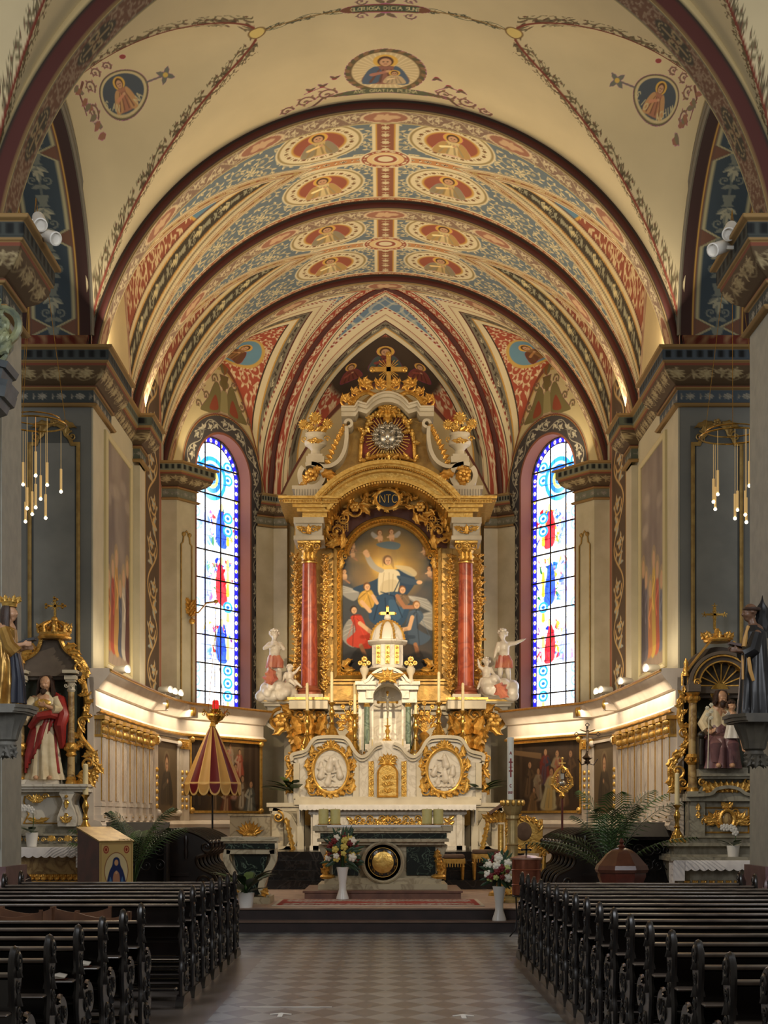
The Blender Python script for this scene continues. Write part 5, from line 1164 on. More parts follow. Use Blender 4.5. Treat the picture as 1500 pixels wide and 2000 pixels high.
for sg in (-1, 1):
    for py in (1298,): m.volute((rx(sg*84), rz(py)), .1, 1.3, -PI/2, sg, .04, 33.33); m.leaf((rx(sg*88), 33.3, rz(1300)), PI/2+sg*.5, .3, .12, curl=sg); m.leaf((rx(sg*85), 33.3, rz(1305)), (PI if sg > 0 else 0), .25, .12)
    m.volute((rx(sg*84), rz(1082)), .08, 1.3, PI/2, -sg, .035, 33.33); m.leaf((rx(sg*90), 33.3, rz(1085)), -PI/2, .3, .1, curl=sg*.4)
pa(m, 'frame_leaves', GOLDR)
# the canvas
cw = Cv(188*K33, 300*K33, 78, (70, 74, 78)); s1 = 1/1.0; U = lambda px: (px-(757-94))*K33; V = lambda py: (py-1010)*K33     # v grows downwards
Xg, Yg = np.meshgrid((np.arange(cw.W)+.5)/cw.res, (np.arange(cw.H)+.5)/cw.res)
d = np.hypot((Xg-U(757))/.95, (Yg-V(1095))/.95); g1 = np.clip(1-d/1.0, 0, 1)
cw.a = mixc(cw.a, g1**.7*1.0, (232, 172, 70)); cw.a = mixc(cw.a, np.clip(1-d/.45, 0, 1), (250, 214, 120)); bot = np.clip((Yg-V(1200))/1.0, 0, 1); cw.a = mixc(cw.a, bot*.75, (44, 44, 46))
R_ = random.Random(8)
for k in range(60): cw.ell(R_.uniform(0, cw.w), R_.uniform(V(1040), V(1300)), R_.uniform(.12, .35), R_.uniform(.06, .2), R_.choice([(120, 92, 70), (86, 82, 80), (150, 112, 80), (70, 70, 72)]), a=.22, soft=12)
def B(pts, col, sh=None, a=1, soft=1.5):
    q = [(U(x), V(y)) for x, y in pts]; cw.blob(q, col, a, soft)
def Ln(pts, w, col, a=1): cw.line([(U(x), V(y)) for x, y in pts], w, col, a)
def E(x, y, r_, r2, col, rot=0, a=1, soft=1): cw.ell(U(x), V(y), r_*K33, r2*K33, col, rot, a, soft)
SK = (222, 176, 132); SKD = (170, 118, 84)
def face(x, y, r, hair, tilt=0, sk=SK):
    E(x, y-.1*r, r*1.05, r*1.15, hair, tilt); E(x+.12*r, y+.1*r, r*.78, r*.95, sk, tilt); E(x-.15*r, y+.05*r, r*.1, r*.08, (70, 44, 34)); E(x+.4*r, y, r*.1, r*.08, (70, 44, 34)); Ln([(x+.12*r, y), (x+.2*r, y+.3*r)], .03*r*K33*3, SKD); Ln([(x, y+.55*r), (x+.3*r, y+.52*r)], .1*r*K33, (160, 70, 60))
def putto(x, y, s, fl=1, wing=True):
    if wing: B([(x+fl*.2*s, y), (x+fl*1.6*s, y-1.2*s), (x+fl*2.*s, y-.6*s), (x+fl*1.2*s, y+.3*s)], (176, 170, 160))
    B([(x-.6*s, y-.2*s), (x, y-.6*s), (x+.6*s, y-.2*s), (x+.5*s, y+.8*s), (x-.3*s, y+1.*s)], SK); face(x-.1*s, y-1.0*s, .55*s, (130, 84, 50)); Ln([(x+.4*s, y), (x-.9*s, y+.2*s)], .34*s*K33, (230, 184, 140)); Ln([(x+.1*s, y+.9*s), (x+1.2*s, y+1.8*s)], .4*s*K33, SKD)
putto(742, 1042, 9, -1); putto(765, 1040, 9, 1); B([(735, 1055), (760, 1050), (782, 1055), (775, 1066), (745, 1062)], (100, 116, 124))
for x, y, s in ((688, 1075, 7), (672, 1118, 8), (830, 1070, 7), (840, 1112, 8), (690, 1060, 5)): putto(x, y, s, 1, False); E(x, y+8, 14, 8, (150, 120, 96), a=.35, soft=6)
# wings of the carrying angels
for pts in ([(700, 1150), (668, 1138), (664, 1152), (690, 1168)], [(708, 1210), (680, 1205), (666, 1240), (690, 1260), (700, 1230)], [(795, 1158), (835, 1165), (848, 1190), (820, 1178)], [(812, 1200), (850, 1190), (848, 1225), (828, 1218)]):
    B(pts, (150, 148, 142)); 
    for k in range(4): Ln([pts[0], (pts[1][0]+(pts[2][0]-pts[1][0])*k/3, pts[1][1]+(pts[2][1]-pts[1][1])*k/3)], .012, (190, 186, 176))
# blue mantle, white dress, arms
B([(772, 1106), (800, 1112), (812, 1130), (792, 1160), (770, 1180), (740, 1160), (700, 1150), (690, 1142), (728, 1128)], (44, 66, 90)); B([(772, 1098), (800, 1100), (815, 1112), (808, 1120), (786, 1110)], (206, 190, 150), a=.8)
B([(744, 1108), (772, 1106), (782, 1120), (772, 1160), (742, 1158), (738, 1130)], (220, 206, 172)); B([(748, 1130), (775, 1128), (772, 1160), (742, 1158)], (196, 178, 140), a=.6)
B([(742, 1112), (722, 1100), (712, 1078), (720, 1076), (734, 1096), (750, 1106)], (172, 164, 148)); B([(716, 1082), (708, 1072), (716, 1066), (722, 1078)], SK); B([(776, 1118), (806, 1124), (822, 1130), (812, 1136), (786, 1132)], (60, 80, 100)); E(820, 1131, 6, 4, SK)
B([(735, 1160), (776, 1150), (800, 1175), (790, 1210), (766, 1222), (728, 1212), (720, 1192)], (48, 76, 104)); B([(760, 1166), (790, 1176), (780, 1205), (765, 1200)], (66, 100, 130), a=.8)
for a, b in (((740, 1165), (730, 1205)), ((752, 1162), (756, 1215)), ((770, 1160), (786, 1200)), ((744, 1150), (790, 1165)), ((782, 1125), (770, 1150))): Ln([a, b], .025, (30, 48, 70), .8)
for a, b in (((750, 1112), (746, 1150)), ((760, 1112), (760, 1155)), ((768, 1115), (766, 1150))): Ln([a, b], .016, (176, 158, 124), .8)
face(757, 1088, 8.5, (96, 66, 46)); B([(746, 1085), (752, 1078), (764, 1079), (768, 1088), (770, 1104), (764, 1096), (762, 1084), (752, 1084), (748, 1100)], (150, 120, 84), a=.6)
def angel(x, y, robe, hair, pts, s=7):
    B(pts, robe); q = [(a*.5+x*.5, b*.5+y*.5+6) for a, b in pts]; 
    for a, b in pts[1::2]: Ln([(x, y+10), (a, b)], .022, [c*.62 for c in robe], .7)
    for a, b in pts[::2]: Ln([(x+3, y+12), (a, b)], .014, [min(255, c*1.25) for c in robe], .6)
    face(x, y, s, hair)
angel(716, 1140, (206, 160, 72), (110, 72, 44), [(706, 1150), (724, 1146), (732, 1165), (726, 1182), (706, 1180), (698, 1166)])
Ln([(706, 1170), (722, 1188)], .09, SK); Ln([(728, 1158), (736, 1172)], .08, SK)
angel(690, 1186, (196, 66, 46), (60, 42, 34), [(684, 1200), (704, 1196), (716, 1220), (734, 1240), (722, 1262), (688, 1258), (676, 1246), (694, 1226)], 7)
Ln([(702, 1212), (722, 1228), (734, 1236)], .09, SK); Ln([(704, 1256), (716, 1284)], .09, SKD)
angel(786, 1146, (120, 100, 78), (120, 76, 48), [(776, 1156), (796, 1156), (800, 1172), (784, 1180), (774, 1170)], 7); Ln([(776, 1158), (790, 1180), (808, 1180)], .09, SKD)
angel(814, 1176, (74, 90, 108), (140, 96, 56), [(800, 1190), (820, 1186), (828, 1200), (816, 1222), (842, 1240), (820, 1256), (786, 1246), (792, 1220)], 7); Ln([(806, 1200), (800, 1222), (780, 1226)], .09, SK); Ln([(812, 1254), (818, 1276)], .09, SKD)
B([(664, 1280), (700, 1268), (760, 1290), (820, 1268), (850, 1282), (850, 1315), (664, 1315)], (38, 38, 40), a=.8, soft=5); 
for k in range(8): Ln([(690+k*18, 1312-3*(k % 2)), (712+k*18, 1304)], .05, (112, 96, 66), .8)
top = frame_path(91, 1016, 1072, 1308, 82); Tn = 180; zz = np.linspace(rz(1308), rz(1016)-.002, 310); r82 = 82*K33; zc_ = rz(1016)-r82
hw_ = np.where(zz < rz(1072), 91*K33, np.sqrt(np.maximum(0, r82**2-(zz-zc_)**2))); Tt, Zz = np.meshgrid(np.linspace(-1, 1, Tn), zz); Xx = CX+Tt*hw_[:, None]
Cc = smp(cw, Xx-CX+94*K33, (rz(1010)-Zz), False); o = grid_obj('canvas', np.stack([Xx, np.full(Xx.shape, 33.45), Zz], -1), Cc, V_CANVAS); o.location = -Vector(PT.location); reg(o, PT)

# ------------------------------------------------------------ altar table, gradine and tabernacle
K31 = 31.3/F; ax = lambda px: (px-HX)*K31; az = lambda py: PZ(py, 31.3); AC = (757-HX)*K31
HA = thing('high_altar', 'white and gold high altar with two oval reliefs and gilt tabernacle door', 'altar', (AC, 31.6, 1.01))
def ha(m, name, material, smooth=35, parent=None):
    o = m.build(name, material, None, smooth); o.location = -Vector(HA.location)-(Vector(parent.location)+Vector(HA.location) if False else Vector((0, 0, 0))); reg(o, HA); return o
def A_(dx): return AC+dx*K31
Yf = 31.3
# gradine silhouette
L = [(-178, 1568), (-178, 1490), (-186, 1486), (-186, 1474), (-160, 1466), (-146, 1446), (-130, 1440), (-90, 1440), (-76, 1448), (-64, 1468), (-52, 1478), (-40, 1474), (-26, 1458), (-12, 1452)]
sil = [(A_(x), az(y)) for x, y in L]+[(A_(-x), az(y)) for x, y in L[::-1]]
m = M(); m.prism(sil, Yf+.05, 32.3); ha(m, 'gradine', WHITEM)
m = M(); crest = [(A_(x), az(y)) for x, y in L[2:]]; ribbon(m, cr(crest, 4), .07, Yf-.08, 32.0); ribbon(m, cr([(2*AC-x, z) for x, z in crest], 4), .07, Yf-.08, 32.0); ribbon(m, cr([(x, z-.07) for x, z in crest], 4), .05, Yf-.02, 32.0); ribbon(m, cr([(2*AC-x, z-.07) for x, z in crest], 4), .05, Yf-.02, 32.0)
m.box(A_(-182), A_(182), Yf-.1, 32.4, az(1572), az(1562)); m.box(A_(-180), A_(180), Yf-.04, 32.4, az(1562), az(1556))
for sg in (-1, 1):
    for dx in (62, 178): m.box(A_(sg*dx)-.06, A_(sg*dx)+.06, Yf-.03, Yf+.1, az(1560), az(1490))
m.box(A_(-176), A_(-176)+.01, Yf, Yf+.05, 2, 3); ha(m, 'gradine_mouldings', IVORY)
for sg in (-1, 1):
    cx, cz = A_(sg*111), az(1505); m = M()
    m.prism([(cx+.37*math.cos(t), cz+.46*math.sin(t)) for t in np.linspace(0, 2*PI, 40)[:-1]], Yf+.0, Yf+.04); ha(m, 'relief_ground', WHITEM)
    m = M(); m.tube([(cx+.38*math.cos(t), Yf-.03, cz+.47*math.sin(t)) for t in np.linspace(0, 2*PI, 48)[:-1]], .04, n=8, closed=True)
    for k in range(22): t = k*2*PI/22; m.leaf((cx+.40*math.cos(t), Yf-.04, cz+.49*math.sin(t)), t+.9, .15, .09, th=.4)
    for k in range(-3, 4): m.leaf((cx, Yf-.05, cz+.5), PI/2+k*.5, .17, .09)
    for s2 in (-1, 1):
        m.volute((cx+s2*.4, cz-.42), .11, 1.5, 0, s2, .045, Yf-.02); m.leaf((cx+s2*.42, Yf-.02, cz-.45), PI/2-s2*.3, .36, .14, curl=s2*.5); m.leaf((cx+s2*.46, Yf-.02, cz-.0), PI/2-s2*.3, .3, .11, curl=s2*.6); m.leaf((cx+s2*.3, Yf-.02, cz-.5), PI/2+s2*1.1, .25, .1)
        m.leaf((cx+s2*.42, Yf-.02, cz+.3), PI/2+s2*.3, .28, .1, curl=-s2*.6)
    ha(m, 'relief_frame', GOLD)
    R_ = random.Random(5+sg); caps = []
    for (x, z, s) in (((0, .15, .13), (-.17, -.02, .11), (.17, -.02, .11), (-.03, -.17, .11), (.12, .14, .09), (-.2, .12, .08)) if sg < 0 else ((0, .22, .12), (-.18, .02, .1), (.18, .02, .1), (0, -.08, .12), (-.12, -.2, .08), (.14, -.2, .08))):
        hx, hz = cx+x, cz+z+s*.8; caps += [((hx, Yf-.05, hz), (hx, Yf-.05, hz), s*.32, s*.32), ((cx+x, Yf-.03, cz+z+s*.4), (cx+x+R_.uniform(-.5, .5)*s, Yf-.02, cz+z-s*.9), s*.5, s*.72)]
        for q in range(3): a = R_.uniform(0, 6.28); caps.append(((cx+x, Yf-.05, cz+z+s*.2), (cx+x+s*1.2*math.cos(a), Yf-.04, cz+z+s*1.1*math.sin(a)), s*.24, s*.16))
    for q in range(5): caps.append(((cx-.22+.1*q, Yf-.02, cz-.33), (cx-.15+.1*q, Yf-.02, cz-.31), .035, .03))
    o = meld('relief_figures', caps, STATUE, None, .011, 2); o.location = -Vector(HA.location); reg(o, HA)
# gilt strips and tabernacle door
m = M()
for sg in (-1, 1):
    x = A_(sg*32); m.box(x-.055, x+.055, Yf-.0, Yf+.06, az(1556), az(1487))
    for k in range(7): z = az(1552-10*k); m.flower((x, z), .035, 5, Yf-.01); m.leaf((x, Yf-.01, z), PI/2+(.6 if k % 2 else -.6), .09, .05)
ha(m, 'gilt_strips', GOLD)
door = [(A_(-19), az(1556)), (A_(19), az(1556)), (A_(19), az(1510))]+arc(AC, az(1512), 19*K31, 0, PI, 16)[1:]; m = M(); m.prism(door, Yf-.06, Yf+.05); m.sweep(door, [(-.02, 0), (0, .03), (.02, 0)], plane='xz', t0=Yf-.06, closed=True)
for sg in (-1, 1):
    for k in range(3): m.volute((AC+sg*.07, az(1545-13*k)), .055, 1.4, 0, sg, .022, Yf-.07, n=14); m.leaf((AC, Yf-.07, az(1548-13*k)), PI/2+sg*.5, .12, .05)
ha(m, 'tabernacle_door', GOLD)
m = M()
for k in range(-4, 5): m.leaf((AC, Yf-.05, az(1490)), PI/2+k*.36, .22, .08, curl=k*.2)
for sg in (-1, 1): m.volute((AC+sg*.13, az(1482)), .07, 1.4, 0, sg, .03, Yf-.05)
ha(m, 'shell_crest', GOLD)
# side scrolls of the gradine
m = M()
for sg in (-1, 1):
    x = A_(sg*186); m.tube([(a, Yf+.2, b) for a, b in cr([(x, az(1478)), (x+sg*.1, az(1492)), (x-sg*.02, az(1515)), (x+sg*.05, az(1540)), (x, az(1562))])], .05, n=7)
    m.volute((x+sg*.1, az(1480)), .11, 1.5, PI/2, sg, .05, Yf+.15); m.volute((x+sg*.02, az(1552)), .1, 1.5, 0, sg, .045, Yf+.15)
    for k in range(5): m.leaf((x+sg*.03, Yf+.12, az(1486+15*k)), -PI/2+sg*(.5 if k % 2 else -.4), .26, .11)
ha(m, 'side_scrolls', GOLDR)
# mensa, cloth and front
m = M(); m.box(A_(-166), A_(166), Yf-.62, Yf+.1, az(1580), az(1573)); m.box(A_(-152), A_(152), Yf-.5, Yf+.1, az(1590), az(1580)); m.box(A_(-148), A_(148), Yf-.42, Yf+.1, 1.01, az(1590)); m.box(A_(-150), A_(150), Yf-.5, Yf+.1, 1.01, 1.1)
for sg in (-1, 1): m.box(A_(sg*138)-.06, A_(sg*138)+.06, Yf-.5, Yf, 1.0, az(1590)); m.box(A_(sg*98)-.04, A_(sg*98)+.04, Yf-.5, Yf, 1.0, az(1590))
m.box(A_(-150), A_(150), Yf-.47, Yf, az(1592), az(1586)); ha(m, 'mensa', WHITEM)
m = M(); 
for k in range(-6, 7):
    x = AC+k*.125
    for r_ in (0, 1): m.volute((x+.04*r_, az(1601+11*r_)+(.02 if k % 2 else -.02)), .075, 1.4, 0, 1 if (k+r_) % 2 else -1, .036, Yf-.46, n=14); m.leaf((x, Yf-.46, az(1603+9*r_)), (PI/2+.9*k+r_), .15, .07)
for sg in (-1, 1):
    for k in range(4): m.leaf((A_(sg*118), Yf-.46, az(1615-5*k)), PI/2+sg*(-1)**k, .15, .07)
ha(m, 'antependium_ornament', GOLD)
cl = Cv(1, .3, 10); m = M()
yf = Yf-.66; xs = np.linspace(A_(-169), A_(169), 220); top_ = az(1572); n = len(xs); vs = []; 
for x in xs:
    sc_ = .018*abs(math.sin((x-xs[0])*PI/.09)); vs += [(x, Yf-.05, top_), (x, yf, top_), (x, yf-.012-.004*math.sin(x*30), top_-.02), (x, yf-.014-.006*math.sin(x*30), top_-.10-sc_)]
m.add(vs, [(i*4+j, (i+1)*4+j, (i+1)*4+j+1, i*4+j+1) for i in range(n-1) for j in range(3)])
for sg in (-1, 1): x = A_(sg*169); m.prism([(yf-.0, top_), (Yf-.1, top_), (Yf-.16, top_-.36), (yf+.12, top_-.40), (yf+.05, top_-.25)], x-.006, x+.006, 'yz')
o = tag(m.build('altar_cloth', mat('white_linen', (236, 232, 226), (226, 222, 214), rough=.8)), 'white lace edged cloth over the high altar table', 'cloth')
# side wings with pierced scroll brackets
for sg in (-1, 1):
    m = M(); a, b = sorted((A_(sg*160), A_(sg*236))); m.box(a, b, Yf-.05, Yf+.9, az(1576), az(1568)); m.box(a+.05, b-.05, Yf, Yf+.9, az(1584), az(1576)); a2, b2 = sorted((A_(sg*163), A_(sg*176))); m.box(a2, b2, Yf-.1, Yf+.3, 1.01, az(1584))
    ribbon(m, cr([(A_(sg*225), az(1584)), (A_(sg*200), az(1592)), (A_(sg*184), az(1612)), (A_(sg*182), az(1640)), (A_(sg*200), az(1662)), (A_(sg*222), az(1668))]), [.14+.02*math.sin(i) for i in range(31)], Yf, Yf+.15); m.box(a, b, Yf, Yf+.2, 1.01, 1.08); m.box(min(A_(sg*205), A_(sg*232)), max(A_(sg*205), A_(sg*232)), Yf+.3, Yf+.5, 1.01, az(1584)); ha(m, 'side_wing', IVORY)
    m = M(); m.volute((A_(sg*214), az(1596)), .13, 1.5, PI/2, sg, .05, Yf-.02); 
    for k in range(5): m.leaf((A_(sg*(200-4*k)), Yf-.02, az(1598+14*k)), -PI/2-sg*(.5-.1*k), .24, .09, curl=sg*.5)
    ha(m, 'wing_ornament', GOLD)
# tabernacle tower
TB = thing('tabernacle_tower', 'domed white marble tabernacle canopy with green columns and gilt cross', 'tabernacle', (AC, 31.9, az(1478)))
def tb(m, name, material, smooth=35): o = m.build(name, material, None, smooth); o.location = -Vector(TB.location); reg(o, TB); return o
m = M(); m.box(A_(-44), A_(44), 31.5, 32.6, az(1480), az(1452)); m.box(A_(-36), A_(36), 31.45, 32.6, az(1462), az(1446))
for sg in (-1, 1):
    a, b = sorted((A_(sg*28), A_(sg*58))); m.box(a, b, 31.9, 32.6, az(1470), az(1370)); m.box(a, b, 31.6, 32.6, az(1370), az(1360)); m.box(a, b, 31.62, 32.6, az(1360), az(1345)); m.box(a-.03, b+.03, 31.5, 32.6, az(1345), az(1333)); m.box(a-.06, b+.06, 31.45, 32.6, az(1336), az(1329))
m.box(A_(-30), A_(30), 32.35, 32.6, az(1470), az(1330)); tb(m, 'body', WHITEM)
m = M(); m.lathe([(.3, 0), (.3, 0.9)], (AC, 32.35, az(1450)), 24); sp = [(a, b) for a, b in arc(AC, az(1362), .315, 0, PI, 24)]; outl = [(A_(30), az(1362))]+sp+[(A_(-30), az(1362)), (A_(-42), az(1362)), (A_(-42), az(1330))]+arc(AC, az(1346), 42*K31, PI-.5, .5, 20)+[(A_(42), az(1330)), (A_(42), az(1362))]
m = M(); m.prism(outl, 31.55, 32.5)
ribbon(m, [(A_(-46), az(1331))]+arc(AC, az(1348), 44*K31, PI-.5, .5, 24)+[(A_(46), az(1331))], .06, 31.42, 32.5); ribbon(m, arc(AC, az(1348), 38*K31, PI-.4, .4, 24), .04, 31.46, 32.5)
sh = [(r, z) for r, z in ((.33, 0), (.3, .04), (.3, .1), (.34, .12))]
zd = az(1300); m.lathe([(.44, 0), (.40, .03), (.38, .05), (.36, .08), (.36, .5), (.42, .53), (.46, .57), (.46, .6), (.38, .62)], (AC, 32.05, zd), 8, a0=PI/8); tb(m, 'canopy', WHITEM)
m = M(); zd2 = az(1245); m.lathe([(.37*math.cos(t), .44*math.sin(t)) for t in np.linspace(0, PI/2-.12, 12)]+[(.08, .5), (.06, .58), (.0, .6)], (AC, 32.05, zd2), 32); tb(m, 'dome', WHITEM)
m = M()
for k in range(8):
    a = PI/8+k*PI/4; m.tube([(AC+.38*math.cos(t)*math.cos(a), 32.05+.38*math.cos(t)*math.sin(a), zd2+.45*math.sin(t)) for t in np.linspace(0, PI/2-.15, 12)], .024, n=6)
    for t in np.linspace(.1, 1.3, 8): m.ball((AC+.40*math.cos(t)*math.cos(a), 32.05+.40*math.cos(t)*math.sin(a), zd2+.46*math.sin(t)), .026, 6, 4)
for k in (-1, 0, 1): 
    x = AC+k*.2; y = 31.68+abs(k)*.06; m.box(x-.045, x+.045, y-.01, y+.03, az(1292), az(1255))
    for q in range(4): m.volute((x, az(1288-9*q)), .035, 1.3, 0, 1 if q % 2 else -1, .018, y-.02, n=10)
for k in range(-4, 5): m.leaf((AC, 31.4, az(1325)), PI/2+k*.4, .24, .09, curl=k*.3)
for sg in (-1, 1): m.leaf((AC, 31.4, az(1322)), PI/2+sg*1.5, .38, .1, curl=sg*-.4)
m.lathe([(.09, 0), (.06, .04), (.1, .06), (.05, .1), (.05, .14), (.08, .18), (.03, .2)], (AC, 32.05, az(1225)+.06), 12)
z = az(1216); m.box(AC-.03, AC+.03, 32.0, 32.06, z, az(1176)); m.box(AC-.155, AC+.155, 32.0, 32.06, az(1192), az(1186))
for x, zz_ in ((AC-.16, az(1189)), (AC+.16, az(1189)), (AC, az(1176))): m.ball((x, 32.03, zz_), .035, 8, 6)
tb(m, 'gilding', GOLD)
for sg in (-1, 1):
    m = M(); x = A_(sg*41); m.lathe([(.065, 0), (.062, .5), (.056, 1.0)], (x, 31.75, az(1470)), 20); tb(m, 'column', GREENM)
    m = M(); zt = az(1470)+1.0; m.lathe([(.06, 0), (.075, .02), (.06, .04), (.07, .1), (.1, .14)], (x, 31.75, zt), 14); m.lathe([(.085, -.02), (.085, .03), (.065, .05)], (x, 31.75, az(1470)), 16); m.flower((x, zt+.1), .07, 6, 31.66); tb(m, 'capital', GOLD)
    x = A_(sg*46); m = M(); zb = az(1330); m.lathe([(.07, 0), (.07, .06), (.04, .1), (.05, .16), (.09, .24), (.1, .3), (.06, .34), (.07, .36)], (x, 31.75, zb), 14); tb(m, 'urn', IVORY)
    m = M()
    for a, b, r in ((0, .5, .07), (-.09, .42, .055), (.09, .42, .055), (0, .38, .05)): m.flower((x+a, zb+b), r, 7, 31.7); m.tube([(x, 31.75, zb+.34), (x+a, 31.73, zb+b)], .01, n=5)
    tb(m, 'urn_flowers', GOLD)
# crucifix in the niche
def corpus(m, x, y, z, s):
    m.ball((x, y-.02*s, z+.30*s), .055*s, 8, 6); m.tube([(x, y, z+.24*s), (x, y-.02*s, z+.05*s), (x, y, z-.1*s)], [.055*s, .05*s, .055*s], n=8)
    m.tube([(x, y, z-.08*s), (x+.03*s, y-.03*s, z-.28*s), (x, y, z-.46*s), (x, y-.02*s, z-.52*s)], [.05*s, .04*s, .028*s, .02*s], n=8)
    for sg in (-1, 1): m.tube([(x, y, z+.22*s), (x+sg*.16*s, y, z+.27*s), (x+sg*.3*s, y, z+.32*s)], [.03*s, .024*s, .018*s], n=6)
    m.lathe([(.06*s, -.16*s), (.065*s, -.1*s), (.058*s, -.05*s)], (x, y-.01, z), 8)
def baluster_base(m, s=1., foot=True, h=.55):
    """three footed baroque candlestick: height h"""
    P = [(.16, .0), (.16, .03), (.13, .06), (.1, .12), (.06, .17), (.045, .2), (.07, .22), (.045, .24), (.035, .3), (.06, .36), (.068, .40), (.045, .44), (.03, .47), (.035, .5), (.07, .53), (.09, .55), (.03, .555)]
    m.lathe([(r*s, z/.55*h) for r, z in P], n=14)
    if foot:
        for k in range(3): a = PI/2+k*2*PI/3; m.ball((.15*s*math.cos(a), .15*s*math.sin(a), .02*s), .035*s, 8, 6); m.leaf((.1*s*math.cos(a), -.1*s, .04*s), PI/2+.4*(k-1), .14*s, .08*s)
cx_ = thing('altar_crucifix', 'gilt crucifix standing in the niche of the tabernacle canopy', 'crucifix', (AC, 31.95, az(1452)))
m = M(); baluster_base(m, .85, h=.42); m.build('foot', GOLD, cx_); m = M(); m.box(-.016, .016, -.012, .012, .4, 1.12); m.box(-.2, .2, -.012, .012, .9, .935)
for x, z in ((-.2, .917), (.2, .917), (0, 1.13)): m.ball((x, 0, z), .035, 8, 6)
m.build('cross', BRASS, cx_); m = M(); corpus(m, 0, -.035, .86, .55); m.build('corpus', SILVER, cx_)
# six big candlesticks
proto = None
def candlestick(x, y, z, h, ch, label, group='tall candlesticks on the high altar', cr_=.035, s=1.):
    t = thing('altar_candlestick', label, 'candlestick', (x, y, z), group=group)
    m = M(); baluster_base(m, s, h=h); m.build('stick', BRASS, t); m = M(); m.lathe([(cr_, 0), (cr_*.92, ch*.97), (cr_*.5, ch)], (0, 0, h), 14); m.tube([(0, 0, h+ch), (0, 0, h+ch+.02)], .003, n=4); m.build('candle', WAX, t); return t
for px, pb, pf, pt, nm in ((600, 1460, 1388, 1334, 'outermost on the umbrella side'), (648, 1442, 1372, 1312, 'second in on the umbrella side'), (693, 1462, 1395, 1334, 'next to the niche on the umbrella side'), (812, 1462, 1395, 1334, 'next to the niche on the paschal candle side'), (857, 1442, 1372, 1312, 'second in on the paschal candle side'), (904, 1460, 1388, 1334, 'outermost on the paschal candle side')):
    y = 31.75; q = y/F; z0 = PZ(pb, y); 
    if 640 < px < 860 and px not in (693, 812): z0 = az(1440)+.03
    elif px in (693, 812): z0 = az(1476)
    else: z0 = az(1466)
    candlestick((px-HX)*q, y, z0, PZ(pf, y)-z0, PZ(pt, y)-PZ(pf, y), 'tall brass candlestick with a cream candle, '+nm)
# small branched candelabra
for sg in (-1, 1):
    t = thing('small_candelabrum', 'small silver two branched candelabrum in front of the canopy, '+('umbrella side' if sg < 0 else 'paschal candle side'), 'candelabrum', (A_(sg*42), 31.42, az(1478)), group='small candelabra'); m = M()
    m.lathe([(.09, 0), (.07, .03), (.02, .05), (.02, .1), (.04, .12), (.02, .14), (.015, .16)], n=12)
    for s2 in (-1, 1): m.tube([(0, 0, .08), (s2*.06, 0, .05), (s2*.13, 0, .08), (s2*.13, 0, .12)], .012, n=6); m.lathe([(.03, 0), (.04, .02), (.02, .03)], (s2*.13, 0, .12), 10)
    m.build('branches', SILVER, t)
    for s2 in (-1, 1): m = M(); m.lathe([(.013, 0), (.012, .24), (.004, .25)], (s2*.13, 0, .13), 8); m.build('candle', WAX, t)
# reliquary busts / gilt bouquets beside the tower
for sg in (-1, 1):
    t = thing('gilt_bouquet', 'gilded branching bouquet ornament beside the canopy, '+('umbrella side' if sg < 0 else 'paschal candle side'), 'ornament', (A_(sg*74), 32.3, az(1458)), group='gilt bouquets'); m = M(); m.lathe([(.12, 0), (.1, .1), (.05, .16), (.09, .24), (.12, .3), (.06, .36)], n=12); m.build('vase', GOLDR, t); m = M(); R_ = random.Random(3)
    for k in range(11): a = PI/2+(k-5)*.24; L = .42+.2*(k % 2); e = (L*math.cos(a)*.6, .36+L*math.sin(a)); m.tube([(0, 0, .34), (e[0]*.4, -.02, .34+(e[1]-.34)*.6), (e[0], -.05, e[1])], .012, n=5); m.flower(e, .055, 6, -.07); m.leaf((e[0]*.6, -.05, .36+(e[1]-.36)*.6), a+.7, .16, .07)
    m.build('flowers', GOLDR, t)

# ------------------------------------------------------------ putti groups beside the columns
def putto_caps(b, s, pose):
    """child figure; b pelvis position; pose dict of joint offsets in units of s (height about 4.4 s)"""
    f = lambda v: (b[0]+v[0]*s, b[1]+v[1]*s, b[2]+v[2]*s); L = []
    ch = pose['chest']; nk = pose['neck']; L += [(f((0, 0, 0)), f(ch), .42*s, .46*s), (f((0, -.12, .35)), f((0, -.12, .35)), .42*s, .42*s), (f(ch), f(nk), .42*s, .2*s)]
    for sd in ('L', 'R'):
        sx = -1 if sd == 'L' else 1; sh = (ch[0]+sx*.42, ch[1], ch[2]+.22); el, wr = pose['arm'+sd]; L += [(f(sh), f(el), .2*s, .17*s), (f(el), f(wr), .17*s, .11*s)]
        d = Vector(wr)-Vector(el); L += hand_caps(f(wr), d, (sx*.3, -1, .3), .42*s)
        hp = (sx*.26, 0, -.1); kn, an = pose['leg'+sd]; L += [(f(hp), f(kn), .32*s, .22*s), (f(kn), f(an), .24*s, .13*s)]; an_ = Vector(f(an)); L.append((tuple(an_), tuple(an_+Vector((sx*.05, -.4, -.08))*s), .13*s, .1*s))
        L += [(tuple(an_+Vector((sx*.05+.06*(q-2), -.42-.02*(2-abs(q-2)), -.1))*s),)*2+(.045*s, .045*s) for q in range(5)]
    hc = pose['head']; L += head_caps(f(hc), .42*s, pose.get('yaw', 0), pose.get('pitch', 0)); return L, f(hc)
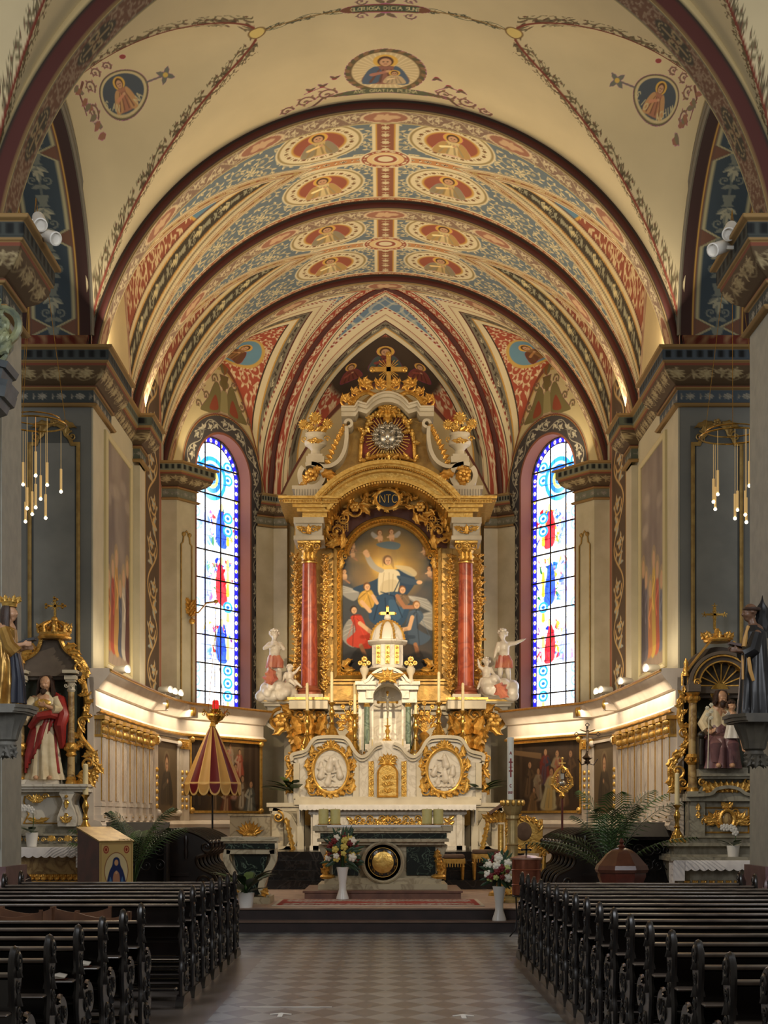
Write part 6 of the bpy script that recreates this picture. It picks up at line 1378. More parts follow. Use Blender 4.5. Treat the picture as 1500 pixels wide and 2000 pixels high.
def curls(m, c, r, yaw=0, seed=0, n=46, low=-.1):
    R = random.Random(seed)
    for k in range(n):
        a = R.uniform(0, 2*PI); e = R.uniform(low, 1.4); x, y, z = math.cos(e)*math.cos(a), math.cos(e)*math.sin(a), math.sin(e)
        if y*math.cos(yaw)-x*math.sin(yaw) < -.35 and z < .62: continue
        m.ball((c[0]+x*r*.86, c[1]+y*r*.9+.05*r, c[2]+z*r*.95+.18*r), r*R.uniform(.2, .3), 6, 5)
PW, PD = 32.85, 32.85/F
def q3(px, py, D=32.85): return ((px-HX)*D/F, D, PZ(py, D))
def wings(m, p, s, a):
    for sg in (-1, 1):
        for k in range(6): m.leaf((p[0]+sg*.1*s, p[1]+.3*s, p[2]), PI/2-sg*(.5+.28*k)+a, (1.7-.12*k)*s, .36*s, th=.25, n=6)
P_STAND = dict(chest=(0.05, 0, .85), neck=(.05, -.02, 1.2), head=(.0, -.1, 1.72), yaw=.4, armL=((-.75, -.2, .7), (-.2, -.5, .85)), armR=((.75, -.2, .65), (.5, -.5, 1.0)), legL=((-.35, -.3, -1.0), (-.3, .0, -1.95)), legR=((.35, -.15, -1.0), (.5, .1, -1.95)))
P_WAVE = dict(chest=(0, 0, .85), neck=(0, 0, 1.2), head=(-.1, -.05, 1.75), yaw=-.3, armL=((-.6, -.2, .55), (-.75, -.35, .05)), armR=((.85, -.15, 1.1), (1.5, -.25, 1.35)), legL=((-.3, -.3, -1.0), (-.35, .0, -1.95)), legR=((.3, -.1, -1.0), (.45, .15, -1.95)))
P_SIT = dict(chest=(0, 0, .8), neck=(0, -.05, 1.15), head=(.0, -.1, 1.65), yaw=.3, pitch=-.2, armL=((-.7, -.1, 1.2), (-.85, -.3, 1.8)), armR=((.6, -.4, .6), (.9, -.6, .25)), legL=((-.5, -.75, -.15), (-.9, -.7, -1.0)), legR=((.45, -.7, .05), (.2, -.8, -1.0)))
P_LIE = dict(chest=(.0, -.1, .6), neck=(.0, -.15, .9), head=(.0, -.25, 1.3), yaw=-.3, pitch=.2, armL=((-.6, -.2, .5), (-.7, -.5, .0)), armR=((.7, -.2, 1.0), (1.1, -.3, 1.5)), legL=((.1, -.8, .0), (.7, -.9, -.6)), legR=((.6, -.6, -.1), (1.3, -.7, -.7)))
def putti(sg, spec, label):
    c = q3(757+sg*213, 1366)
    for pp, s, pose, hgt, lab in spec:
        b = q3(*pp); L, hc = putto_caps(b, s, pose); t = thing('putto_statue', lab, 'statue', (b[0], b[1], rz(1366)), group=None); off = -Vector(t.location)
        o = meld('body', L, STATUE, None, .016, 3); o.location = off; reg(o, t)
        m = M(); curls(m, hc, .42*s, pose.get('yaw', 0), int(pp[0])); o = m.build('curly_hair', STATUE, None); o.location = off; reg(o, t)
        m = M(); z = b[2]-.1*s; robe(m, [(b[0], b[1]-.03, z-.75*s, .62*s, .45*s, .22), (b[0]+.05*s, b[1], z-.2*s, .6*s, .48*s, .16), (b[0], b[1], z+.25*s, .46*s, .42*s, .1)], 40, 7, int(pp[1])); o = m.build('gilt_drapery', GOLD if pp[1] % 2 else mat('rose_drapery', (170, 92, 78), (190, 120, 90), rough=.4), None); o.location = off; reg(o, t)
    t = thing('cloud_base', label, 'sculpture', (c[0], c[1], rz(1366))); R_ = random.Random(11+sg); caps = []
    for k in range(18): u = R_.uniform(-.36, .36); h = R_.uniform(.1, .5)*(1-abs(u)*1.3); caps.append(((u, R_.uniform(-.2, .2), h), (u+R_.uniform(-.1, .1), R_.uniform(-.25, .2), h*.6), R_.uniform(.1, .17), R_.uniform(.1, .16)))
    caps.append(((-.2, 0, .1), (.2, 0, .1), .13, .13)); meld('cloud', caps, STATUE, t, .02, 3); m = M(); m.leaf((sg*.1-.1, -.32, .3), -1.2*sg, .4, .24, th=.3, curl=.8); m.build('drapery', MATS.get('rose_drapery') or mat('rose_drapery', (170, 92, 78), (190, 120, 90), rough=.4), t)
putti(-1, [((536, 1284), .28, P_STAND, 0, 'standing white putto with gilt loincloth and hands held to his chest'), ((566, 1330), .20, P_LIE, 0, 'reclining white putto raising a hand at the feet of the one hands to chest')], 'white carved cloud under the putto with hands to his chest')
putti(1, [((984, 1284), .28, P_WAVE, 0, 'standing white putto pointing out towards the window'), ((950, 1326), .22, P_SIT, 0, 'seated white putto lifting one arm beside the pointing one')], 'white carved cloud under the putto pointing at the window')
# ================================================================== WAINSCOT, WALL PAINTINGS, SIDE ALTARS
BOIS = mat('wainscot_cream', (228, 214, 196), (212, 196, 178), rough=.45, scale=2.5); BROWNP = mat('wainscot_recess', (122, 90, 74), (104, 76, 64), rough=.5)
ZW = 4.04
WP = [(4.62, 23.5), (4.60, 25), (4.54, 27), (4.5, 28), (4.42, 29.2), (4.22, 30.35), (3.45, 31.6), (2.72, 32.8)]
def sidepath(sg, pts=None, off=0.):
    P = [(sg*x, y) for x, y in (pts or WP)]; return P if sg < 0 else P[::-1]
def along(sg, d, out=0.):
    """point at distance d along the wainscot, and its direction and outward normal"""
    P = [Vector((sg*x, y)) for x, y in WP]
    for a, b in zip(P[:-1], P[1:]):
        L = (b-a).length
        if d <= L or b is P[-1]: t = (b-a).normalized(); n = Vector((t.y, -t.x)); n = n if n.x*sg < 0 else -n; p = a+t*d+n*out; return p, t, n
        d -= L
def obar(m, p, t, n, hw, dep, z0, z1):
    """box standing on the wainscot line: centre p, half width hw along t, sticking out dep along n"""
    q = [p-t*hw, p+t*hw, p+t*hw+n*dep, p-t*hw+n*dep]; m.add([(v.x, v.y, z) for z in (z0, z1) for v in q], [(0, 3, 2, 1), (4, 5, 6, 7), (0, 1, 5, 4), (1, 2, 6, 5), (2, 3, 7, 6), (3, 0, 4, 7)])
def scene_canvas(kind, w, h, seed):
    c = Cv(w, h, 105, (58, 44, 34)); R = random.Random(seed)
    for k in range(34): c.ell(R.uniform(0, w), R.uniform(0, h), R.uniform(.1, .5), R.uniform(.1, .5), R.choice([(74, 56, 42), (46, 36, 30), (88, 68, 50), (40, 34, 32)]), a=.35, soft=14)
    for x in (.06, .14, .84, .93): c.seg(w*x, .2, w*x, h, .05, .05, (78, 62, 48), .6)
    def fig(x, y, s, robe, r2, lean=0., head=(160, 120, 88), arms=True):
        f = lambda a, b: (x+s*(a+lean*b), y+s*b)
        c.blob([f(-.5, -1.0), f(-.36, -.3), f(-.28, .35), f(.26, .38), f(.44, -.2), f(.6, -1.0)], [v*.8 for v in robe], soft=6); c.blob([f(-.2, -1.), f(-.15, .0), f(.15, .3), f(.3, -1.0)], r2, .6, soft=8)
        for k in (-.2, .05, .28): c.seg(*f(k*.6, .2), *f(k*1.3, -.95), .006, .014, [v*.6 for v in robe], .7)
        if arms: c.line([f(-.2, .28), f(-.42, .0), f(-.15, -.1)], .16*s, [v*.8 for v in r2], .8); c.line([f(.2, .28), f(.4, .05), f(.1, -.05)], .14*s, [v*.7 for v in robe], .8)
        c.ell(*f(0, .62), .17*s, .2*s, (70, 50, 38)); c.ell(*f(.03, .58), .13*s, .17*s, head); c.ell(*f(.06, .61), .02*s, .02*s, (50, 34, 28)); c.seg(*f(.04, .49), *f(.1, .49), .01*s, .01*s, (120, 60, 50))
    if kind == 'cloud':
        c.ell(w*.58, h*.82, .42, .3, (150, 124, 88), a=.5, soft=16)
        for a in ((.55, .78, .22, (196, 170, 140), (170, 90, 70)), (.68, .7, .24, (186, 90, 66), (210, 180, 150)), (.48, .62, .26, (176, 160, 140), (120, 80, 60)), (.62, .46, .3, (190, 96, 70), (150, 140, 130)), (.72, .32, .28, (110, 84, 60), (200, 190, 170)), (.84, .24, .3, (90, 90, 84), (190, 180, 160)), (.34, .28, .28, (90, 70, 50), (150, 120, 90)), (.5, .22, .26, (120, 66, 48), (200, 170, 130))): fig(w*a[0], h*a[1], a[2]*1.35, a[3], a[4], .1)
    else:
        c.poly([(w*.55, h*.72), (w*.95, h*.8), (w*.93, h*.86), (w*.55, h*.8)], (112, 86, 60)); c.poly([(0, 0), (w, 0), (w, h*.14), (0, h*.2)], (70, 54, 42))
        for a in ((.34, .62, .32, (196, 170, 130), (146, 60, 46)), (.5, .66, .3, (146, 60, 48), (60, 70, 90)), (.42, .36, .36, (214, 196, 150), (180, 140, 70)), (.6, .42, .28, (180, 160, 130), (120, 90, 70)), (.24, .34, .28, (120, 90, 64), (150, 120, 90)), (.16, .62, .3, (92, 70, 54), (120, 90, 64)), (.72, .5, .3, (84, 66, 52), (110, 84, 60)), (.66, .2, .22, (160, 120, 80), (90, 70, 50))): fig(w*a[0], h*a[1], a[2]*1.35, a[3], a[4], -.12)
    return c
def mural_canvas(w, h, seed, cols):
    c = Cv(w, h, 60, (150, 134, 120)); R = random.Random(seed)
    for k in range(60): c.ell(R.uniform(0, w), R.uniform(h*.4, h), R.uniform(.1, .5), R.uniform(.2, .8), R.choice([(120, 108, 100), (160, 146, 128), (104, 92, 86), (172, 158, 140)]), a=.25, soft=12)
    c.poly([(0, 0), (w, 0), (w, h*.14), (0, h*.1)], (150, 130, 110))
    for k in range(6): x = w*(.1+.16*k); c.seg(x, h*.0, x+.2, h*.12, .01, .01, (120, 104, 90))
    for k, (u, col) in enumerate(cols):
        x = w*u; hh = h*(.34+.06*(k % 3)); c.blob([(x-.2, .35), (x-.16, hh*.6), (x-.12, hh), (x+.12, hh), (x+.2, hh*.6), (x+.26, .3)], col, soft=2); c.ell(x, hh+.16, .13, .16, (200, 160, 124)); c.ell(x, hh+.2, .22, .22, (214, 180, 110), a=.35); c.ell(x, hh+.14, .1, .13, (204, 164, 128))
        for q in range(4): c.seg(x-.08+.05*q, hh*.9, x-.16+.1*q, .45, .012, .02, [v*.7 for v in col], .8)
        c.line([(x-.1, hh*.9), (x+.16, hh*.75), (x+.05, hh*.62)], .09, [min(255, v*1.15) for v in col])
    for k in range(5): c.ell(R.uniform(.2, w-.2), h*R.uniform(.6, .9), .3, .12, (186, 170, 150), a=.5, soft=5)
    return c
def plane_canvas(nm, cv, p0, t, z0, parent, off, n=None):
    """canvas cv laid on a vertical plane starting at p0 (Vector2) along t"""
    nx, nz = int(cv.w*cv.res*.9), int(cv.h*cv.res*.9); u, v = np.meshgrid(np.linspace(0, cv.w, nx), np.linspace(0, cv.h, nz)); C = smp(cv, np.clip(u, .001, cv.w-.001), np.clip(v, .001, cv.h-.001), False)
    P = np.stack([p0.x+t.x*u, p0.y+t.y*u, z0+v], -1)-np.array(parent.location); o = grid_obj(nm, P, C, V_CANVAS); reg(o, parent); return o
for sg, nm in ((-1, 'umbrella side'), (1, 'paschal candle side')):
    T = thing('choir_wainscot', 'curved cream and gold choir wainscot with lit cornice, '+nm, 'wainscot', (sg*4.6, 23.5, .33)); O = -Vector(T.location)
    def wb(m, name, material, sm=35): o = m.build(name, material, None, sm); o.location = O; reg(o, T); return o
    P = sidepath(sg); m = M(); Z0 = .33
    m.sweep(P, [(-.1, Z0), (0, Z0), (0, 3.9), (-.1, 3.9)]); wb(m, 'backing', BOIS)
    m = M(); m.sweep(P, [(0, 3.30), (.03, 3.30), (.04, 3.34), (.10, 3.36), (.10, 3.41), (.05, 3.44), (.03, 3.46), (.03, 3.70), (.08, 3.72), (.10, 3.76), (.13, 3.80), (.16, 3.84), (.20, 3.88), (.24, 3.94), (.26, 3.98), (.26, ZW), (-.1, ZW)], capends=True); wb(m, 'cornice', BOIS)
    m = M(); m.sweep(P, [(.25, 3.985), (.28, 3.99), (.29, 4.01), (.28, 4.03), (.25, 4.035)]); m.sweep(P, [(.10, 3.355), (.12, 3.37), (.12, 3.40), (.10, 3.41)]); wb(m, 'gilt_line', GOLD)
    m = M(); m.sweep(P, [(0, Z0), (.14, Z0), (.14, .5), (.10, .53), (.04, 1.45), (.12, 1.48), (.14, 1.55), (.10, 1.62), (0, 1.64)]); wb(m, 'dado', BOIS)
    for k in range(8):
        p, t, n = along(sg, .22+.59*k, 0); m = M(); obar(m, p, t, n, .15, .10, 1.62, 3.3); 
        for q in (-.09, 0, .09): obar(m, p+t*q, t, n, .025, .125, 1.95, 3.05)
        obar(m, p, t, n, .17, .13, 1.62, 1.72); obar(m, p, t, n, .16, .12, 1.86, 1.92); wb(m, 'pilaster', BOIS)
        m = M(); obar(m, p, t, n, .16, .14, 2.96, 3.0); obar(m, p, t, n, .15, .115, 3.0, 3.24); obar(m, p, t, n, .18, .17, 3.24, 3.30)
        for q in (-.1, 0, .1):
            c = p+t*q+n*.13; m.ball((c.x, c.y, 3.2), (.045, .045, .05), 7, 5); m.ball((c.x, c.y, 3.07), (.04, .04, .06), 7, 5)
        for q in (-.135, .135): obar(m, p+t*q, t, n, .006, .116, 1.95, 3.0)
        for q in range(5): c = p+n*.12; m.ball((c.x, c.y, 1.68+.0*q), (.03, .03, .02), 6, 4)
        wb(m, 'gilt_capital', GOLD)
        p2, t2, n2 = along(sg, .515+.59*k, 0); m = M(); obar(m, p2, t2, n2, .075, .012, 1.9, 3.15) if k < 7 else None
        if k < 7: wb(m, 'recessed_panel', BROWNP)
    # two framing pilasters with gilt drops
    for d in (4.86, 6.75, 6.98):
        p, t, n = along(sg, d, 0); m = M(); obar(m, p, t, n, .10, .10, 1.62, 3.3); obar(m, p, t, n, .13, .3, 3.72, 3.96); wb(m, 'pilaster', BOIS); m = M(); obar(m, p, t, n, .11, .13, 3.08, 3.28)
        for q in range(6): c = p+n*.11; m.ball((c.x, c.y, 1.9+.14*q), (.035, .035, .05), 6, 5); m.ball((c.x, c.y, 3.12+.02*q), (.06, .06, .02), 6, 4)
        c = p+n*.3; m.ball((c.x, c.y, 3.84), (.05, .05, .1), 8, 6); wb(m, 'gilt_drop', GOLD)
    # small side painting, in the straight run
    pa_, ta, na = along(sg, 5.0, .02); pe, _, _ = along(sg, 6.62, .02)
    t = (pe-pa_).normalized(); L = (pe-pa_).length
    def framed(nm_, label, p0, t, L, z0, z1, cv, mold, w=.06):
        tt = thing(nm_, label, 'painting', (p0.x+t.x*L/2, p0.y+t.y*L/2, z0)); n = Vector((t.y, -t.x)); n = n if n.x*sg < 0 else -n
        if n.x*sg > 0: n = -n
        m = M(); 
        for (a, b, c, d) in ((0, L, z0, z0+w), (0, L, z1-w, z1), (0, w, z0, z1), (L-w, L, z0, z1)): obar(m, p0+t*(a+b)/2, t, n, (b-a)/2, .07, c, d)
        for a, b in ((w, z0+w), (L-w, z0+w), (w, z1-w), (L-w, z1-w)): q = p0+t*a+n*.07; m.ball((q.x, q.y, b), .07, 8, 6)
        o = m.build('frame', mold); o.location = -Vector(tt.location); reg(o, tt); plane_canvas('canvas', cv, p0+n*.03, t, z0, tt, 0); return tt
    cvs = Cv(L, 1.55, 60, (112, 92, 66)); saint(cvs, L/2, .75, .55, (88, 74, 58), halo=(130, 110, 80), cloak=(70, 60, 50)); cvs.ell(L*.3, .5, .4, .5, (90, 76, 60), a=.5, soft=12)
    framed('side_painting', 'dim narrow oil painting in the bend of the wainscot, '+nm, pa_, t, L, 1.72, 3.22, cvs, BOIS, .05)
    p0, t, n = along(sg, 7.12, .02); P2 = Vector((sg*WP[-1][0], WP[-1][1])); pe = P2+n*.02; L = (pe-p0).length-.12; t = (pe-p0).normalized()
    cvb = scene_canvas('cloud' if sg < 0 else 'room', L, 1.6, 5+sg)
    framed('choir_painting', ('dark oil painting of a throng below a cloud of figures, behind the striped umbrella' if sg < 0 else 'dark oil painting of figures kneeling in a room, behind the gilt staff emblem'), p0, t, L, 1.78, 3.34, cvb, GOLD, .05)
    # corner shells of that frame
    # wall painting above, between the two piers
    y0, y1, z0, z1 = YB+.88, YB+3.25, 4.25, 8.12; tt = thing('wall_painting', 'tall pale painting of robed figures high on the choir wall, '+nm, 'painting', (sg*(W-.02), y0, z0)); m = M(); x = sg*(W-.05); p0 = Vector((x, y0)); t = Vector((0, 1))
    m.sweep([(y0, z0), (y1, z0), (y1, z1), (y0, z1)], [(0, 0), (0, .06), (.05, .08), (.09, .03), (.09, 0)] if False else [(-.05, 0), (-.05, .05), (.0, .08), (.05, .05), (.05, 0)], plane='yz', t0=0, closed=True)
    m.v = [((sg*(W-.02) - sg*v[0]), v[1], v[2]) for v in m.v]; o = m.build('frame', mat('frame_cream', (206, 190, 140), rough=.5)); o.location = -Vector(tt.location); reg(o, tt)
    cvm = mural_canvas(y1-y0, z1-z0, 3+sg, ((.12, (176, 120, 70)), (.28, (168, 78, 56)), (.42, (196, 150, 80)), (.58, (84, 88, 100)), (.72, (190, 180, 160)), (.88, (96, 60, 54))) if sg < 0 else ((.15, (110, 110, 120)), (.32, (186, 96, 70)), (.46, (206, 170, 80)), (.6, (196, 130, 80)), (.78, (110, 104, 110)), (.9, (90, 84, 90)))); plane_canvas('canvas', cvm, p0, t, z0, tt, 0)
    # small white projectors on the wainscot cornice
    for k, (px, py, D) in enumerate(((229, 1307, 24.9), (317, 1352, 28.8), (330, 1357, 29.2), (345, 1362, 29.6)) if sg < 0 else ((1279, 1322, 24.7), (1222, 1342, 27.0), (1196, 1356, 28.8), (1183, 1360, 29.2))):
        p, t, n = along(sg, D-23.5, .18); tt = thing('cornice_projector', 'white cylindrical spotlight on the wainscot cornice, '+('foremost of the row' if k == 0 else 'in the group by the bend')+', '+nm, 'spotlight', (p.x, p.y, ZW), group='cornice projectors by the bend, '+nm if k else None)
        m = M(); m.lathe([(.045, -.16), (.07, -.15), (.07, .14), (.06, .15)], (0, 0, .12), 16, 'x' if False else 'y'); o = m.build('housing', mat('white_enamel', (232, 228, 218), rough=.35), tt); o.rotation_euler = (0, 0, -sg*.9)
        m = M(); m.box(-.012, .012, -.03, .03, 0, .1); m.box(-.05, .05, -.05, .05, 0, .015); m.build('bracket', MATS['white_enamel'], tt)
# big projectors on the near capitals
for sg in (-1, 1):
    for k, (px, py, tilt) in enumerate((((77, 432, .5), (96, 462, 1.0)) if sg < 0 else ((1426, 450, .5), (1405, 484, 1.0)))):
        D = 18.15; x, z = PX(px, D), PZ(py, D); tt = thing('capital_projector', 'white cylindrical spotlight on the near capital, %s one, %s' % ('upper' if k == 0 else 'lower', 'umbrella side' if sg < 0 else 'paschal candle side'), 'spotlight', (x, D, z))
        m = M(); m.lathe([(.055, -.16), (.075, -.15), (.085, .16), (.07, .165), (.065, .13), (.0, .13)], (0, 0, 0), 20, 'z'); o = m.build('housing', MATS['white_enamel'], tt); o.rotation_euler = (2.2 if k == 0 else 2.0, 0, -sg*(.35 if k == 0 else .8))
        m = M(); m.box(*sorted((0, sg*.3)), -.02, .02, -.02, .02); m.build('bracket', MATS['white_enamel'], tt)
# rings of hanging light rods
def pendant(pxc, pyr, D, rods, label):
    x, z = PX(pxc, D), PZ(pyr, D); t = thing('ring_pendant', label, 'pendant lamp', (x, D, z)); m = M(); R = .42 if pxc < 700 else .45
    m.tube([(R*math.cos(a), R*math.sin(a), 0) for a in np.linspace(0, 2*PI, 41)[:-1]], .013, n=6, closed=True); m.tube([(R*.8*math.cos(a), R*.8*math.sin(a), .08) for a in np.linspace(0, 2*PI, 41)[:-1]], .010, n=6, closed=True)
    for a in (.3, 2.4, 4.5): m.tube([(R*math.cos(a), R*math.sin(a), 0), (0, 0, 3.2)], .004, n=4)
    m.build('ring', BRASS, t)
    for px, y0, y1 in rods:
        dx = PX(px, D)-x; dy = math.sqrt(max(0, R*R-dx*dx))*(1 if (px*7) % 2 < 1 else -1); a, b = PZ(y0, D)-z, PZ(y1, D)-z
        m = M(); m.tube([(dx, dy, 0), (dx, dy, a)], .003, n=4); m.lathe([(.017, a), (.017, b+.03), (.012, b+.03)], (dx, dy, 0), 10); m.build('rod', mat('brass_rod_glow', (232, 190, 120), rough=.4, emit=.35), t); m = M(); m.ball((dx, dy, b), .024, 10, 7); m.build('bulb', mat('lit_bulb', (255, 236, 196), emit=6), t)
pendant(70, 828, 21, ((34, 892, 936), (50, 948, 993), (66, 915, 962), (67, 965, 1005), (76, 953, 1000), (83, 896, 942), (83, 958, 1003), (103, 915, 958), (110, 906, 951), (38, 970, 1009)), 'ring of hanging light rods in front of the grey pier, crowned statue side')
pendant(1430, 852, 21, ((1391, 930, 976), (1406, 922, 968), (1410, 938, 982), (1421, 978, 1025), (1441, 972, 1018), (1443, 985, 1032), (1449, 915, 962), (1454, 946, 984)), 'ring of hanging light rods in front of the grey pier, monk statue side')

# ------------------------------------------------------------ side altars
OCHREM = marble('ochre_marble', (190, 160, 106), (140, 108, 66), 4., .25, .1); GREYM = marble('grey_marble', (158, 152, 134), (132, 126, 110), 2.5, .35, .08); DKGREEN = mat('niche_green', (92, 98, 84), (78, 84, 72), rough=.7)
TAUPE = mat('taupe_paint', (112, 98, 84), (98, 86, 74), rough=.5)
def altar_kit(label, pxc, D, base_z):
    q = D/F; X = lambda dx: (pxc+dx-HX)*q; Z = lambda py: PZ(py, D); t = thing('side_altar', label, 'altar', (X(0), D, base_z)); off = -Vector(t.location)
    def b(m, name, material, sm=35): o = m.build(name, material, None, sm); o.location = off; reg(o, t); return o
    return X, Z, b, t
# left altar
X, Z, b, t = altar_kit('side altar holding the statue in a red mantle, with a gilt crown on top', 90, 23.3, .33); Y = 23.3
m = M(); m.box(X(-90), X(92), 22.75, 23.75, Z(1662), Z(1655)); m.prism([(X(-80), .34), (X(70), .34), (X(86), Z(1675)), (X(88), Z(1662)), (X(-90), Z(1662))], 22.9, 23.7); m.box(X(-95), X(95), 22.6, 23.8, .33, .5); b(m, 'mensa', OCHREM)
m = M(); 
for k in range(24): m.leaf((X(-70+6.2*k), 22.88, Z(1716)), PI/2+(.7 if k % 2 else -.7), .12, .07)
m.tube([(X(-72), 22.88, Z(1722)), (X(78), 22.88, Z(1722))], .03, n=6); b(m, 'mensa_gilding', GOLDR)
m = M(); m.box(X(-90), X(90), 23.05, 23.75, Z(1655), Z(1648)); m.box(X(-86), X(86), 23.1, 23.75, Z(1648), Z(1632)); m.box(X(-88), X(88), 23.05, 23.75, Z(1632), Z(1628)); m.box(X(-83), X(78), 23.2, 23.75, Z(1630), Z(1612)); b(m, 'predella', GREYM)
m = M()
for k in range(9): m.leaf((X(-70+16*k), 23.04, Z(1640)), (.5 if k % 2 else PI-.5), .14, .06); m.volute((X(-62+16*k), Z(1640)), .04, 1.3, 0, 1, .018, 23.04, n=12)
b(m, 'predella_gilding', GOLD)
m = M(); m.box(X(-50), X(45), 23.25, 23.75, Z(1614), Z(1545))
for c in (-68, 46): m.prism(cr([(X(c-17), Z(1614)), (X(c-18), Z(1596)), (X(c-8), Z(1566)), (X(c-14), Z(1548)), (X(c+14), Z(1548)), (X(c+8), Z(1566)), (X(c+18), Z(1596)), (X(c+17), Z(1614))]), 23.08, 23.7)
for hw, a, c, pr in ((86, 1547, 1542, .0), (84, 1542, 1537, .06), (88, 1537, 1532, .1)): m.box(X(-hw), X(hw), 23.1-pr, 23.75, Z(a), Z(c))
b(m, 'body', WHITEM)
m = M(); m.sweep([(X(-42), Z(1608)), (X(-32), Z(1590)), (X(-42), Z(1566)), (X(-40), Z(1556)), (X(34), Z(1556)), (X(36), Z(1566)), (X(26), Z(1590)), (X(38), Z(1608))], [(-.012, 0), (0, .03), (.012, 0)], plane='xz', t0=23.24, closed=True)
for c in (-68, 46): m.flower((X(c), Z(1556)), .03, 5, 23.06); m.leaf((X(c), 23.06, Z(1562)), -PI/2, .16, .06); m.leaf((X(c), 23.04, Z(1588)), -PI/2, .12, .05); m.leaf((X(c), 23.04, Z(1606)), PI/2+.8, .14, .06); m.leaf((X(c), 23.04, Z(1606)), PI/2-.8, .14, .06)
for k in range(-3, 4): m.leaf((X(-13), 23.1, Z(1566)), PI/2+k*.4, .14, .06)
for s2 in (-1, 1): m.leaf((X(-13), 23.2, Z(1604)), PI/2-s2*1.3, .2, .06); m.volute((X(-13+s2*16), Z(1556)), .05, 1.3, 0, s2, .03, 23.15)
b(m, 'body_gilding', GOLD)
m = M(); m.prism([(X(-70), Z(1532)), (X(58), Z(1532)), (X(58), Z(1318)), (X(-70), Z(1318))], 23.62, 23.72); b(m, 'niche_back', DKGREEN); m = M(); m.box(X(-48), X(25), 23.2, 23.7, Z(1532), Z(1523)); b(m, 'statue_plinth', WHITEM)
m = M(); m.prism(cr([(X(-66), Z(1312)), (X(-60), Z(1296)), (X(-40), Z(1284)), (X(-22), Z(1272)), (X(-14), Z(1250)), (X(24), Z(1250)), (X(34), Z(1270)), (X(52), Z(1284)), (X(66), Z(1300)), (X(68), Z(1312))]), 23.5, 23.7); m.box(X(-72), X(68), 23.35, 23.7, Z(1320), Z(1312)); m.box(X(-68), X(64), 23.42, 23.7, Z(1326), Z(1320)); b(m, 'gable', TAUPE)
m = M(); m.tube([(x, 23.46, z) for x, z in cr([(X(-72), Z(1300)), (X(-60), Z(1290)), (X(-40), Z(1282)), (X(-22), Z(1268)), (X(-14), Z(1246))])], .035, n=6); m.tube([(x, 23.46, z) for x, z in cr([(X(24), Z(1246)), (X(34), Z(1266)), (X(52), Z(1280)), (X(68), Z(1290)), (X(80), Z(1316))])], .04, n=6)
for k in range(7): m.leaf((X(34+7*k), 23.42, Z(1266+7*k)), .6-.4*k, .22, .1, curl=-.9); m.leaf((X(-24-7*k), 23.42, Z(1266+6*k)), PI-.6+.4*k, .2, .09, curl=.9)
m.volute((X(64), Z(1302)), .12, 1.4, 0, -1, .05, 23.42); m.volute((X(-60), Z(1302)), .1, 1.4, PI, 1, .045, 23.42)
m.lathe([(.25, 0), (.27, .03), (.24, .06), (.25, .1)], (X(11), 23.5, Z(1246)), 20)
for k in range(9): a = 2*PI*k/9; m.leaf((X(11)+.2*math.cos(a), 23.5+.1*math.sin(a)-.05, Z(1234)), PI/2-.5*math.cos(a)*-1*-1, .18, .08); m.tube([(X(11)+.24*math.cos(a), 23.5+.24*math.sin(a), Z(1234)), (X(11)+.26*math.cos(a), 23.5+.26*math.sin(a), Z(1222)), (X(11)+.1*math.cos(a), 23.5+.1*math.sin(a), Z(1212))], .03, n=6)
m.ball((X(11), 23.5, Z(1208)), .06, 10, 8); b(m, 'gilt_crest', GOLDR)
m = M(); zc = Z(1180); m.box(X(12)-.018, X(12)+.018, 23.49, 23.52, Z(1205), Z(1168)); m.box(X(12)-.12, X(12)+.12, 23.49, 23.52, zc-.015, zc+.015)
for x, z in ((X(12)-.13, zc), (X(12)+.13, zc), (X(12), Z(1167))):
    for a in range(3): m.ball((x+.028*math.cos(a*2.1), 23.5, z+.028*math.sin(a*2.1)), .024, 7, 5)
for a in range(4): m.bar((X(12), 23.51, zc), (X(12)+.08*math.cos(PI/4+a*PI/2), 23.51, zc+.08*math.sin(PI/4+a*PI/2)), .018, .01)
b(m, 'cross', BRASS)
for dx in (-62, -48, 50): 
    m = M(); x = X(dx-1); m.lathe([(.085, Z(1532)), (.085, Z(1524)), (.06, Z(1518)), (.055, Z(1500)), (.048, Z(1350))], (x, 23.3, 0), 20) if False else m.lathe([(.06, 0), (.056, Z(1470)-Z(1520)), (.05, Z(1352)-Z(1520))], (x, 23.3, Z(1520)), 20); b(m, 'column', OCHREM)
    m = M(); m.lathe([(.09, 0), (.09, .03), (.07, .06), (.08, .08), (.065, .11)], (x, 23.3, Z(1531)), 16); m.lathe([(.06, 0), (.09, .03), (.07, .07), (.1, .12), (.09, .2), (.065, .22)], (x, 23.3, Z(1478)), 12)
    for k in range(6): a = k*PI/3; m.ball((x+.085*math.cos(a), 23.3+.085*math.sin(a), Z(1462)), .035, 6, 5)
    b(m, 'column_gilding', GOLDR); m = M(); m.lathe([(.05, 0), (.07, .03), (.055, .06), (.06, .16), (.09, .2)], (x, 23.3, Z(1352)), 14); m.box(x-.09, x+.09, 23.2, 23.4, Z(1328), Z(1320)); m.box(x-.075, x+.075, 23.22, 23.4, Z(1332), Z(1328)); m.box(x-.11, x+.11, 23.15, 23.5, Z(1316), Z(1310))
    for s2 in (-1, 1): m.volute((x+s2*.06, Z(1340)), .035, 1.3, 0, s2, .02, 23.2)
    b(m, 'capital', IVORY)
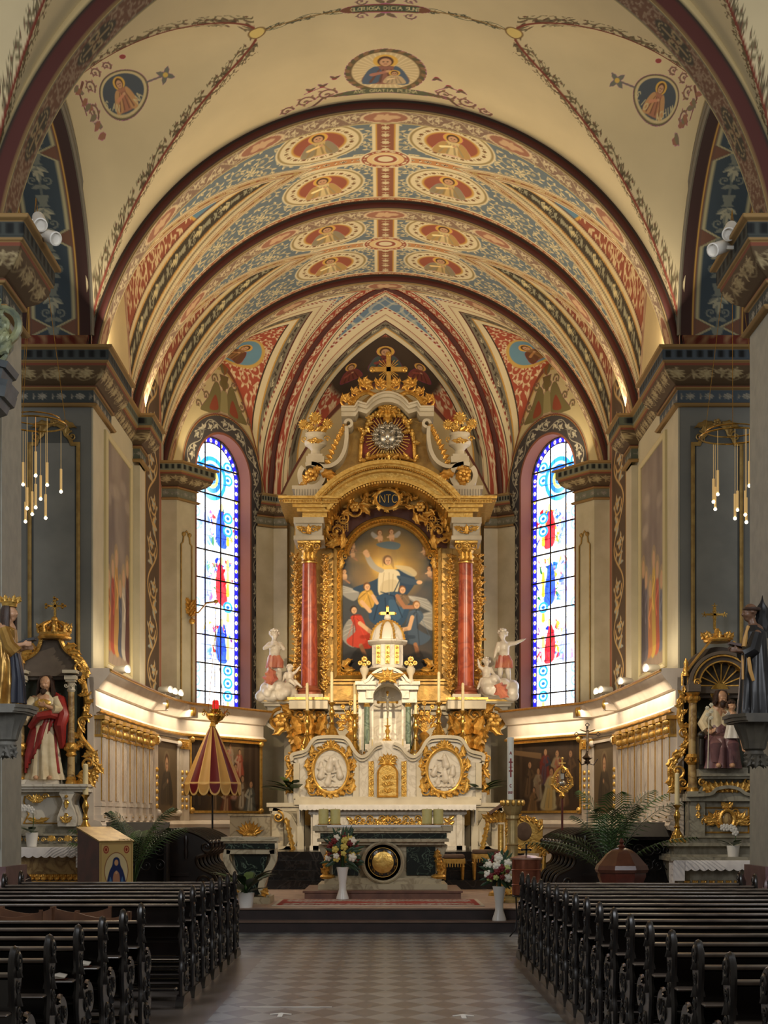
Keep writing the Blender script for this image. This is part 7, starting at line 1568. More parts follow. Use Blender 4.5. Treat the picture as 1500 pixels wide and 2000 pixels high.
def side_scroll(sg, x0, z0, z1, n=9):
    m = M(); H = z1-z0; pts = cr([(x0, z1), (x0+sg*.06, z1-.25*H), (x0-sg*.06, z1-.5*H), (x0+sg*.16, z1-.7*H), (x0+sg*.2, z1-.85*H), (x0+sg*.05, z0)]); m.tube([(x, 23.4, z) for x, z in pts], [.05]*len(pts), n=7); R = random.Random(3)
    for k in range(n*2): t_ = k/(n*2-1); p = pts[int(t_*(len(pts)-1))]; m.leaf((p[0], 23.34, p[1]), R.uniform(0, 6.28), .2*(.6+.6*t_), .09*(.6+.7*t_), curl=R.uniform(-1.4, 1.4))
    m.volute((x0+sg*.1, z0+.2*H), .16, 1.6, PI/2, -sg, .06, 23.35); m.volute((x0+sg*.02, z0+.08*H), .1, 1.5, 0, sg, .05, 23.35); m.volute((x0, z1-.4*H), .1, 1.4, 0, sg, .04, 23.35); m.volute((x0+sg*.05, z1-.1*H), .08, 1.4, 0, -sg, .035, 23.35); return m
b(side_scroll(1, X(70), Z(1532), Z(1330)), 'side_foliage', GOLDR); b(side_scroll(-1, X(-76), Z(1532), Z(1380)), 'side_foliage', GOLDR)
def lace_cloth(nm, x0, x1, y0, y1, z, sg, label):
    m = M(); xs = np.linspace(x0, x1, 160); n = len(xs)
    vs = []
    for x in xs: e = .03*abs(math.sin((x-x0)*PI/.13)); vs += [(x, y1, z+.012), (x, y0-.01, z+.012), (x, y0-.02, z-.01), (x, y0-.024, z-.12-e)]
    m.add(vs, [(i*4+j, (i+1)*4+j, (i+1)*4+j+1, i*4+j+1) for i in range(n-1) for j in range(3)]); xe = x1 if sg < 0 else x0; m.box(xe-.01, xe+.01, y0, y1, z-.36, z+.012); m.box(*sorted((xe-sg*-.0, xe+sg*.16)), y0-.03, y0-.02, z-.30, z+.01)
    o = m.build(nm, mat('lace_linen', (226, 222, 220), (210, 206, 206), rough=.85)); tag(o, label, 'cloth'); return o
lace_cloth('altar_cloth', X(-90), X(93), 22.75, 23.1, Z(1655), -1, 'white scalloped lace cloth on the side altar of the red mantled statue')

# right altar
X, Z, b, t = altar_kit('side altar with a shell arch over the seated statue with a child', 1415, 23.3, .33)
m = M(); m.box(X(-118), X(90), 22.75, 23.75, Z(1680), Z(1672)); m.prism([(X(-90), .34), (X(80), .34), (X(90), Z(1690)), (X(90), Z(1680)), (X(-112), Z(1680))], 22.9, 23.7); b(m, 'mensa', GREYM); m = M()
for k in range(20): m.leaf((X(-88+8*k), 22.88, Z(1728)), PI/2+(.7 if k % 2 else -.7), .12, .07)
m.tube([(X(-90), 22.88, Z(1732)), (X(78), 22.88, Z(1732))], .03, n=6); m.box(X(-100), X(88), 22.87, 22.9, Z(1696), Z(1693)); b(m, 'mensa_gilding', GOLDR)
m = M(); m.box(X(-113), X(85), 23.0, 23.75, Z(1674), Z(1668)); m.box(X(-104), X(85), 23.1, 23.75, Z(1668), Z(1652)); m.box(X(-116), X(85), 23.0, 23.75, Z(1652), Z(1646)); m.box(X(-72), X(62), 23.2, 23.75, Z(1648), Z(1565)); m.box(X(-74), X(64), 23.15, 23.75, Z(1636), Z(1632))
sil = [(X(-80), Z(1565)), (X(-80), Z(1556)), (X(-36), Z(1554)), (X(-22), Z(1544)), (X(0), Z(1540)), (X(20), Z(1544)), (X(36), Z(1554)), (X(62), Z(1556)), (X(62), Z(1565))]; m.prism(sil, 23.1, 23.75); ribbon(m, cr([(x, z+.02) for x, z in sil[1:-1]]), .05, 23.02, 23.75); m.box(X(-76), X(-56), 23.1, 23.5, Z(1556), Z(1546)); m.box(X(46), X(62), 23.1, 23.5, Z(1556), Z(1546))
m.box(X(-70), X(-42), 23.15, 23.5, Z(1632), Z(1565)); b(m, 'body', GREYM)
m = M(); xc = X(0); zc = Z(1600)
m.sweep([(X(-44), Z(1626)), (X(-44), Z(1578)), (X(44), Z(1578)), (X(44), Z(1626))], [(-.015, 0), (0, .03), (.015, 0)], plane='xz', t0=23.2, closed=True)
for s2 in (-1, 1):
    for k in range(5): m.volute((xc+s2*(.13+.05*k), zc+.1-.08*k+.03*k*k*.4), .065, 1.4, k, s2, .028, 23.15, n=14); m.leaf((xc+s2*.1, 23.14, zc-.05*k+.08), (0 if s2 > 0 else PI)+s2*(k-2)*.5, .3, .09, curl=s2*.8)
    m.leaf((X(-56), 23.12, Z(1590)+s2*.06), PI/2, .12, .06); m.leaf((xc, 23.12, Z(1578)), PI/2+s2*.8, .14, .08)
m.tube([(xc+.11*math.cos(a), 23.12, zc+.14*math.sin(a)) for a in np.linspace(0, 2*PI, 24)[:-1]], .03, n=6, closed=True); b(m, 'gilt_cartouche', GOLDR)
m = M(); m.ball((xc, 23.14, zc), (.085, .03, .11), 16, 10); b(m, 'cartouche_stone', OCHREM)
# console under the statue
m = M(); m.box(X(-56), X(46), 22.95, 23.7, Z(1517), Z(1512)); m.box(X(-52), X(42), 23.0, 23.7, Z(1522), Z(1517)); m.prism(cr([(X(-48), Z(1522)), (X(-42), Z(1532)), (X(-48), Z(1550)), (X(38), Z(1550)), (X(34), Z(1532)), (X(40), Z(1522))]), 23.15, 23.7); m.box(X(-56), X(40), 23.1, 23.7, Z(1512), Z(1500)); b(m, 'console', GREYM)
m = M()
for k in range(9): m.leaf((X(-36+8.5*k), 23.1, Z(1548)), PI/2+(k-4)*-.12, .2, .1, th=.4)
for s2 in (-1, 1): m.volute((X(-5+s2*44), Z(1527)), .07, 1.4, 0, s2, .04, 23.1)
b(m, 'console_gilding', GOLDR)
m = M(); m.prism([(X(-62), Z(1556)), (X(58), Z(1556)), (X(58), Z(1340)), (X(-62), Z(1340))], 23.66, 23.72); b(m, 'niche_back', DKGREEN)
for s2, c in ((-1, -33), (1, 30)): m = M(); ribbon(m, arc(X(c), Z(1382), 26*23.3/F, 0, PI, 20), .05, 23.5, 23.68); b(m, 'blind_arch', IVORY)
for dx in (-62, 62, 76) : 
    x = X(dx); m = M(); m.lathe([(.075, 0), (.07, .6), (.06, Z(1372)-Z(1546))], (x, 23.3, Z(1546)), 20); b(m, 'column', GREENM if dx < 0 and False else OCHREM); m = M(); m.lathe([(.1, 0), (.1, .04), (.075, .08)], (x, 23.3, Z(1548)), 16); m.lathe([(.075, 0), (.11, .04), (.08, .08), (.12, .12), (.09, .17)], (x, 23.3, Z(1494)), 14)
    for k in range(6): a = k*PI/3; m.ball((x+.1*math.cos(a), 23.3+.1*math.sin(a), Z(1484)), .035, 6, 5); m.ball((x+.09*math.cos(a), 23.3+.09*math.sin(a), Z(1364)), .04, 6, 5)
    m.lathe([(.07, 0), (.1, .05), (.08, .1), (.12, .16)], (x, 23.3, Z(1373)), 14); b(m, 'column_gilding', GOLDR)
m = M(); m.box(X(-74), X(88), 23.3, 23.72, Z(1354), Z(1346)); m.box(X(-70), X(88), 23.4, 23.72, Z(1362), Z(1354)); m.box(X(-72), X(88), 23.36, 23.72, Z(1346), Z(1340)); m.box(X(-74), X(-50), 23.15, 23.5, Z(1352), Z(1338)); m.box(X(-70), X(-54), 23.2, 23.5, Z(1340), Z(1332))
ribbon(m, arc(X(-4), Z(1338), 52*23.3/F, 0, PI, 30), .1, 23.3, 23.7); ribbon(m, arc(X(-4), Z(1338), 63*23.3/F, 0.05, PI-.05, 30), .05, 23.25, 23.7); m.prism(arc(X(-4), Z(1338), 78*23.3/F, .1, PI-.1, 24), 23.55, 23.7); b(m, 'arched_gable', TAUPE)
m = M(); ribbon(m, arc(X(-4), Z(1338), 57*23.3/F, 0, PI, 30), .025, 23.24, 23.4); ribbon(m, arc(X(-4), Z(1338), 46*23.3/F, 0, PI, 30), .02, 23.24, 23.4)
ribbon(m, cr([(X(-72), Z(1310)), (X(-52), Z(1284)), (X(-26), Z(1252))]), .02, 23.3, 23.5); ribbon(m, cr([(X(64), Z(1300)), (X(44), Z(1278)), (X(18), Z(1252))]), .02, 23.3, 23.5)
for k in range(9):
    a = PI*(k+.0)/8; m.bar((X(-4)+.05*math.cos(a), 23.42, Z(1338)+.05*math.sin(a)), (X(-4)+.34*math.cos(a), 23.38, Z(1338)+.34*math.sin(a)), .018, .02)
    if k < 8: a2 = PI*(k+.5)/8; m.tube([(X(-4)+.34*math.cos(a)+(.34*math.cos(a+PI/8)-.34*math.cos(a))*u+.05*math.sin(PI*u)*math.cos(a2), 23.4, Z(1338)+.34*math.sin(a)+(.34*math.sin(a+PI/8)-.34*math.sin(a))*u+.05*math.sin(PI*u)*math.sin(a2)) for u in np.linspace(0, 1, 8)], .012, n=5)
for s2 in (0,): m.lathe([(.06, 0), (.04, .05), (.05, .1), (.03, .16), (.04, .2), (.01, .28)], (X(-74), 23.35, Z(1320)), 10); m.volute((X(-56), Z(1334)), .06, 1.5, 0, 1, .03, 23.2); m.tube([(X(-80), 23.4, Z(1338)), (X(-80), 23.4, Z(1316)), (X(-74), 23.4, Z(1302)), (X(-68), 23.4, Z(1316)), (X(-68), 23.4, Z(1338))], .02, n=6)
b(m, 'gable_gilding', GOLDR)
m = M(); m.prism(arc(X(-4), Z(1338), 46*23.3/F, 0, PI, 30), 23.43, 23.5); b(m, 'shell_field', mat('shell_brown', (84, 70, 52), (60, 50, 38), rough=.6, scale=18)); m = M()
m.lathe([(.2, 0), (.22, .03), (.2, .06)], (X(-9), 23.5, Z(1252)), 18)
for k in range(8): a = k*PI/4; m.leaf((X(-9)+.17*math.cos(a), 23.48+.1*math.sin(a), Z(1246)), PI/2-.7*math.cos(a), .15, .09)
m.lathe([(.08, 0), (.04, .06), (.05, .1), (.03, .14)], (X(-9), 23.5, Z(1242)), 12); b(m, 'crown', GOLDR)
m = M(); xx = X(-14); m.box(xx-.02, xx+.02, 23.48, 23.52, Z(1226), Z(1182)); m.box(xx-.15, xx+.15, 23.48, 23.52, Z(1199), Z(1195))
for x, z in ((xx-.16, Z(1197)), (xx+.16, Z(1197)), (xx, Z(1180))):
    for a in range(5): m.bar((x, 23.5, z), (x+.045*math.cos(PI/2+a*1.257), 23.5, z+.045*math.sin(PI/2+a*1.257)), .016, .012)
for a in range(12): m.bar((xx, 23.51, Z(1197)), (xx+.075*math.cos(a*PI/6), 23.51, Z(1197)+.075*math.sin(a*PI/6)), .012, .008)
b(m, 'cross', BRASS)
b(side_scroll(-1, X(-78), Z(1545), Z(1352)), 'side_foliage', GOLDR)
lace_cloth('altar_cloth', X(-112), X(85), 22.75, 23.1, Z(1680), 1, 'white scalloped lace cloth on the side altar with the shell arch')

# ------------------------------------------------------------ statues
SKIN_W = mat('painted_flesh', (206, 160, 124), (194, 146, 110), rough=.4); HAIR_B = mat('dark_brown_hair', (52, 36, 28), (70, 48, 36), rough=.5, scale=40); CREAMROBE = mat('cream_robe', (222, 206, 170), (204, 184, 144), rough=.45); REDROBE = mat('red_mantle', (168, 52, 44), (136, 38, 36), rough=.4); LILAC = mat('mauve_robe', (128, 92, 92), (104, 72, 76), rough=.4)
GOLDROBE = mat('gilded_robe', (200, 160, 84), (150, 112, 56), rough=.3, metal=.6); BLACKR = mat('black_habit', (22, 22, 24), (34, 34, 36), rough=.35)
def flowing_hair(m, c, r, yaw, length=1.8, seed=1, back=True):
    R = random.Random(seed); cs, sn = math.cos(yaw), math.sin(yaw); g = lambda x, y, z: (c[0]+(x*cs-y*sn)*r, c[1]+(x*sn+y*cs)*r, c[2]+z*r)
    for k in range(26):
        a = -PI*.1+k/25*PI*1.2; x0, y0 = math.cos(a), math.sin(a)*.95+.12
        m.tube([g(0, .15, .98), g(x0*.6, y0*.6+.05, .86), g(x0*.86, y0*.85, .3), g(x0*.92, y0*.9, -.4), g(x0*1.0+R.uniform(-.1, .1), y0*.9, -length*.6), g(x0*1.05, y0*.8, -length)], [.12*r, .2*r, .2*r, .2*r, .18*r, .06*r], n=6)
def stat(name, label, loc): t = thing(name, label, 'statue', loc); return t
# statue in the red mantle
D = 23.35; S0 = (PX(88, D), D-.02, PZ(1523, D)); t = stat('robed_statue', 'painted statue of a bearded man in white robe and red mantle on the side altar', S0); k = 1.0
body = head_caps((.02, -.02, 1.50), .125, -.15, .12)+[((0, .02, 1.25), (0, .0, 1.36), .12, .07), ((0, .02, .9), (0, .02, 1.22), .15, .17),
    ((-.17, .02, 1.27), (-.26, -.06, 1.05), .06, .05), ((-.26, -.06, 1.05), (-.36, -.2, .90), .05, .032), ((.17, .02, 1.27), (.24, -.1, 1.08), .06, .05), ((.24, -.1, 1.08), (.08, -.26, 1.14), .045, .03), ((-.08, -.1, .03), (-.1, -.2, .03), .04, .035), ((.1, -.1, .03), (.12, -.2, .03), .04, .035)]
body += hand_caps((-.36, -.2, .90), (-.6, -.4, -.6), (.2, -1, .2), .18, curl=.1)+hand_caps((.08, -.26, 1.14), (-1, -.15, .35), (0, -.1, 1), .15, curl=.3)
meld('body', body, SKIN_W, t, .012, 2)
m = M(); flowing_hair(m, (.02, -.02, 1.50), .13, -.15, 1.9, 3); m.tube([(.02-.05, -.1, 1.40), (.0, -.135, 1.37), (.05, -.11, 1.40)], [.025, .035, .025], n=7); m.ball((0.0, -.12, 1.375), (.045, .035, .05), 8, 6); m.build('hair_and_beard', HAIR_B, t)
m = M(); robe(m, [(0, .0, .0, .29, .2, .22), (0, .0, .12, .25, .19, .2), (.0, .0, .5, .21, .17, .14), (0, .0, .85, .18, .14, .08), (0, .0, 1.1, .19, .14, .06), (0, .0, 1.26, .2, .12, .04), (0.01, -.01, 1.34, .1, .08, .02), (.015, -.01, 1.38, .07, .065, 0)], seed=4)
m.tube([(-.16, .0, 1.27), (-.26, -.04, 1.08), (-.34, -.16, .93)], [.085, .1, .12], n=12); m.tube([(.17, .0, 1.27), (.25, -.08, 1.08), (.16, -.2, 1.1)], [.08, .085, .075], n=12); m.build('white_robe', CREAMROBE, t)
m = M(); robe(m, [(-.04, .03, .1, .27, .2, .26), (-.05, .02, .4, .26, .2, .2), (-.02, .02, .7, .22, .18, .14), (.04, .03, .95, .2, .16, .1)], seed=9, cap=False)
vs = m.v; keep = []
m2 = M(); n_ = 72
for f in m.f:
    cx_, cz_ = sum(vs[i][0] for i in f)/4, sum(vs[i][2] for i in f)/4
    if cx_ < .02+(.95-cz_)*-.06+ (cz_-.6)*.5 or cx_ > .17: keep.append(f)
m2.v = m.v; m2.f = keep
m2.tube([(-.2, -.1, .82), (-.05, -.2, .98), (.12, -.18, 1.02), (.24, -.05, .98)], [.05, .07, .07, .06], n=8); m2.tube([(.12, .06, 1.33), (.24, .02, 1.26), (.3, -.05, 1.0), (.26, -.1, .85), (.28, .0, .5)], [.07, .09, .11, .1, .05], n=10)
o = m2.build('red_mantle', REDROBE, t); md = o.modifiers.new('solid', 'SOLIDIFY'); md.thickness = .015
m = M(); m.ball((0, -.135, 1.19), (.13, .03, .07), 12, 8); m.ball((-.02, -.16, 1.16), (.035, .02, .04), 8, 6)
for q in range(10): a = q*PI/5; m.leaf((-.02, -.15, 1.16), a, .12, .035)
m.build('gilt_heart', GOLD, t)
# seated statue with child
D = 23.3; S0 = (PX(1403, D), D-.05, PZ(1502, D)); t = stat('seated_statue', 'painted statue of a seated bearded man in mauve holding a child in white', S0)
H = (.02, -.08, 1.10); body = head_caps(H, .115, .35, .35)+[((0, .05, .5), (0, .02, .92), .15, .13), ((0, .02, .92), (.01, -.03, 1.0), .08, .06), ((-.15, .02, .9), (-.26, -.08, .68), .06, .05), ((-.26, -.08, .68), (-.18, -.25, .55), .045, .03), ((.15, .02, .9), (.3, -.1, .72), .06, .05), ((.3, -.1, .72), (.2, -.27, .68), .045, .03), ((-.08, -.3, .05), (-.1, -.42, .04), .04, .04), ((.1, -.28, .05), (.12, -.4, .04), .04, .04)]+hand_caps((-.18, -.25, .55), (.2, -.5, .3), (0, 0, 1), .14, curl=.7)+hand_caps((.2, -.27, .68), (-.8, -.3, .1), (0, 0, 1), .15, curl=.5)
meld('body', body, SKIN_W, t, .012, 2)
m = M(); flowing_hair(m, H, .12, .35, .9, 5); m.ball((H[0]-.0, H[1]-.1, H[2]-.1), (.05, .04, .065), 8, 6); m.build('hair_and_beard', HAIR_B, t)
m = M(); robe(m, [(0, -.08, .0, .3, .3, .2), (0, -.1, .12, .27, .28, .2), (0, -.12, .32, .25, .27, .16), (0, -.1, .46, .24, .24, .12), (0, .0, .56, .2, .17, .06), (0, .02, .7, .17, .14, .03)], seed=14); m.tube([(-.12, -.2, .42), (-.12, -.34, .36), (-.12, -.3, .1)], [.1, .1, .07], n=10); m.tube([(.12, -.2, .42), (.14, -.34, .36), (.14, -.3, .1)], [.1, .1, .07], n=10); m.build('mauve_robe', LILAC, t)
m = M(); robe(m, [(0, .02, .56, .2, .16, .1), (0, .02, .75, .18, .14, .08), (0, .02, .92, .18, .11, .05), (0, 0, 1.0, .07, .06, .02)], seed=15); m.tube([(-.14, .02, .9), (-.26, -.06, .7), (-.22, -.18, .58)], [.08, .09, .08], n=10); m.tube([(.14, .02, .9), (.3, -.08, .73), (.25, -.2, .7)], [.08, .085, .07], n=10); m.build('cream_tunic', CREAMROBE, t)
m = M(); m.tube([(-.24, -.3, .0), (-.22, -.3, .9)], .008, n=5)
for q in range(5): m.flower((-.22+.03*(-1)**q, .78+.05*q), .035, 6, -.31)
m.build('lily_staff', mat('lily_white', (226, 220, 196), rough=.5), t)
m = M(); m.lathe([(.13, -.006), (.15, 0), (.13, .006)], (.03, .08, 1.2), 28, 'y'); m.build('halo', BRASS, t)
m = M(); m.box(-.34, .3, .1, .3, 0, .8); m.box(-.36, -.28, -.2, .3, 0, .5); m.ball((-.32, -.2, .52), .06, 8, 6); m.lathe([(.03, 0), (.04, .2), (.025, .4)], (-.32, -.2, .06), 10); m.build('dark_seat', mat('dark_bronze', (42, 36, 30), rough=.4), t)
S1 = (S0[0]+.16, S0[1]-.28, S0[2]+.62); t = stat('child_statue', 'painted statue of a small child in a white tunic on the seated man\'s knee', S1)
body = head_caps((-.03, -.0, .33), .085, .1, .0)+[((0, 0, .05), (-.02, 0, .2), .07, .07), ((-.06, 0, .2), (-.16, -.04, .26), .03, .022), ((.06, 0, .2), (.17, -.03, .16), .03, .02), ((.03, -.04, .0), (.1, -.1, -.15), .045, .035), ((.1, -.1, -.15), (.13, -.08, -.34), .035, .022), ((.13, -.08, -.34), (.14, -.15, -.36), .022, .02)]+hand_caps((-.16, -.04, .26), (-1, -.2, .5), (0, -1, 0), .07)+hand_caps((.17, -.03, .16), (1, -.2, -.3), (0, -1, 0), .07)
meld('body', body, SKIN_W, t, .008, 2); m = M(); curls(m, (-.03, 0, .33), .085, 0, 3, 60, -.3); m.build('curly_hair', HAIR_B, t); m = M(); robe(m, [(-.0, -.02, -.16, .14, .1, .16), (0, -.01, .0, .11, .09, .1), (-.01, 0, .14, .085, .07, .04), (-.02, 0, .23, .06, .05, .02)], 40, 7, 5); m.tube([(-.05, 0, .2), (-.12, -.03, .24)], [.045, .04], n=8); m.tube([(.04, 0, .2), (.13, -.03, .18)], [.045, .04], n=8); m.build('white_tunic', STATUE, t)
# statues on brackets at the near piers
def bracket(sg, px, py, D, label):
    x, z = PX(px, D), PZ(py, D); t = thing('statue_bracket', label, 'bracket', (x, D, z)); m = M(); e = .02
    for hw, a, b_ in ((.30, -.04, 0), (.28, -.08, -.04), (.25, -.1, -.08)): m.prism([(-hw, .35), (-hw, -.1), (-hw*.6, -.3), (hw*.6, -.3), (hw, -.1), (hw, .35)], a, b_, 'xy')
    m.lathe([(.0, -.62), (.05, -.6), (.09, -.52), (.12, -.46), (.1, -.42), (.13, -.4), (.15, -.3), (.22, -.14), (.24, -.1)], (0, .02, 0), 28, fl=lambda a_, h: 1+(.06*math.cos(14*a_) if -.4 < h < -.12 else 0)); m.build('console', mat('grey_stone_console', (122, 120, 112), (100, 98, 92), rough=.5) if sg < 0 else mat('dark_console', (66, 62, 54), (84, 78, 66), rough=.5), t)
    m = M()
    for q in range(7): a = q*2*PI/7; m.leaf((.07*math.cos(a), .07*math.sin(a)-.1, -.48), -PI/2+.5*math.cos(a), .16, .09)
    m.build('pendant_foliage', MATS.get('grey_stone_console') if sg < 0 else MATS['dark_console'], t); return (x, D, z)
p = bracket(-1, 12, 1378, 17.35, 'grey fluted stone bracket under the crowned gilt statue'); t = stat('crowned_statue', 'gilded crowned woman statue with long dark hair holding a book', p); yaw = PI/2*.85
H = (.05, 0, 1.08); body = head_caps(H, .10, yaw, 0)+[((0, 0, .7), (0, 0, .88), .12, .12), ((.02, 0, .9), (.03, 0, .98), .06, .05), ((0, -.12, .88), (.08, -.16, .66), .05, .045), ((.08, -.16, .66), (.22, -.12, .70), .04, .026), ((0, .12, .88), (.05, .14, .65), .05, .04), ((.05, .14, .65), (.2, .08, .68), .04, .028)]+hand_caps((.22, -.12, .70), (1, .1, .1), (0, 0, 1), .13, curl=.5)+hand_caps((.2, .08, .68), (1, -.1, .1), (0, 0, 1), .13, curl=.5)
meld('body', body, SKIN_W, t, .011, 2); m = M(); flowing_hair(m, H, .105, yaw, 4.4, 8); m.build('long_hair', HAIR_B, t)
m = M(); robe(m, [(0, 0, 0, .2, .22, .2), (.02, 0, .2, .17, .2, .18), (.03, 0, .5, .15, .18, .12), (.0, 0, .72, .13, .15, .06), (0, 0, .88, .12, .15, .04), (.02, 0, .95, .06, .07, .02)], seed=21); m.tube([(0, -.12, .88), (.08, -.16, .68), (.15, -.14, .6)], [.07, .08, .09], n=10); m.build('gilt_robe', GOLDROBE, t)
m = M(); robe(m, [(.1, -.02, .02, .13, .17, .2), (.12, -.04, .3, .1, .14, .18), (.1, -.06, .6, .07, .12, .1)], 40, 7, 22); m.build('dark_blue_lining', mat('dark_blue_cloth', (24, 30, 48), rough=.4), t)
m = M(); m.lathe([(.085, 0), (.09, .03), (.1, .06)], (H[0]-.01, 0, H[2]+.07), 20)
for q in range(7): a = q*2*PI/7; m.prism([(-.03, 0), (.03, 0), (.035, .05), (0, .03), (-.035, .05)], -.006, .006) if False else m.leaf((H[0]-.01+.1*math.cos(a), .1*math.sin(a), H[2]+.12), PI/2-.3*math.cos(a), .09, .05)
m.build('crown', GOLD, t)
tag_b = M(); tag_b.prism([(-.1, 0), (0, .015), (.1, 0), (.1, .03), (0, .045), (-.1, .03)], -.07, .07, 'xz'); o = tag_b.build('open_book', mat('dark_book', (26, 24, 22), rough=.5)); tag(o, 'dark open book held by the crowned gilt statue', 'book'); o.location = (p[0]+.26, p[1]-.02, p[2]+.73); o.rotation_euler = (0, -.3, 0)
p = bracket(1, 1474, 1396, 17.35, 'dark fluted bracket under the statue of a black robed monk'); t = stat('monk_statue', 'dark statue of a tonsured monk in a black habit holding a book', p); yaw = -PI/2*.9
H = (-.06, 0, 1.19); body = head_caps(H, .105, yaw, .1)+[((0, 0, .75), (0, 0, .95), .13, .12), ((-.01, 0, .96), (-.03, 0, 1.08), .06, .05), ((0, -.12, .93), (-.06, -.15, .72), .05, .045), ((-.06, -.15, .72), (-.2, -.08, .74), .04, .026), ((0, .12, .93), (-.05, .14, .72), .05, .04), ((-.05, .14, .72), (-.2, .06, .76), .04, .028)]+hand_caps((-.2, -.08, .74), (-1, .1, .15), (0, 0, 1), .13, curl=.5)+hand_caps((-.2, .06, .76), (-1, -.1, .2), (0, 0, 1), .13, curl=.4)
meld('body', body, mat('dark_flesh', (120, 88, 66), (104, 74, 56), rough=.4), t, .011, 2)
m = M(); m.tube([(H[0]+.025+.085*math.cos(a), .082*math.sin(a), H[2]+.04) for a in np.linspace(0, 2*PI, 30)[:-1]], .022, n=8, closed=True); m.build('hair_ring', HAIR_B, t)
m = M(); robe(m, [(.0, 0, 0, .19, .2, .2), (0, 0, .25, .17, .19, .16), (-.0, 0, .55, .155, .17, .1), (0, 0, .8, .14, .15, .05), (0, 0, .96, .13, .14, .03), (-.02, 0, 1.04, .07, .08, .02)], seed=31); m.tube([(0, -.12, .93), (-.06, -.16, .74), (-.13, -.12, .70)], [.07, .085, .09], n=10); m.tube([(0, .12, .93), (-.05, .15, .74), (-.12, .1, .72)], [.07, .08, .09], n=10); m.leaf((.1, .05, .9), PI/2, .5, .16); m.build('black_habit', BLACKR, t)
m = M(); m.tube([(-.09, -.06, 1.03), (-.13, -.08, .88), (-.15, -.1, .78)], [.02, .028, .03], n=6); m.tube([(-.12, -.17, .70), (-.1, -.19, .5), (-.06, -.18, .38)], [.02, .025, .02], n=6); m.tube([(-.17, -.12, .68), (-.17, -.13, .4)], .015, n=6); m.build('ochre_trim', mat('ochre_cloth', (196, 150, 84), rough=.45), t)
o = M().prism([(-.09, 0), (.09, 0), (.09, .03), (-.09, .03)], -.06, .06, 'xz').build('closed_book', mat('brown_book', (74, 50, 44), rough=.5)); tag(o, 'brown book held by the monk statue', 'book'); o.location = (p[0]-.22, p[1]-.02, p[2]+.80); o.rotation_euler = (0, .2, 0)
# carved canopy edge jutting in at the left border
t = thing('pulpit_canopy', 'grey and green carved canopy with scrollwork at the frame edge by the near pier', 'canopy', (PX(0, 16.4), 16.4, PZ(780, 16.4))); m = M(); q = 16.4/F; gz = lambda py: PZ(py, 16.4)-t.location.z
for hw, a, b_ in ((.1, 792, 776), (.18, 776, 756), (.2, 756, 744), (.13, 744, 720), (.2, 720, 708)): m.lathe([(hw+.42, gz(a)), (hw+.45, gz(b_))], (-.5, .2, 0), 8, a0=PI/8)
m.build('cornice', mat('slate_paint', (74, 80, 84), (92, 98, 100), rough=.5), t); m = M(); m.volute((.02, gz(632)), .22, 1.6, -PI/2, 1, .1, 0); m.volute((-.02, gz(688)), .16, 1.5, PI/2, 1, .08, 0); m.ball((-.06, .1, gz(660)), (.2, .2, .2), 12, 8)
for k in range(7): m.leaf((.0, -.05, gz(690-16*k)), .5+.3*k, .2, .1, curl=.7)
m.build('scrollwork', mat('green_gilt', (150, 152, 110), (96, 106, 92), rough=.4, metal=.3), t)
# ================================================================== SANCTUARY FURNITURE
PALE = marble('veined_pale_marble', (188, 174, 142), (154, 138, 110), 3, .3, .06); DARKW = mat('dark_polished_wood', (30, 20, 16), (20, 14, 12), rough=.28, scale=8, coat=.4); REDW = mat('red_brown_wood', (96, 42, 28), (70, 30, 20), rough=.35, scale=6)
LEAF = mat('dark_leaf', (40, 70, 30), (24, 48, 20), rough=.4, scale=9); LEAF2 = mat('fresh_leaf', (66, 98, 44), (44, 76, 32), rough=.4, scale=9); WPOT = mat('white_ceramic', (220, 216, 208), rough=.3)
# main altar facing the nave
q = 25/F; X = lambda px: (px-HX)*q; Z = lambda py: PZ(py, 25.); t = thing('marble_altar', 'marble altar with dark green panels and round gold medallion, in front of the high altar', 'altar', (X(748), 25.3, .47)); o0 = -Vector(t.location)
def mb(m, n, ma, sm=35): o = m.build(n, ma, None, sm); o.location = o0; reg(o, t); return o
m = M(); m.box(-1.33, 1.24, 24.4, 26.6, .33, .44); m.box(-1.36, 1.27, 24.37, 26.6, .44, .472); tag(m.build('altar_platform', mat('brown_platform', (122, 84, 66), (96, 64, 52), rough=.4, scale=5)), 'brown wooden platform step carrying the marble altar', 'platform')
m = M(); m.box(X(622), X(873), 24.8, 26.2, .473, Z(1726)); m.box(X(634), X(862), 24.9, 26.1, Z(1726), Z(1714)); mb(m, 'base', PALE)
m = M(); m.prism(cr([(X(650), Z(1714)), (X(640), Z(1700)), (X(636), Z(1685)), (X(628), Z(1668)), (X(622), Z(1655)), (X(622), Z(1650))])+[(X(874), Z(1650))]+cr([(X(874), Z(1655)), (X(868), Z(1668)), (X(860), Z(1685)), (X(856), Z(1700)), (X(846), Z(1714))]), 25.05, 26.0); m.box(X(628), X(868), 24.92, 26.05, Z(1650), Z(1640)); m.box(X(620), X(876), 24.85, 26.05, Z(1644), Z(1638)); m.box(X(612), X(884), 24.8, 26.1, Z(1623), Z(1613)); m.box(X(616), X(880), 24.84, 26.1, Z(1627), Z(1622)); mb(m, 'body', PALE)
m = M(); m.box(X(626), X(872), 24.88, 26, Z(1638), Z(1626)); m.box(X(650), X(700), 25.02, 25.2, Z(1710), Z(1654)); m.box(X(794), X(850), 25.02, 25.2, Z(1710), Z(1654)); mb(m, 'green_panels', DGREEN)
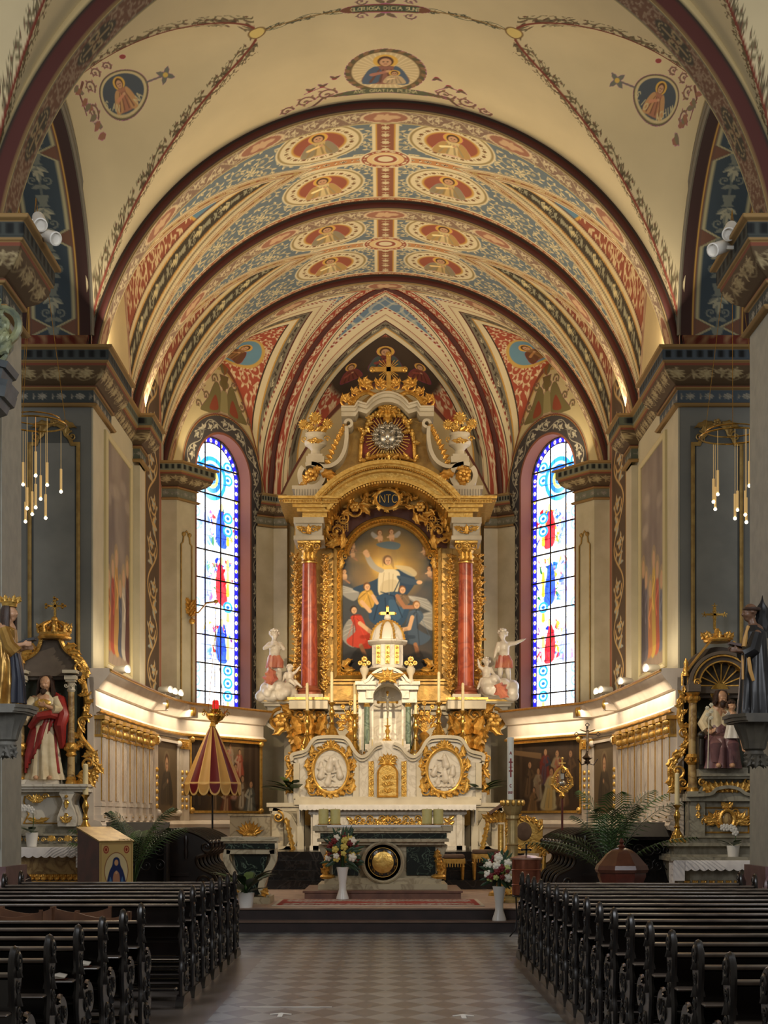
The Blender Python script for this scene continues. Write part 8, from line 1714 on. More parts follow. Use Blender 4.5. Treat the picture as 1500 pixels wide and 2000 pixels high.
cx, cz = X(748), Z(1684); m = M(); m.lathe([(.0, 0), (.36, 0), (.36, .3)], (cx, 24.88, cz), 48, 'y'); m.lathe([(.30, -.0), (.33, -.025), (.36, .0), (.36, .05)], (cx, 24.88, cz), 48, 'y'); mb(m, 'ring', PALE)
m = M(); m.lathe([(0, 0), (.22, 0), (.25, .02)], (cx, 24.86, cz), 40, 'y'); mb(m, 'medallion_field', BLKM)
m = M(); m.lathe([(0, -.03), (.08, -.035), (.18, -.012), (.185, .0), (.185, .02)], (cx, 24.86, cz), 40, 'y'); m.tube([(cx+.245*math.cos(a), 24.86, cz+.245*math.sin(a)) for a in np.linspace(0, 2*PI, 40)[:-1]], .008, n=5, closed=True)
for k in range(10): a = k*.63; m.tube([(cx+.22*math.cos(a+u*.3), 24.855, cz+(.17+.05*math.sin(u*9))*math.sin(a+u*.3)) for u in np.linspace(0, 1, 6)], .006, n=4)
mb(m, 'gold_medallion', GOLD)
m = M()
for sg, x in ((-1, 640), (1, 856)):
    for k in range(4): m.leaf((X(x), 24.95, Z(1712-11*k)), PI/2+sg*(-.5+.25*k), .2, .1, th=.5, curl=-sg*.5)
    m.ball((X(x), 24.95, Z(1712)), (.13, .09, .05), 10, 6)
mb(m, 'gilt_feet', GOLDR)
m = M(); zt = Z(1613)+.004; m.box(X(616), X(880), 24.79, 26.05, zt, zt+.012); m.box(X(640), X(860), 24.78, 24.79, zt-.03, zt+.01); tag(m.build('altar_cloth', MATS['white_linen']), 'narrow white cloth along the top of the marble altar', 'cloth')
for k, px in enumerate((632, 655, 834, 856)):
    D = 25.05; tt = thing('pillar_candle', 'thick ivory pillar candle on the marble altar, %s' % ('outer one above the white bouquet', 'inner one above the white bouquet', 'inner one on the stool side', 'outer one on the stool side')[k], 'candle', (PX(px, D), D, zt+.014), group='pillar candles on the marble altar')
    m = M(); m.lathe([(.085, .01), (.085, .26), (.075, .265)], n=20); m.build('wax', mat('ivory_wax', (206, 196, 130), (190, 178, 112), rough=.45), tt); m = M(); m.lathe([(.1, 0), (.1, .015), (.03, .02)], n=16); m.tube([(0, 0, .26), (0, 0, .285)], .004, n=4); m.build('dish', BRASS, tt)
# rug
xs, ys = np.meshgrid(np.linspace(-1.72, 1.5, 420), np.linspace(22.45, 24.25, 130)); C = np.empty(xs.shape+(3,)); C[:] = (176, 166, 156); e = np.minimum(np.minimum(xs+1.72, 1.5-xs), np.minimum(ys-22.45, 24.25-ys)*1.2)
C = orn(C, T_F, xs/.35, ys/.35, (140, 62, 54), (120, 74, 64)); C = mixc(C, ss(.8-np.abs(ys-23.3)/.45-np.abs(((xs+.1) % 1.1)-.55), .06)*.8, (164, 60, 54)); C = mixc(C, ss(.14-e, .02), (150, 60, 52)); C = mixc(C, ss(.06-e, .02), (200, 190, 172))
P = np.stack([xs, ys, .345+.0*xs], -1); o = grid_obj('rug', P, C, vcmat('wool', .95)); md = o.modifiers.new('s', 'SOLIDIFY'); md.thickness = .011; tag(o, 'faded red and cream patterned rug in front of the marble altar', 'rug')
# bouquets in white vases
def bouquet(px, D, z, hv, R, label, seed, cols):
    tt = thing('flower_vase', label, 'vase', (PX(px, D), D, z)); m = M(); m.lathe([(.105, 0), (.1, .03), (.06, hv*.3), (.06, hv*.5), (.085, hv*.85), (.1, hv), (.085, hv), (.07, hv*.9)], n=28); m.build('vase', WPOT, tt); Rr = random.Random(seed); B_ = {}
    for k in range(60):
        a = Rr.uniform(0, 2*PI); e = Rr.uniform(-.5, 1.5); x, y, zz = R*math.cos(e)*math.cos(a), R*math.cos(e)*math.sin(a), R*math.sin(e)*1.25; c = k % len(cols); mm = B_.setdefault(c, M()); r = Rr.uniform(.028, .055) if c else Rr.uniform(.045, .065); s = Rr.uniform(.8, 1.0)
        mm.ball((x*s, y*s, hv+.12+R*.5+zz*s), (r, r, r*.8), 8, 6)
        for q in range(5): an = q*1.26; mm.ball((x*s+r*.7*math.cos(an), y*s-.3*r, hv+.12+R*.5+zz*s+r*.7*math.sin(an)), r*.5, 6, 4)
    for c, mm in B_.items(): mm.build('%s_blossoms' % cols[c][0], mat('petal_'+cols[c][0], cols[c][1], rough=.6), tt)
    m = M()
    for k in range(54): a = Rr.uniform(0, 2*PI); e = Rr.uniform(-.7, 1.2); L = R*Rr.uniform(.6, 1.0); m.leaf((R*.7*math.cos(e)*math.cos(a), R*.7*math.cos(e)*math.sin(a), hv+.1+R*.5+R*math.sin(e)), math.atan2(math.sin(e)+.1, math.cos(e)*math.cos(a)), L, .05, th=.1, n=5)
    m.tube([(0, 0, hv*.8), (0, 0, hv+.2)], .03); m.build('foliage', LEAF, tt)
bouquet(669, 24.15, .35, .52, .25, 'white trumpet vase with white and dark red flowers on the rug before the altar', 4, (('white', (232, 224, 204)), ('crimson', (110, 26, 26)), ('yellow', (206, 186, 90))))
bouquet(975, 21.78, .166, .50, .2, 'white trumpet vase with pale flowers on the step beside the copper bucket', 9, (('white', (226, 220, 206)), ('pale_green', (180, 186, 110)), ('crimson', (110, 26, 26))))
def bladeplant(nm, label, px, D, z, pr, ph, n, L, W_, seed, potm=WPOT, up=.9, mt=LEAF):
    tt = thing(nm, label, 'plant', (PX(px, D), D, z)); R = random.Random(seed); 
    if pr: m = M(); m.lathe([(pr*.75, 0), (pr, ph), (pr*.9, ph), (pr*.85, ph*.9), (.0, ph*.9)], n=20); m.build('pot', potm, tt)
    for k in range(n):
        a = R.uniform(0, 2*PI); e = R.uniform(.3, 1.)*up; l = L*R.uniform(.7, 1.1); pts = []
        for i in range(8): u = i/7; r = l*u*math.cos(e)*(.5+.5*u); pts.append((r*math.cos(a), r*math.sin(a), ph*.9+l*u*math.sin(e)*(1-.35*u*u)))
        vs = []
        for i, p in enumerate(pts): u = i/7; w = W_*(.15 if u < .35 else math.sin(PI*min(1, (u-.3)/.7))**.7+.02)/2; vs += [(p[0]-w*math.sin(a), p[1]+w*math.cos(a), p[2]), (p[0], p[1], p[2]-.15*w), (p[0]+w*math.sin(a), p[1]-w*math.cos(a), p[2]), (p[0], p[1], p[2]-.15*w-.004)]
        m = M(); m.add(vs, [(i*4+j, (i+1)*4+j, (i+1)*4+(j+1) % 4, i*4+(j+1) % 4) for i in range(7) for j in range(4)]); m.build('leaf', mt if k % 3 else LEAF2, tt)
    return tt
bladeplant('peace_lily', 'broad leaved plant in a white pot on the step by the marble table', 480, 22.15, .333, .13, .22, 22, .72, .15, 3)
bladeplant('altar_plant', 'green plant in a white pot on the high altar ledge, striped umbrella side', 572, 31.5, az(1568), .14, .2, 20, .74, .17, 6)
bladeplant('altar_plant', 'green plant in a white pot on the high altar ledge, paschal candle side', 940, 31.5, az(1568), .14, .22, 20, .7, .16, 8)
def orchid(px, D, z, label, sg, py, hgt, n):
    tt = bladeplant('potted_orchid', label, px, D, z, .10, .22, 5, .34, .12, 5+sg, up=.7); m = M(); pts = cr([(0, .18), (.03*sg, hgt*.6), (.0, hgt*.95), (-.16*sg, hgt*1.0)]); m.tube([(a, -.02, b) for a, b in pts], .006, n=5); m.build('stem', LEAF2, tt); m = M()
    for k in range(n): p = pts[-1-2*k]; m.flower((p[0], p[1]-.02), .06, 5, -.04, dy=.012)
    m.build('blossoms', WPOT, tt)
orchid(62, 22.95, PZ(1655, 23.3)+.016, 'white orchid in a white pot on the cloth below the red mantled statue', 1, 0, .62, 4); orchid(1432, 22.95, PZ(1680, 23.3)+.016, 'white orchid in a white pot on the cloth below the seated statue', 1, 0, .52, 5)
candlestick(PX(169, 23.2), 23.12, PZ(1630, 23.1), .62, .48, 'brass candlestick with a leaning tall candle, side altar of the red mantled statue', None, .045, .8)
candlestick(PX(1323, 23.1), 23.12, PZ(1645, 23.1), .58, .50, 'brass candlestick with a tall candle, side altar with the shell arch', None, .04, .8)
# palms
def palm(px, D, z, label, n, L, seed, pr=.2):
    tt = thing('potted_palm', label, 'plant', (PX(px, D), D, z)); R = random.Random(seed); m = M(); m.lathe([(pr*.8, 0), (pr, .34), (pr*.9, .34), (0, .3)], n=20); m.build('pot', mat('dark_pot', (40, 34, 30), rough=.5), tt)
    for k in range(n):
        a = 2*PI*k/n+R.uniform(-.3, .3); e = R.uniform(.75, 1.45); l = L*R.uniform(.7, 1.1); pts = []
        for i in range(13): u = i/12; pts.append(Vector((l*u*math.cos(e)*(.6+.8*u)*math.cos(a), l*u*math.cos(e)*(.6+.8*u)*math.sin(a)*.7, .3+l*(u*math.sin(e)-.26*u**2.6))))
        m = M(); m.tube(pts, [.009*(1-.7*i/12) for i in range(13)], n=5)
        for i in range(4, 13):
            for f in (0, .5):
                if i == 12 and f: continue
                p = pts[i] if not f else (pts[i]+pts[i+1])/2; d = (pts[min(i+1, 12)]-pts[i-1]).normalized(); s = d.cross(Vector((0, 0, 1))); s = s.normalized() if s.length > .01 else Vector((1, 0, 0)); ll = .25*L*math.sin(PI*min(.97, (i+f-3)/10))**.6*.75
                for sg in (-1, 1):
                    e1 = p+(s*sg*.72+d*.62).normalized()*ll*.55; e2 = p+(s*sg*.72+d*.62-Vector((0, 0, .35))).normalized()*ll; w = d*.011; h = Vector((0, 0, .003)); m.add([p-w*.5, p+w*.5, e1+w, e2, e1-w, p+h, e1+h], [(0, 1, 2, 4), (4, 2, 3), (0, 4, 6, 5), (5, 6, 2, 1), (4, 3, 6), (6, 3, 2)])
        m.build('frond', LEAF if k % 3 else LEAF2, tt)
    return tt
palm(262, 22.6, .33, 'spreading palm behind the icon lectern, striped umbrella side', 13, 1.65, 2); palm(1190, 23.0, .33, 'large palm behind the wooden font, seen against the gilt pilasters', 15, 1.95, 5, .2)
# striped ceremonial umbrella
D = 28.1; xu = PX(415, D); za, zb_ = PZ(1418, D), PZ(1530, D); Ru = 55*D/F; t = thing('striped_umbrella', 'half closed ceremonial umbrella striped dark red and gold with scalloped valance', 'umbrella', (xu, D, .33))
th, tt_ = np.meshgrid(np.linspace(0, 2*PI, 481), np.linspace(0, 1, 80)); ng = 16; ph = (th*ng/(2*PI)) % 1; r_ = Ru*np.where(tt_ < .8, .06+(tt_/.8)**.92*.94, 1.0)*(1-.06*np.sin(PI*ph)*(tt_ < .82)-.0); zz = np.where(tt_ < .8, za-(za-zb_)*(tt_/.8), zb_-.24*(tt_-.8)/.2*(.35+.65*np.sqrt(np.maximum(0, 1-(2*ph-1)**2))))
sec = np.floor(th*ng/(2*PI)) % 2; C = np.empty(th.shape+(3,)); C[:] = (186, 144, 80); C[sec == 0] = (96, 16, 24); C = mixc(C, ss(.035-np.minimum(ph, 1-ph), .02), (206, 170, 100)); C = mixc(C, ss(.012-np.abs(tt_-.8), .008), (210, 176, 110)); rim = np.abs(2*ph-1)**3*.1+tt_; C = mixc(C, ss(rim-.965, .01), (206, 170, 104))
P = np.stack([xu+r_*np.cos(th), D+r_*np.sin(th), zz], -1)-np.array(t.location); o = grid_obj('canopy', P, C, vcmat('silk', .5)); o.modifiers.new('s', 'SOLIDIFY').thickness = .008; reg(o, t)
m = M(); m.tube([(0, 0, 0), (0, 0, za-.33)], .018, n=8); m.lathe([(.16, 0), (.14, .03), (.03, .06)], n=16); m.build('pole', BLACKI, t); m = M(); m.lathe([(.07, 0), (.05, .05), (.03, .08), (.05, .1), (.0, .14)], (0, 0, za-.34), 12); m.build('finial', GOLD, t)
# sanctuary lamp on a chain
D = 30.2; xs_ = PX(421, D); zl = PZ(1414, D); t = thing('sanctuary_lamp', 'brass oil lamp with red glass hanging on a chain above the umbrella', 'hanging lamp', (xs_, D, zl)); m = M(); m.lathe([(.0, -.02), (.05, 0), (.06, .04), (.14, .08), (.2, .16), (.2, .2), (.13, .24), (.09, .27), (.12, .3), (.08, .3)], n=24)
for k in range(4): a = k*PI/2+.4; m.volute((.24*math.cos(a), .2), .06, 1.3, 0, 1, .025, .24*math.sin(a)); m.tube([(.18*math.cos(a), .18*math.sin(a), .2), (.26*math.cos(a), .26*math.sin(a), .3)], .015, n=6)
m.build('bowl', BRASS, t); m = M(); m.lathe([(.06, .3), (.07, .36), (.065, .46), (.05, .48)], n=16); m.build('red_glass', mat('ruby_glass', (190, 30, 30), rough=.1, emit=1.2), t); m = M(); zc_top = PZ(1186, 30.2)-zl
for k in range(3): a = k*2*PI/3+.5; m.tube([(.2*math.cos(a), .2*math.sin(a), .2), (.0, .0, 1.9)], .006, n=4)
m.tube([(0, 0, 1.9), (0, 0, zc_top)], .008, n=4); m.build('chain', BRASS, t)
# small gilt sconce beside the window
t = thing('gilt_sconce', 'small gilded wall sconce with curved arm at the stained glass window edge', 'sconce', (PX(377, 31.7), 31.7, PZ(1195, 31.7))); m = M()
for k in range(6): m.leaf((-.06, 0, -.1+.05*k), PI/2+(.6 if k % 2 else -.6), .22, .1, th=.5)
m.tube([(-.12, .1, 0), (.12, -.03, -.02), (.4, -.9, .06), (.66, -1.5, .0)], .02, n=6); m.ball((-.02, 0, -.2), .07, 8, 6); m.ball((.66, -1.5, .0), (.05, .05, .04), 8, 6); m.build('sconce_body', GOLDR, t)
# small marble table on the left, cabinet with shell behind
q = 23.2/F; X = lambda px: (px-HX)*q; Z = lambda py: PZ(py, 23.2); t = thing('marble_table', 'small marble table with curved legs and dark green front near the peace lily', 'table', (X(490), 23.5, .33)); o0 = -Vector(t.location)
m = M(); m.box(X(433), X(545), 23.1, 24.0, Z(1643), Z(1635)); m.box(X(437), X(541), 23.15, 23.95, Z(1647), Z(1643)); m.box(X(442), X(536), 23.2, 23.9, Z(1668), Z(1658)); m.box(X(448), X(528), 23.1, 24.0, .33, Z(1752))
for sg in (-1, 1): ribbon(m, cr([(X(488+sg*44), Z(1660)), (X(488+sg*46), Z(1680)), (X(488+sg*30), Z(1710)), (X(488+sg*22), Z(1735)), (X(488+sg*34), Z(1752))]), .1, 23.2, 23.4); m.prism(cr([(X(488-sg*40), Z(1668)), (X(488-sg*24), Z(1740)), (X(488), Z(1752))])+[(X(488), Z(1668))], 23.4, 23.8)
mb(m, 'frame', PALE); m = M(); m.box(X(441), X(537), 23.17, 23.9, Z(1658), Z(1647)); m.prism([(X(455), Z(1670)), (X(521), Z(1670)), (X(508), Z(1748)), (X(468), Z(1748))], 23.3, 23.42); mb(m, 'green_panel', DGREEN)
m = M(); m.leaf((X(462), 23.2, Z(1750)), PI/2+.4, .16, .1, th=.5); m.leaf((X(514), 23.2, Z(1750)), PI/2-.4, .16, .1, th=.5); mb(m, 'gilt_feet', GOLDR)
D = 29.5; t = thing('shell_cabinet', 'grey stone cabinet with a gilded shell relief behind the small marble table', 'cabinet', (PX(488, D), D, .33)); m = M(); z1 = PZ(1590, D)-.33; m.box(-.4, .4, 0, .5, 0, z1); m.box(-.43, .43, -.03, .53, z1-.04, z1); m.box(-.43, .43, -.03, .53, 0, .1); m.build('body', PALE, t); m = M()
for k in range(-4, 5): m.leaf((0, -.03, z1-.42), PI/2+k*.3, .3, .09, th=.5)
m.ball((0, -.04, z1-.42), (.08, .05, .05), 8, 6); m.build('shell', GOLD, t)
# icon lectern
q = 21.3/F; t = thing('icon_lectern', 'gold faced wooden lectern bearing an oval icon of a veiled woman, before the palm', 'lectern', (PX(222, 21.3), 21.5, 0.0)); hw = .28; zt_ = PZ(1645, 21.3); m = M(); sx = -hw-.28
m.prism([(-.0, 0), (.62, 0), (.62, zt_+.19), (0, zt_)], -hw, hw, 'yz'); m.build('body', REDW, t)
cv = Cv(.56, zt_, 230, (196, 166, 104)); cxv = .28; zc = zt_-.42
cv.ell(cxv, zc, .2, .27, (120, 66, 40)); cv.ell(cxv, zc, .19, .26, (206, 186, 140)); cv.blob([(cxv-.15, zc-.2), (cxv-.12, zc-.02), (cxv-.07, zc+.08), (cxv-.05, zc+.17), (cxv, zc+.2), (cxv+.05, zc+.17), (cxv+.07, zc+.08), (cxv+.12, zc-.02), (cxv+.15, zc-.2), (cxv, zc-.25)], (34, 44, 84)); cv.ell(cxv, zc+.12, .033, .045, (196, 150, 110)); cv.blob([(cxv-.05, zc-.2), (cxv-.05, zc-.05), (cxv, zc), (cxv+.05, zc-.05), (cxv+.05, zc-.2)], (170, 120, 90)); cv.ell(cxv, zc-.02, .02, .025, (200, 156, 116)); cv.blob([(cxv-.12, zc-.2), (cxv-.1, zc-.08), (cxv-.07, zc-.2)], (70, 110, 150)); cv.blob([(cxv+.12, zc-.2), (cxv+.1, zc-.08), (cxv+.07, zc-.2)], (70, 110, 150))
for sg in (-1, 1): cv.ell(cxv+sg*.17, zt_-.11, .045, .055, (140, 40, 36)); cv.ell(cxv+sg*.17, zt_-.11, .03, .04, (206, 160, 100)); cv.ell(cxv+sg*.17, zt_-.11, .018, .026, (140, 40, 36))
for e_ in (.02, .03): cv.line([(e_, .1), (e_, zt_-e_), (.56-e_, zt_-e_), (.56-e_, .1)], .004, (130, 90, 50))
plane_canvas('icon_panel', cv, Vector((t.location.x-.28, 21.495)), Vector((1, 0)), 0.001, t, 0)
m = M(); m.prism([(-.02, zt_), (.64, zt_+.2), (.64, zt_+.22), (-.02, zt_+.02)], -hw-.01, hw+.01, 'yz'); m.build('sloping_top', GILT_D, t); t.rotation_euler = (0, 0, .72)
# paschal candle and its stand
D = 23.5; t = thing('paschal_candlestick', 'tall gold and stone candlestick carrying the paschal candle', 'candlestick', (PX(1001, D), D, .33)); zt_ = PZ(1562, D)-.33; m = M(); P = [(.2, 0), (.22, .05), (.16, .09), (.12, .12), (.17, .2), (.18, .32), (.12, .42), (.09, .5), (.1, .54), (.12, .6), (.085, .66), (.085, .9), (.1, .92), (.085, .95), (.075, 1.3), (.1, 1.33), (.09, 1.38), (.13, 1.44), (.17, zt_-.03), (.17, zt_), (.05, zt_)]
m.lathe([(r, min(h, zt_)) for r, h in P], n=24, fl=lambda a, h: 1+(.05*math.cos(10*a) if h < .5 or h > 1.36 else 0)); m.build('shaft', mat('stone_gilt', (176, 152, 98), (146, 124, 78), rough=.4, metal=.3), t); m = M()
for k in range(12): a = k*PI/6; m.ball((.17*math.cos(a), .17*math.sin(a), zt_-.05), (.03, .03, .05), 6, 5); m.leaf((.12*math.cos(a), .12*math.sin(a)-.05, .14), PI/2-.5*math.cos(a), .2, .08)
for k in range(3): a = PI/2+k*2.1; m.ball((.22*math.cos(a), .22*math.sin(a), .05), (.09, .09, .05), 8, 6)
m.build('gilding', GOLD, t)
t2 = thing('paschal_candle', 'large white paschal candle with red cross and lettering', 'candle', (PX(997, D), D, .33+zt_)); hc = PZ(1440, D)-.33-zt_; m = M(); m.lathe([(.053, 0), (.053, hc-.01), (.045, hc)], n=24); m.build('wax', mat('white_wax', (226, 226, 214), rough=.4), t2); m = M()
def cyl_text(m, s, z, h): 
    L, xe = glyph_lines(s, 0, 0, h, .8); wd = xe-.2*h
    for l in L: m.tube([(.054*math.sin((a-wd/2)/.054), -.054*math.cos((a-wd/2)/.054), z+b) for a, b in cr(l, 3)], .005, n=4)
cyl_text(m, 'A', hc*.72, .05); cyl_text(m, 'C', hc*.2, .045); cyl_text(m, '2021', hc*.1, .03)
for a_, b_ in (((0, hc*.36), (0, hc*.66)),): m.bar((0, -.055, a_[1]), (0, -.055, b_[1]), .022, .006)
for k in (-1, 1): m.bar((0, -.054, hc*.52), (k*.03, -.048, hc*.52), .02, .006); m.ball((k*.02, -.05, hc*.46), .012, 6, 4); m.ball((k*.02, -.05, hc*.6), .012, 6, 4)
m.build('lettering', mat('red_wax', (140, 30, 30), rough=.4), t2)
# copper bucket on an iron stand
D = 20.9; t = thing('copper_font', 'copper holy water vessel with small dark cross on its lid, on a thin iron stand', 'vessel', (PX(1028, D), D, 0)); z0, z1 = PZ(1750, D), PZ(1678, D); m = M(); m.lathe([(.16, z0), (.2, z0+.02), (.205, z1-.03), (.215, z1)], n=32); 
for z in (z0+.15, z0+.36): m.lathe([(.206, z), (.214, z+.01), (.206, z+.02)], n=32)
m.build('bucket', mat('copper', (170, 104, 78), (140, 82, 62), rough=.3, metal=.8), t); m = M(); m.lathe([(.23, z1), (.23, z1+.02), (.12, z1+.05), (.03, z1+.06)], n=32); m.build('lid', mat('copper_lid', (186, 150, 130), rough=.3, metal=.7), t); m = M(); m.box(-.012, .012, -.01, .01, z1+.05, z1+.2); m.box(-.06, .06, -.01, .01, z1+.12, z1+.144)
for a in range(3): m.ball(((-.06, .06, 0)[a], 0, (z1+.132, z1+.132, z1+.2)[a]), .018, 7, 5)
m.build('cross', BLACKI, t); m = M(); m.tube([(.19*math.cos(a), .19*math.sin(a), z0) for a in np.linspace(0, 2*PI, 25)[:-1]], .012, n=5, closed=True)
for k in range(3): a = k*2*PI/3+.6+PI; m.tube([(.19*math.cos(a), .19*math.sin(a), z0), (.17*math.cos(a), .17*math.sin(a), .25), (.2*math.cos(a), .2*math.sin(a), .1), (.3*math.cos(a), .3*math.sin(a), .012)], .011, n=6)
m.build('stand', BLACKI, t)
# wooden font
D = 20.5; t = thing('wooden_font', 'dark wooden octagonal font with domed lid in front of the large palm', 'font', (PX(1214, D), D, 0)); m = M(); zz = lambda py: PZ(py, D)
m.lathe([(.22, 0), (.24, .05), (.16, .1), (.14, .4), (.2, .5), (.3, zz(1725)), (.34, zz(1712)), (.34, zz(1702))], n=8, a0=PI/8); m.build('basin', REDW, t); m = M(); m.lathe([(.36, zz(1704)), (.38, zz(1698)), (.36, zz(1690)), (.33, zz(1686)), (.22, zz(1668)), (.14, zz(1660)), (.06, zz(1656)), (.0, zz(1655))], n=8, a0=PI/8); m.build('lid', mat('font_lid_wood', (92, 52, 36), (70, 38, 26), rough=.3, scale=5), t, smooth=20); m = M(); m.lathe([(.03, 0), (.05, .03), (.02, .06), (.04, .09), (.01, .14)], (0, 0, zz(1657)), 10); m.build('knob', REDW, t)
# processional cross and staff emblem
D = 24.6; t = thing('processional_cross', 'tall dark processional crucifix on a thin staff behind the palm', 'cross', (PX(1147, D), D, .33)); zz = lambda py: PZ(py, D)-.33; m = M(); m.tube([(0, 0, 0), (0, 0, zz(1485))], .012, n=8); m.lathe([(.16, 0), (.15, .02), (.02, .05)], n=16); m.build('staff', SILVER, t); m = M(); m.lathe([(.02, 0), (.06, .03), (.03, .06), (.09, .1), (.04, .15), (.02, .2)], (0, 0, zz(1492)), 12)
for k in range(3): m.tube([(0, 0, zz(1490)), ((k-1)*.1, -.04, zz(1494)), ((k-1)*.16, -.06, zz(1482))], .012, n=5)
m.bar((0, 0, zz(1478)), (0, 0, zz(1418)), .035, .02); m.bar((-.15, 0, zz(1434)), (.15, 0, zz(1434)), .035, .02)
for x, z in ((-.18, 1434), (.18, 1434), (0, 1416)):
    for a in range(4): c_ = a*PI/2; m.bar((x+.035*math.cos(c_), 0, zz(z)+.035*math.sin(c_)), (x+.035*math.cos(c_+PI/2), 0, zz(z)+.035*math.sin(c_+PI/2)), .012, .012)
m.build('cross', mat('bronze', (84, 66, 50), (60, 48, 38), rough=.35, metal=.6), t); m = M(); corpus(m, 0, -.025, zz(1441), .42); m.build('corpus', mat('pale_bronze', (150, 128, 100), rough=.35, metal=.5), t)
D = 26.5; t = thing('staff_emblem', 'gilded openwork confraternity emblem on a dark red pole', 'emblem', (PX(1098, D), D, .33)); zz = lambda py: PZ(py, D)-.33; m = M(); m.tube([(0, 0, 0), (0, 0, zz(1548))], .02, n=8); m.lathe([(.14, 0), (.14, .03), (.02, .05)], n=14); m.build('pole', mat('dark_red_pole', (84, 28, 24), rough=.4), t); m = M(); zc = zz(1522)
ol = cr([(0, zc+.22), (.08, zc+.16), (.16, zc+.02), (.17, zc-.1), (.08, zc-.2), (0, zc-.24), (-.08, zc-.2), (-.17, zc-.1), (-.16, zc+.02), (-.08, zc+.16), (0, zc+.22)]); m.tube([(x, 0, z) for x, z in ol[:-1]], .026, n=6, closed=True)
for k in range(9): m.volute((ol[(k*6+3) % 60][0]*.72, zc+(ol[(k*6+3) % 60][1]-zc)*.72), .045, 1.4, k, 1, .02, -.02, n=12); m.ball((ol[(k*6) % 60][0]*1.05, 0, zc+(ol[(k*6) % 60][1]-zc)*1.05), .03, 6, 5)
m.bar((0, 0, zc+.2), (0, 0, zc+.36), .025, .02); m.bar((-.06, 0, zc+.29), (.06, 0, zc+.29), .025, .02); m.ball((0, 0, zc+.37), .028, 7, 5); m.lathe([(.03, 0), (.06, .04), (.03, .1)], (0, 0, zc-.34), 10); m.build('emblem', GOLD, t); m = M(); m.ball((0, -.02, zc-.07), (.06, .03, .05), 10, 7); m.box(-.03, .03, -.03, .02, zc, zc+.1); m.build('centre', SILVER, t)
# gilt stools, armchair and book stand
def stool(px, w, D, z, h, label):
    t = thing('gilt_stool', label, 'stool', (PX(px, D), D, z)); 
    for sx in (-1, 1):
        for sy in (-1, 1): m = M(); m.lathe([(.016, 0), (.02, .03), (.03, h*.55), (.038, h*.6), (.025, h*.64), (.035, h*.7), (.04, h-.1)], (sx*(w/2-.04), sy*.18, 0), 12); m.build('leg', GOLD, t)
    m = M(); m.box(-w/2, w/2, -.22, .22, h-.12, h-.03)
    for k in range(int(w/.05)): x = -w/2+.03+.05*k; m.box(x-.009, x+.009, -.232, -.22, h-.17, h-.06); m.ball((x, -.228, h-.18), .012, 6, 4)
    m.build('apron', GOLD, t); m = M(); m.box(-w/2+.01, w/2-.01, -.21, .21, h-.03, h+.05); o = m.build('cushion', mat('brown_velvet', (118, 96, 80), (98, 78, 64), rough=.9), t); b_ = o.modifiers.new('b', 'BEVEL'); b_.width = .03; b_.segments = 3
stool(886, .42, 28.15, .505, .43, 'small gilt stool with brown seat beside the marble altar'); stool(953, .6, 28.15, .505, .52, 'wider gilt bench with brown seat next to the small gilt stool')
D = 26.8; t = thing('gilt_armchair', 'carved gilt armchair with brown oval back behind the paschal candlestick', 'armchair', (PX(1026, D), D, .33)); zz = lambda py: PZ(py, D)-.33
for sx in (-1, 1):
    m = M(); m.tube([(sx*.3, -.25, 0), (sx*.34, -.3, .2), (sx*.3, -.27, .42), (sx*.32, -.25, .7)], [.03, .045, .04, .03], n=8); m.volute((sx*.32, .7), .07, 1.3, 0, sx, .04, -.28); m.build('front_leg', GOLD, t); m = M(); m.tube([(sx*.3, .28, 0), (sx*.3, .25, .5), (sx*.32, .3, zz(1600))], .03, n=8); m.build('rear_leg', GOLD, t)
    m = M(); m.tube([(sx*.32, -.25, .7), (sx*.36, 0, .74), (sx*.32, .28, .8)], .03, n=8); m.build('arm', GOLD, t)
m = M(); m.box(-.32, .32, -.3, .3, .36, .44); m.build('seat_rail', GOLD, t); m = M(); m.box(-.3, .3, -.28, .26, .44, .52); m.build('cushion', MATS['brown_velvet'], t); m = M(); zb = zz(1622)
m.prism(cr([(-.33, .7), (-.33, zb), (-.26, zb+.18), (0, zb+.26), (.26, zb+.18), (.33, zb), (.33, .7)]), .24, .3); 
for k in range(9): a = PI*k/8; m.leaf((.27*math.cos(a), .22, zb+.0+.18*math.sin(a)), a+1., .14, .08)
for k in range(6): m.leaf((-.25+.1*k, .22, .78), PI/2+(-1)**k, .12, .06)
m.build('back_frame', GOLD, t); m = M(); m.ball((0, .23, zb-.02), (.14, .03, .17), 20, 12); m.build('back_pad', MATS['brown_velvet'], t)
D = 25.6; t = thing('gilt_book_stand', 'gilded book stand with sloping brown top beside the paschal candle', 'lectern', (PX(978, D), D, .33)); zz = lambda py: PZ(py, D)-.33; m = M(); m.lathe([(.22, 0), (.2, .06), (.08, .12), (.06, .3), (.1, .5), (.05, .7), (.05, zz(1610))], n=16)
for k in range(8): m.leaf((-.16+.05*k, -.02, zz(1606)), PI/2+(k-3.5)*-.25, .24, .09, th=.5); m.volute((-.18+.05*k, zz(1600)), .05, 1.3, k, 1, .03, -.03, n=12)
m.build('stand', GOLD, t); m = M(); m.prism([(-.2, zz(1586)), (.05, zz(1566)), (.26, zz(1596)), (.24, zz(1600)), (.05, zz(1572)), (-.2, zz(1592))], -.15, .2); m.build('sloping_top', mat('book_brown', (120, 84, 56), rough=.5), t)
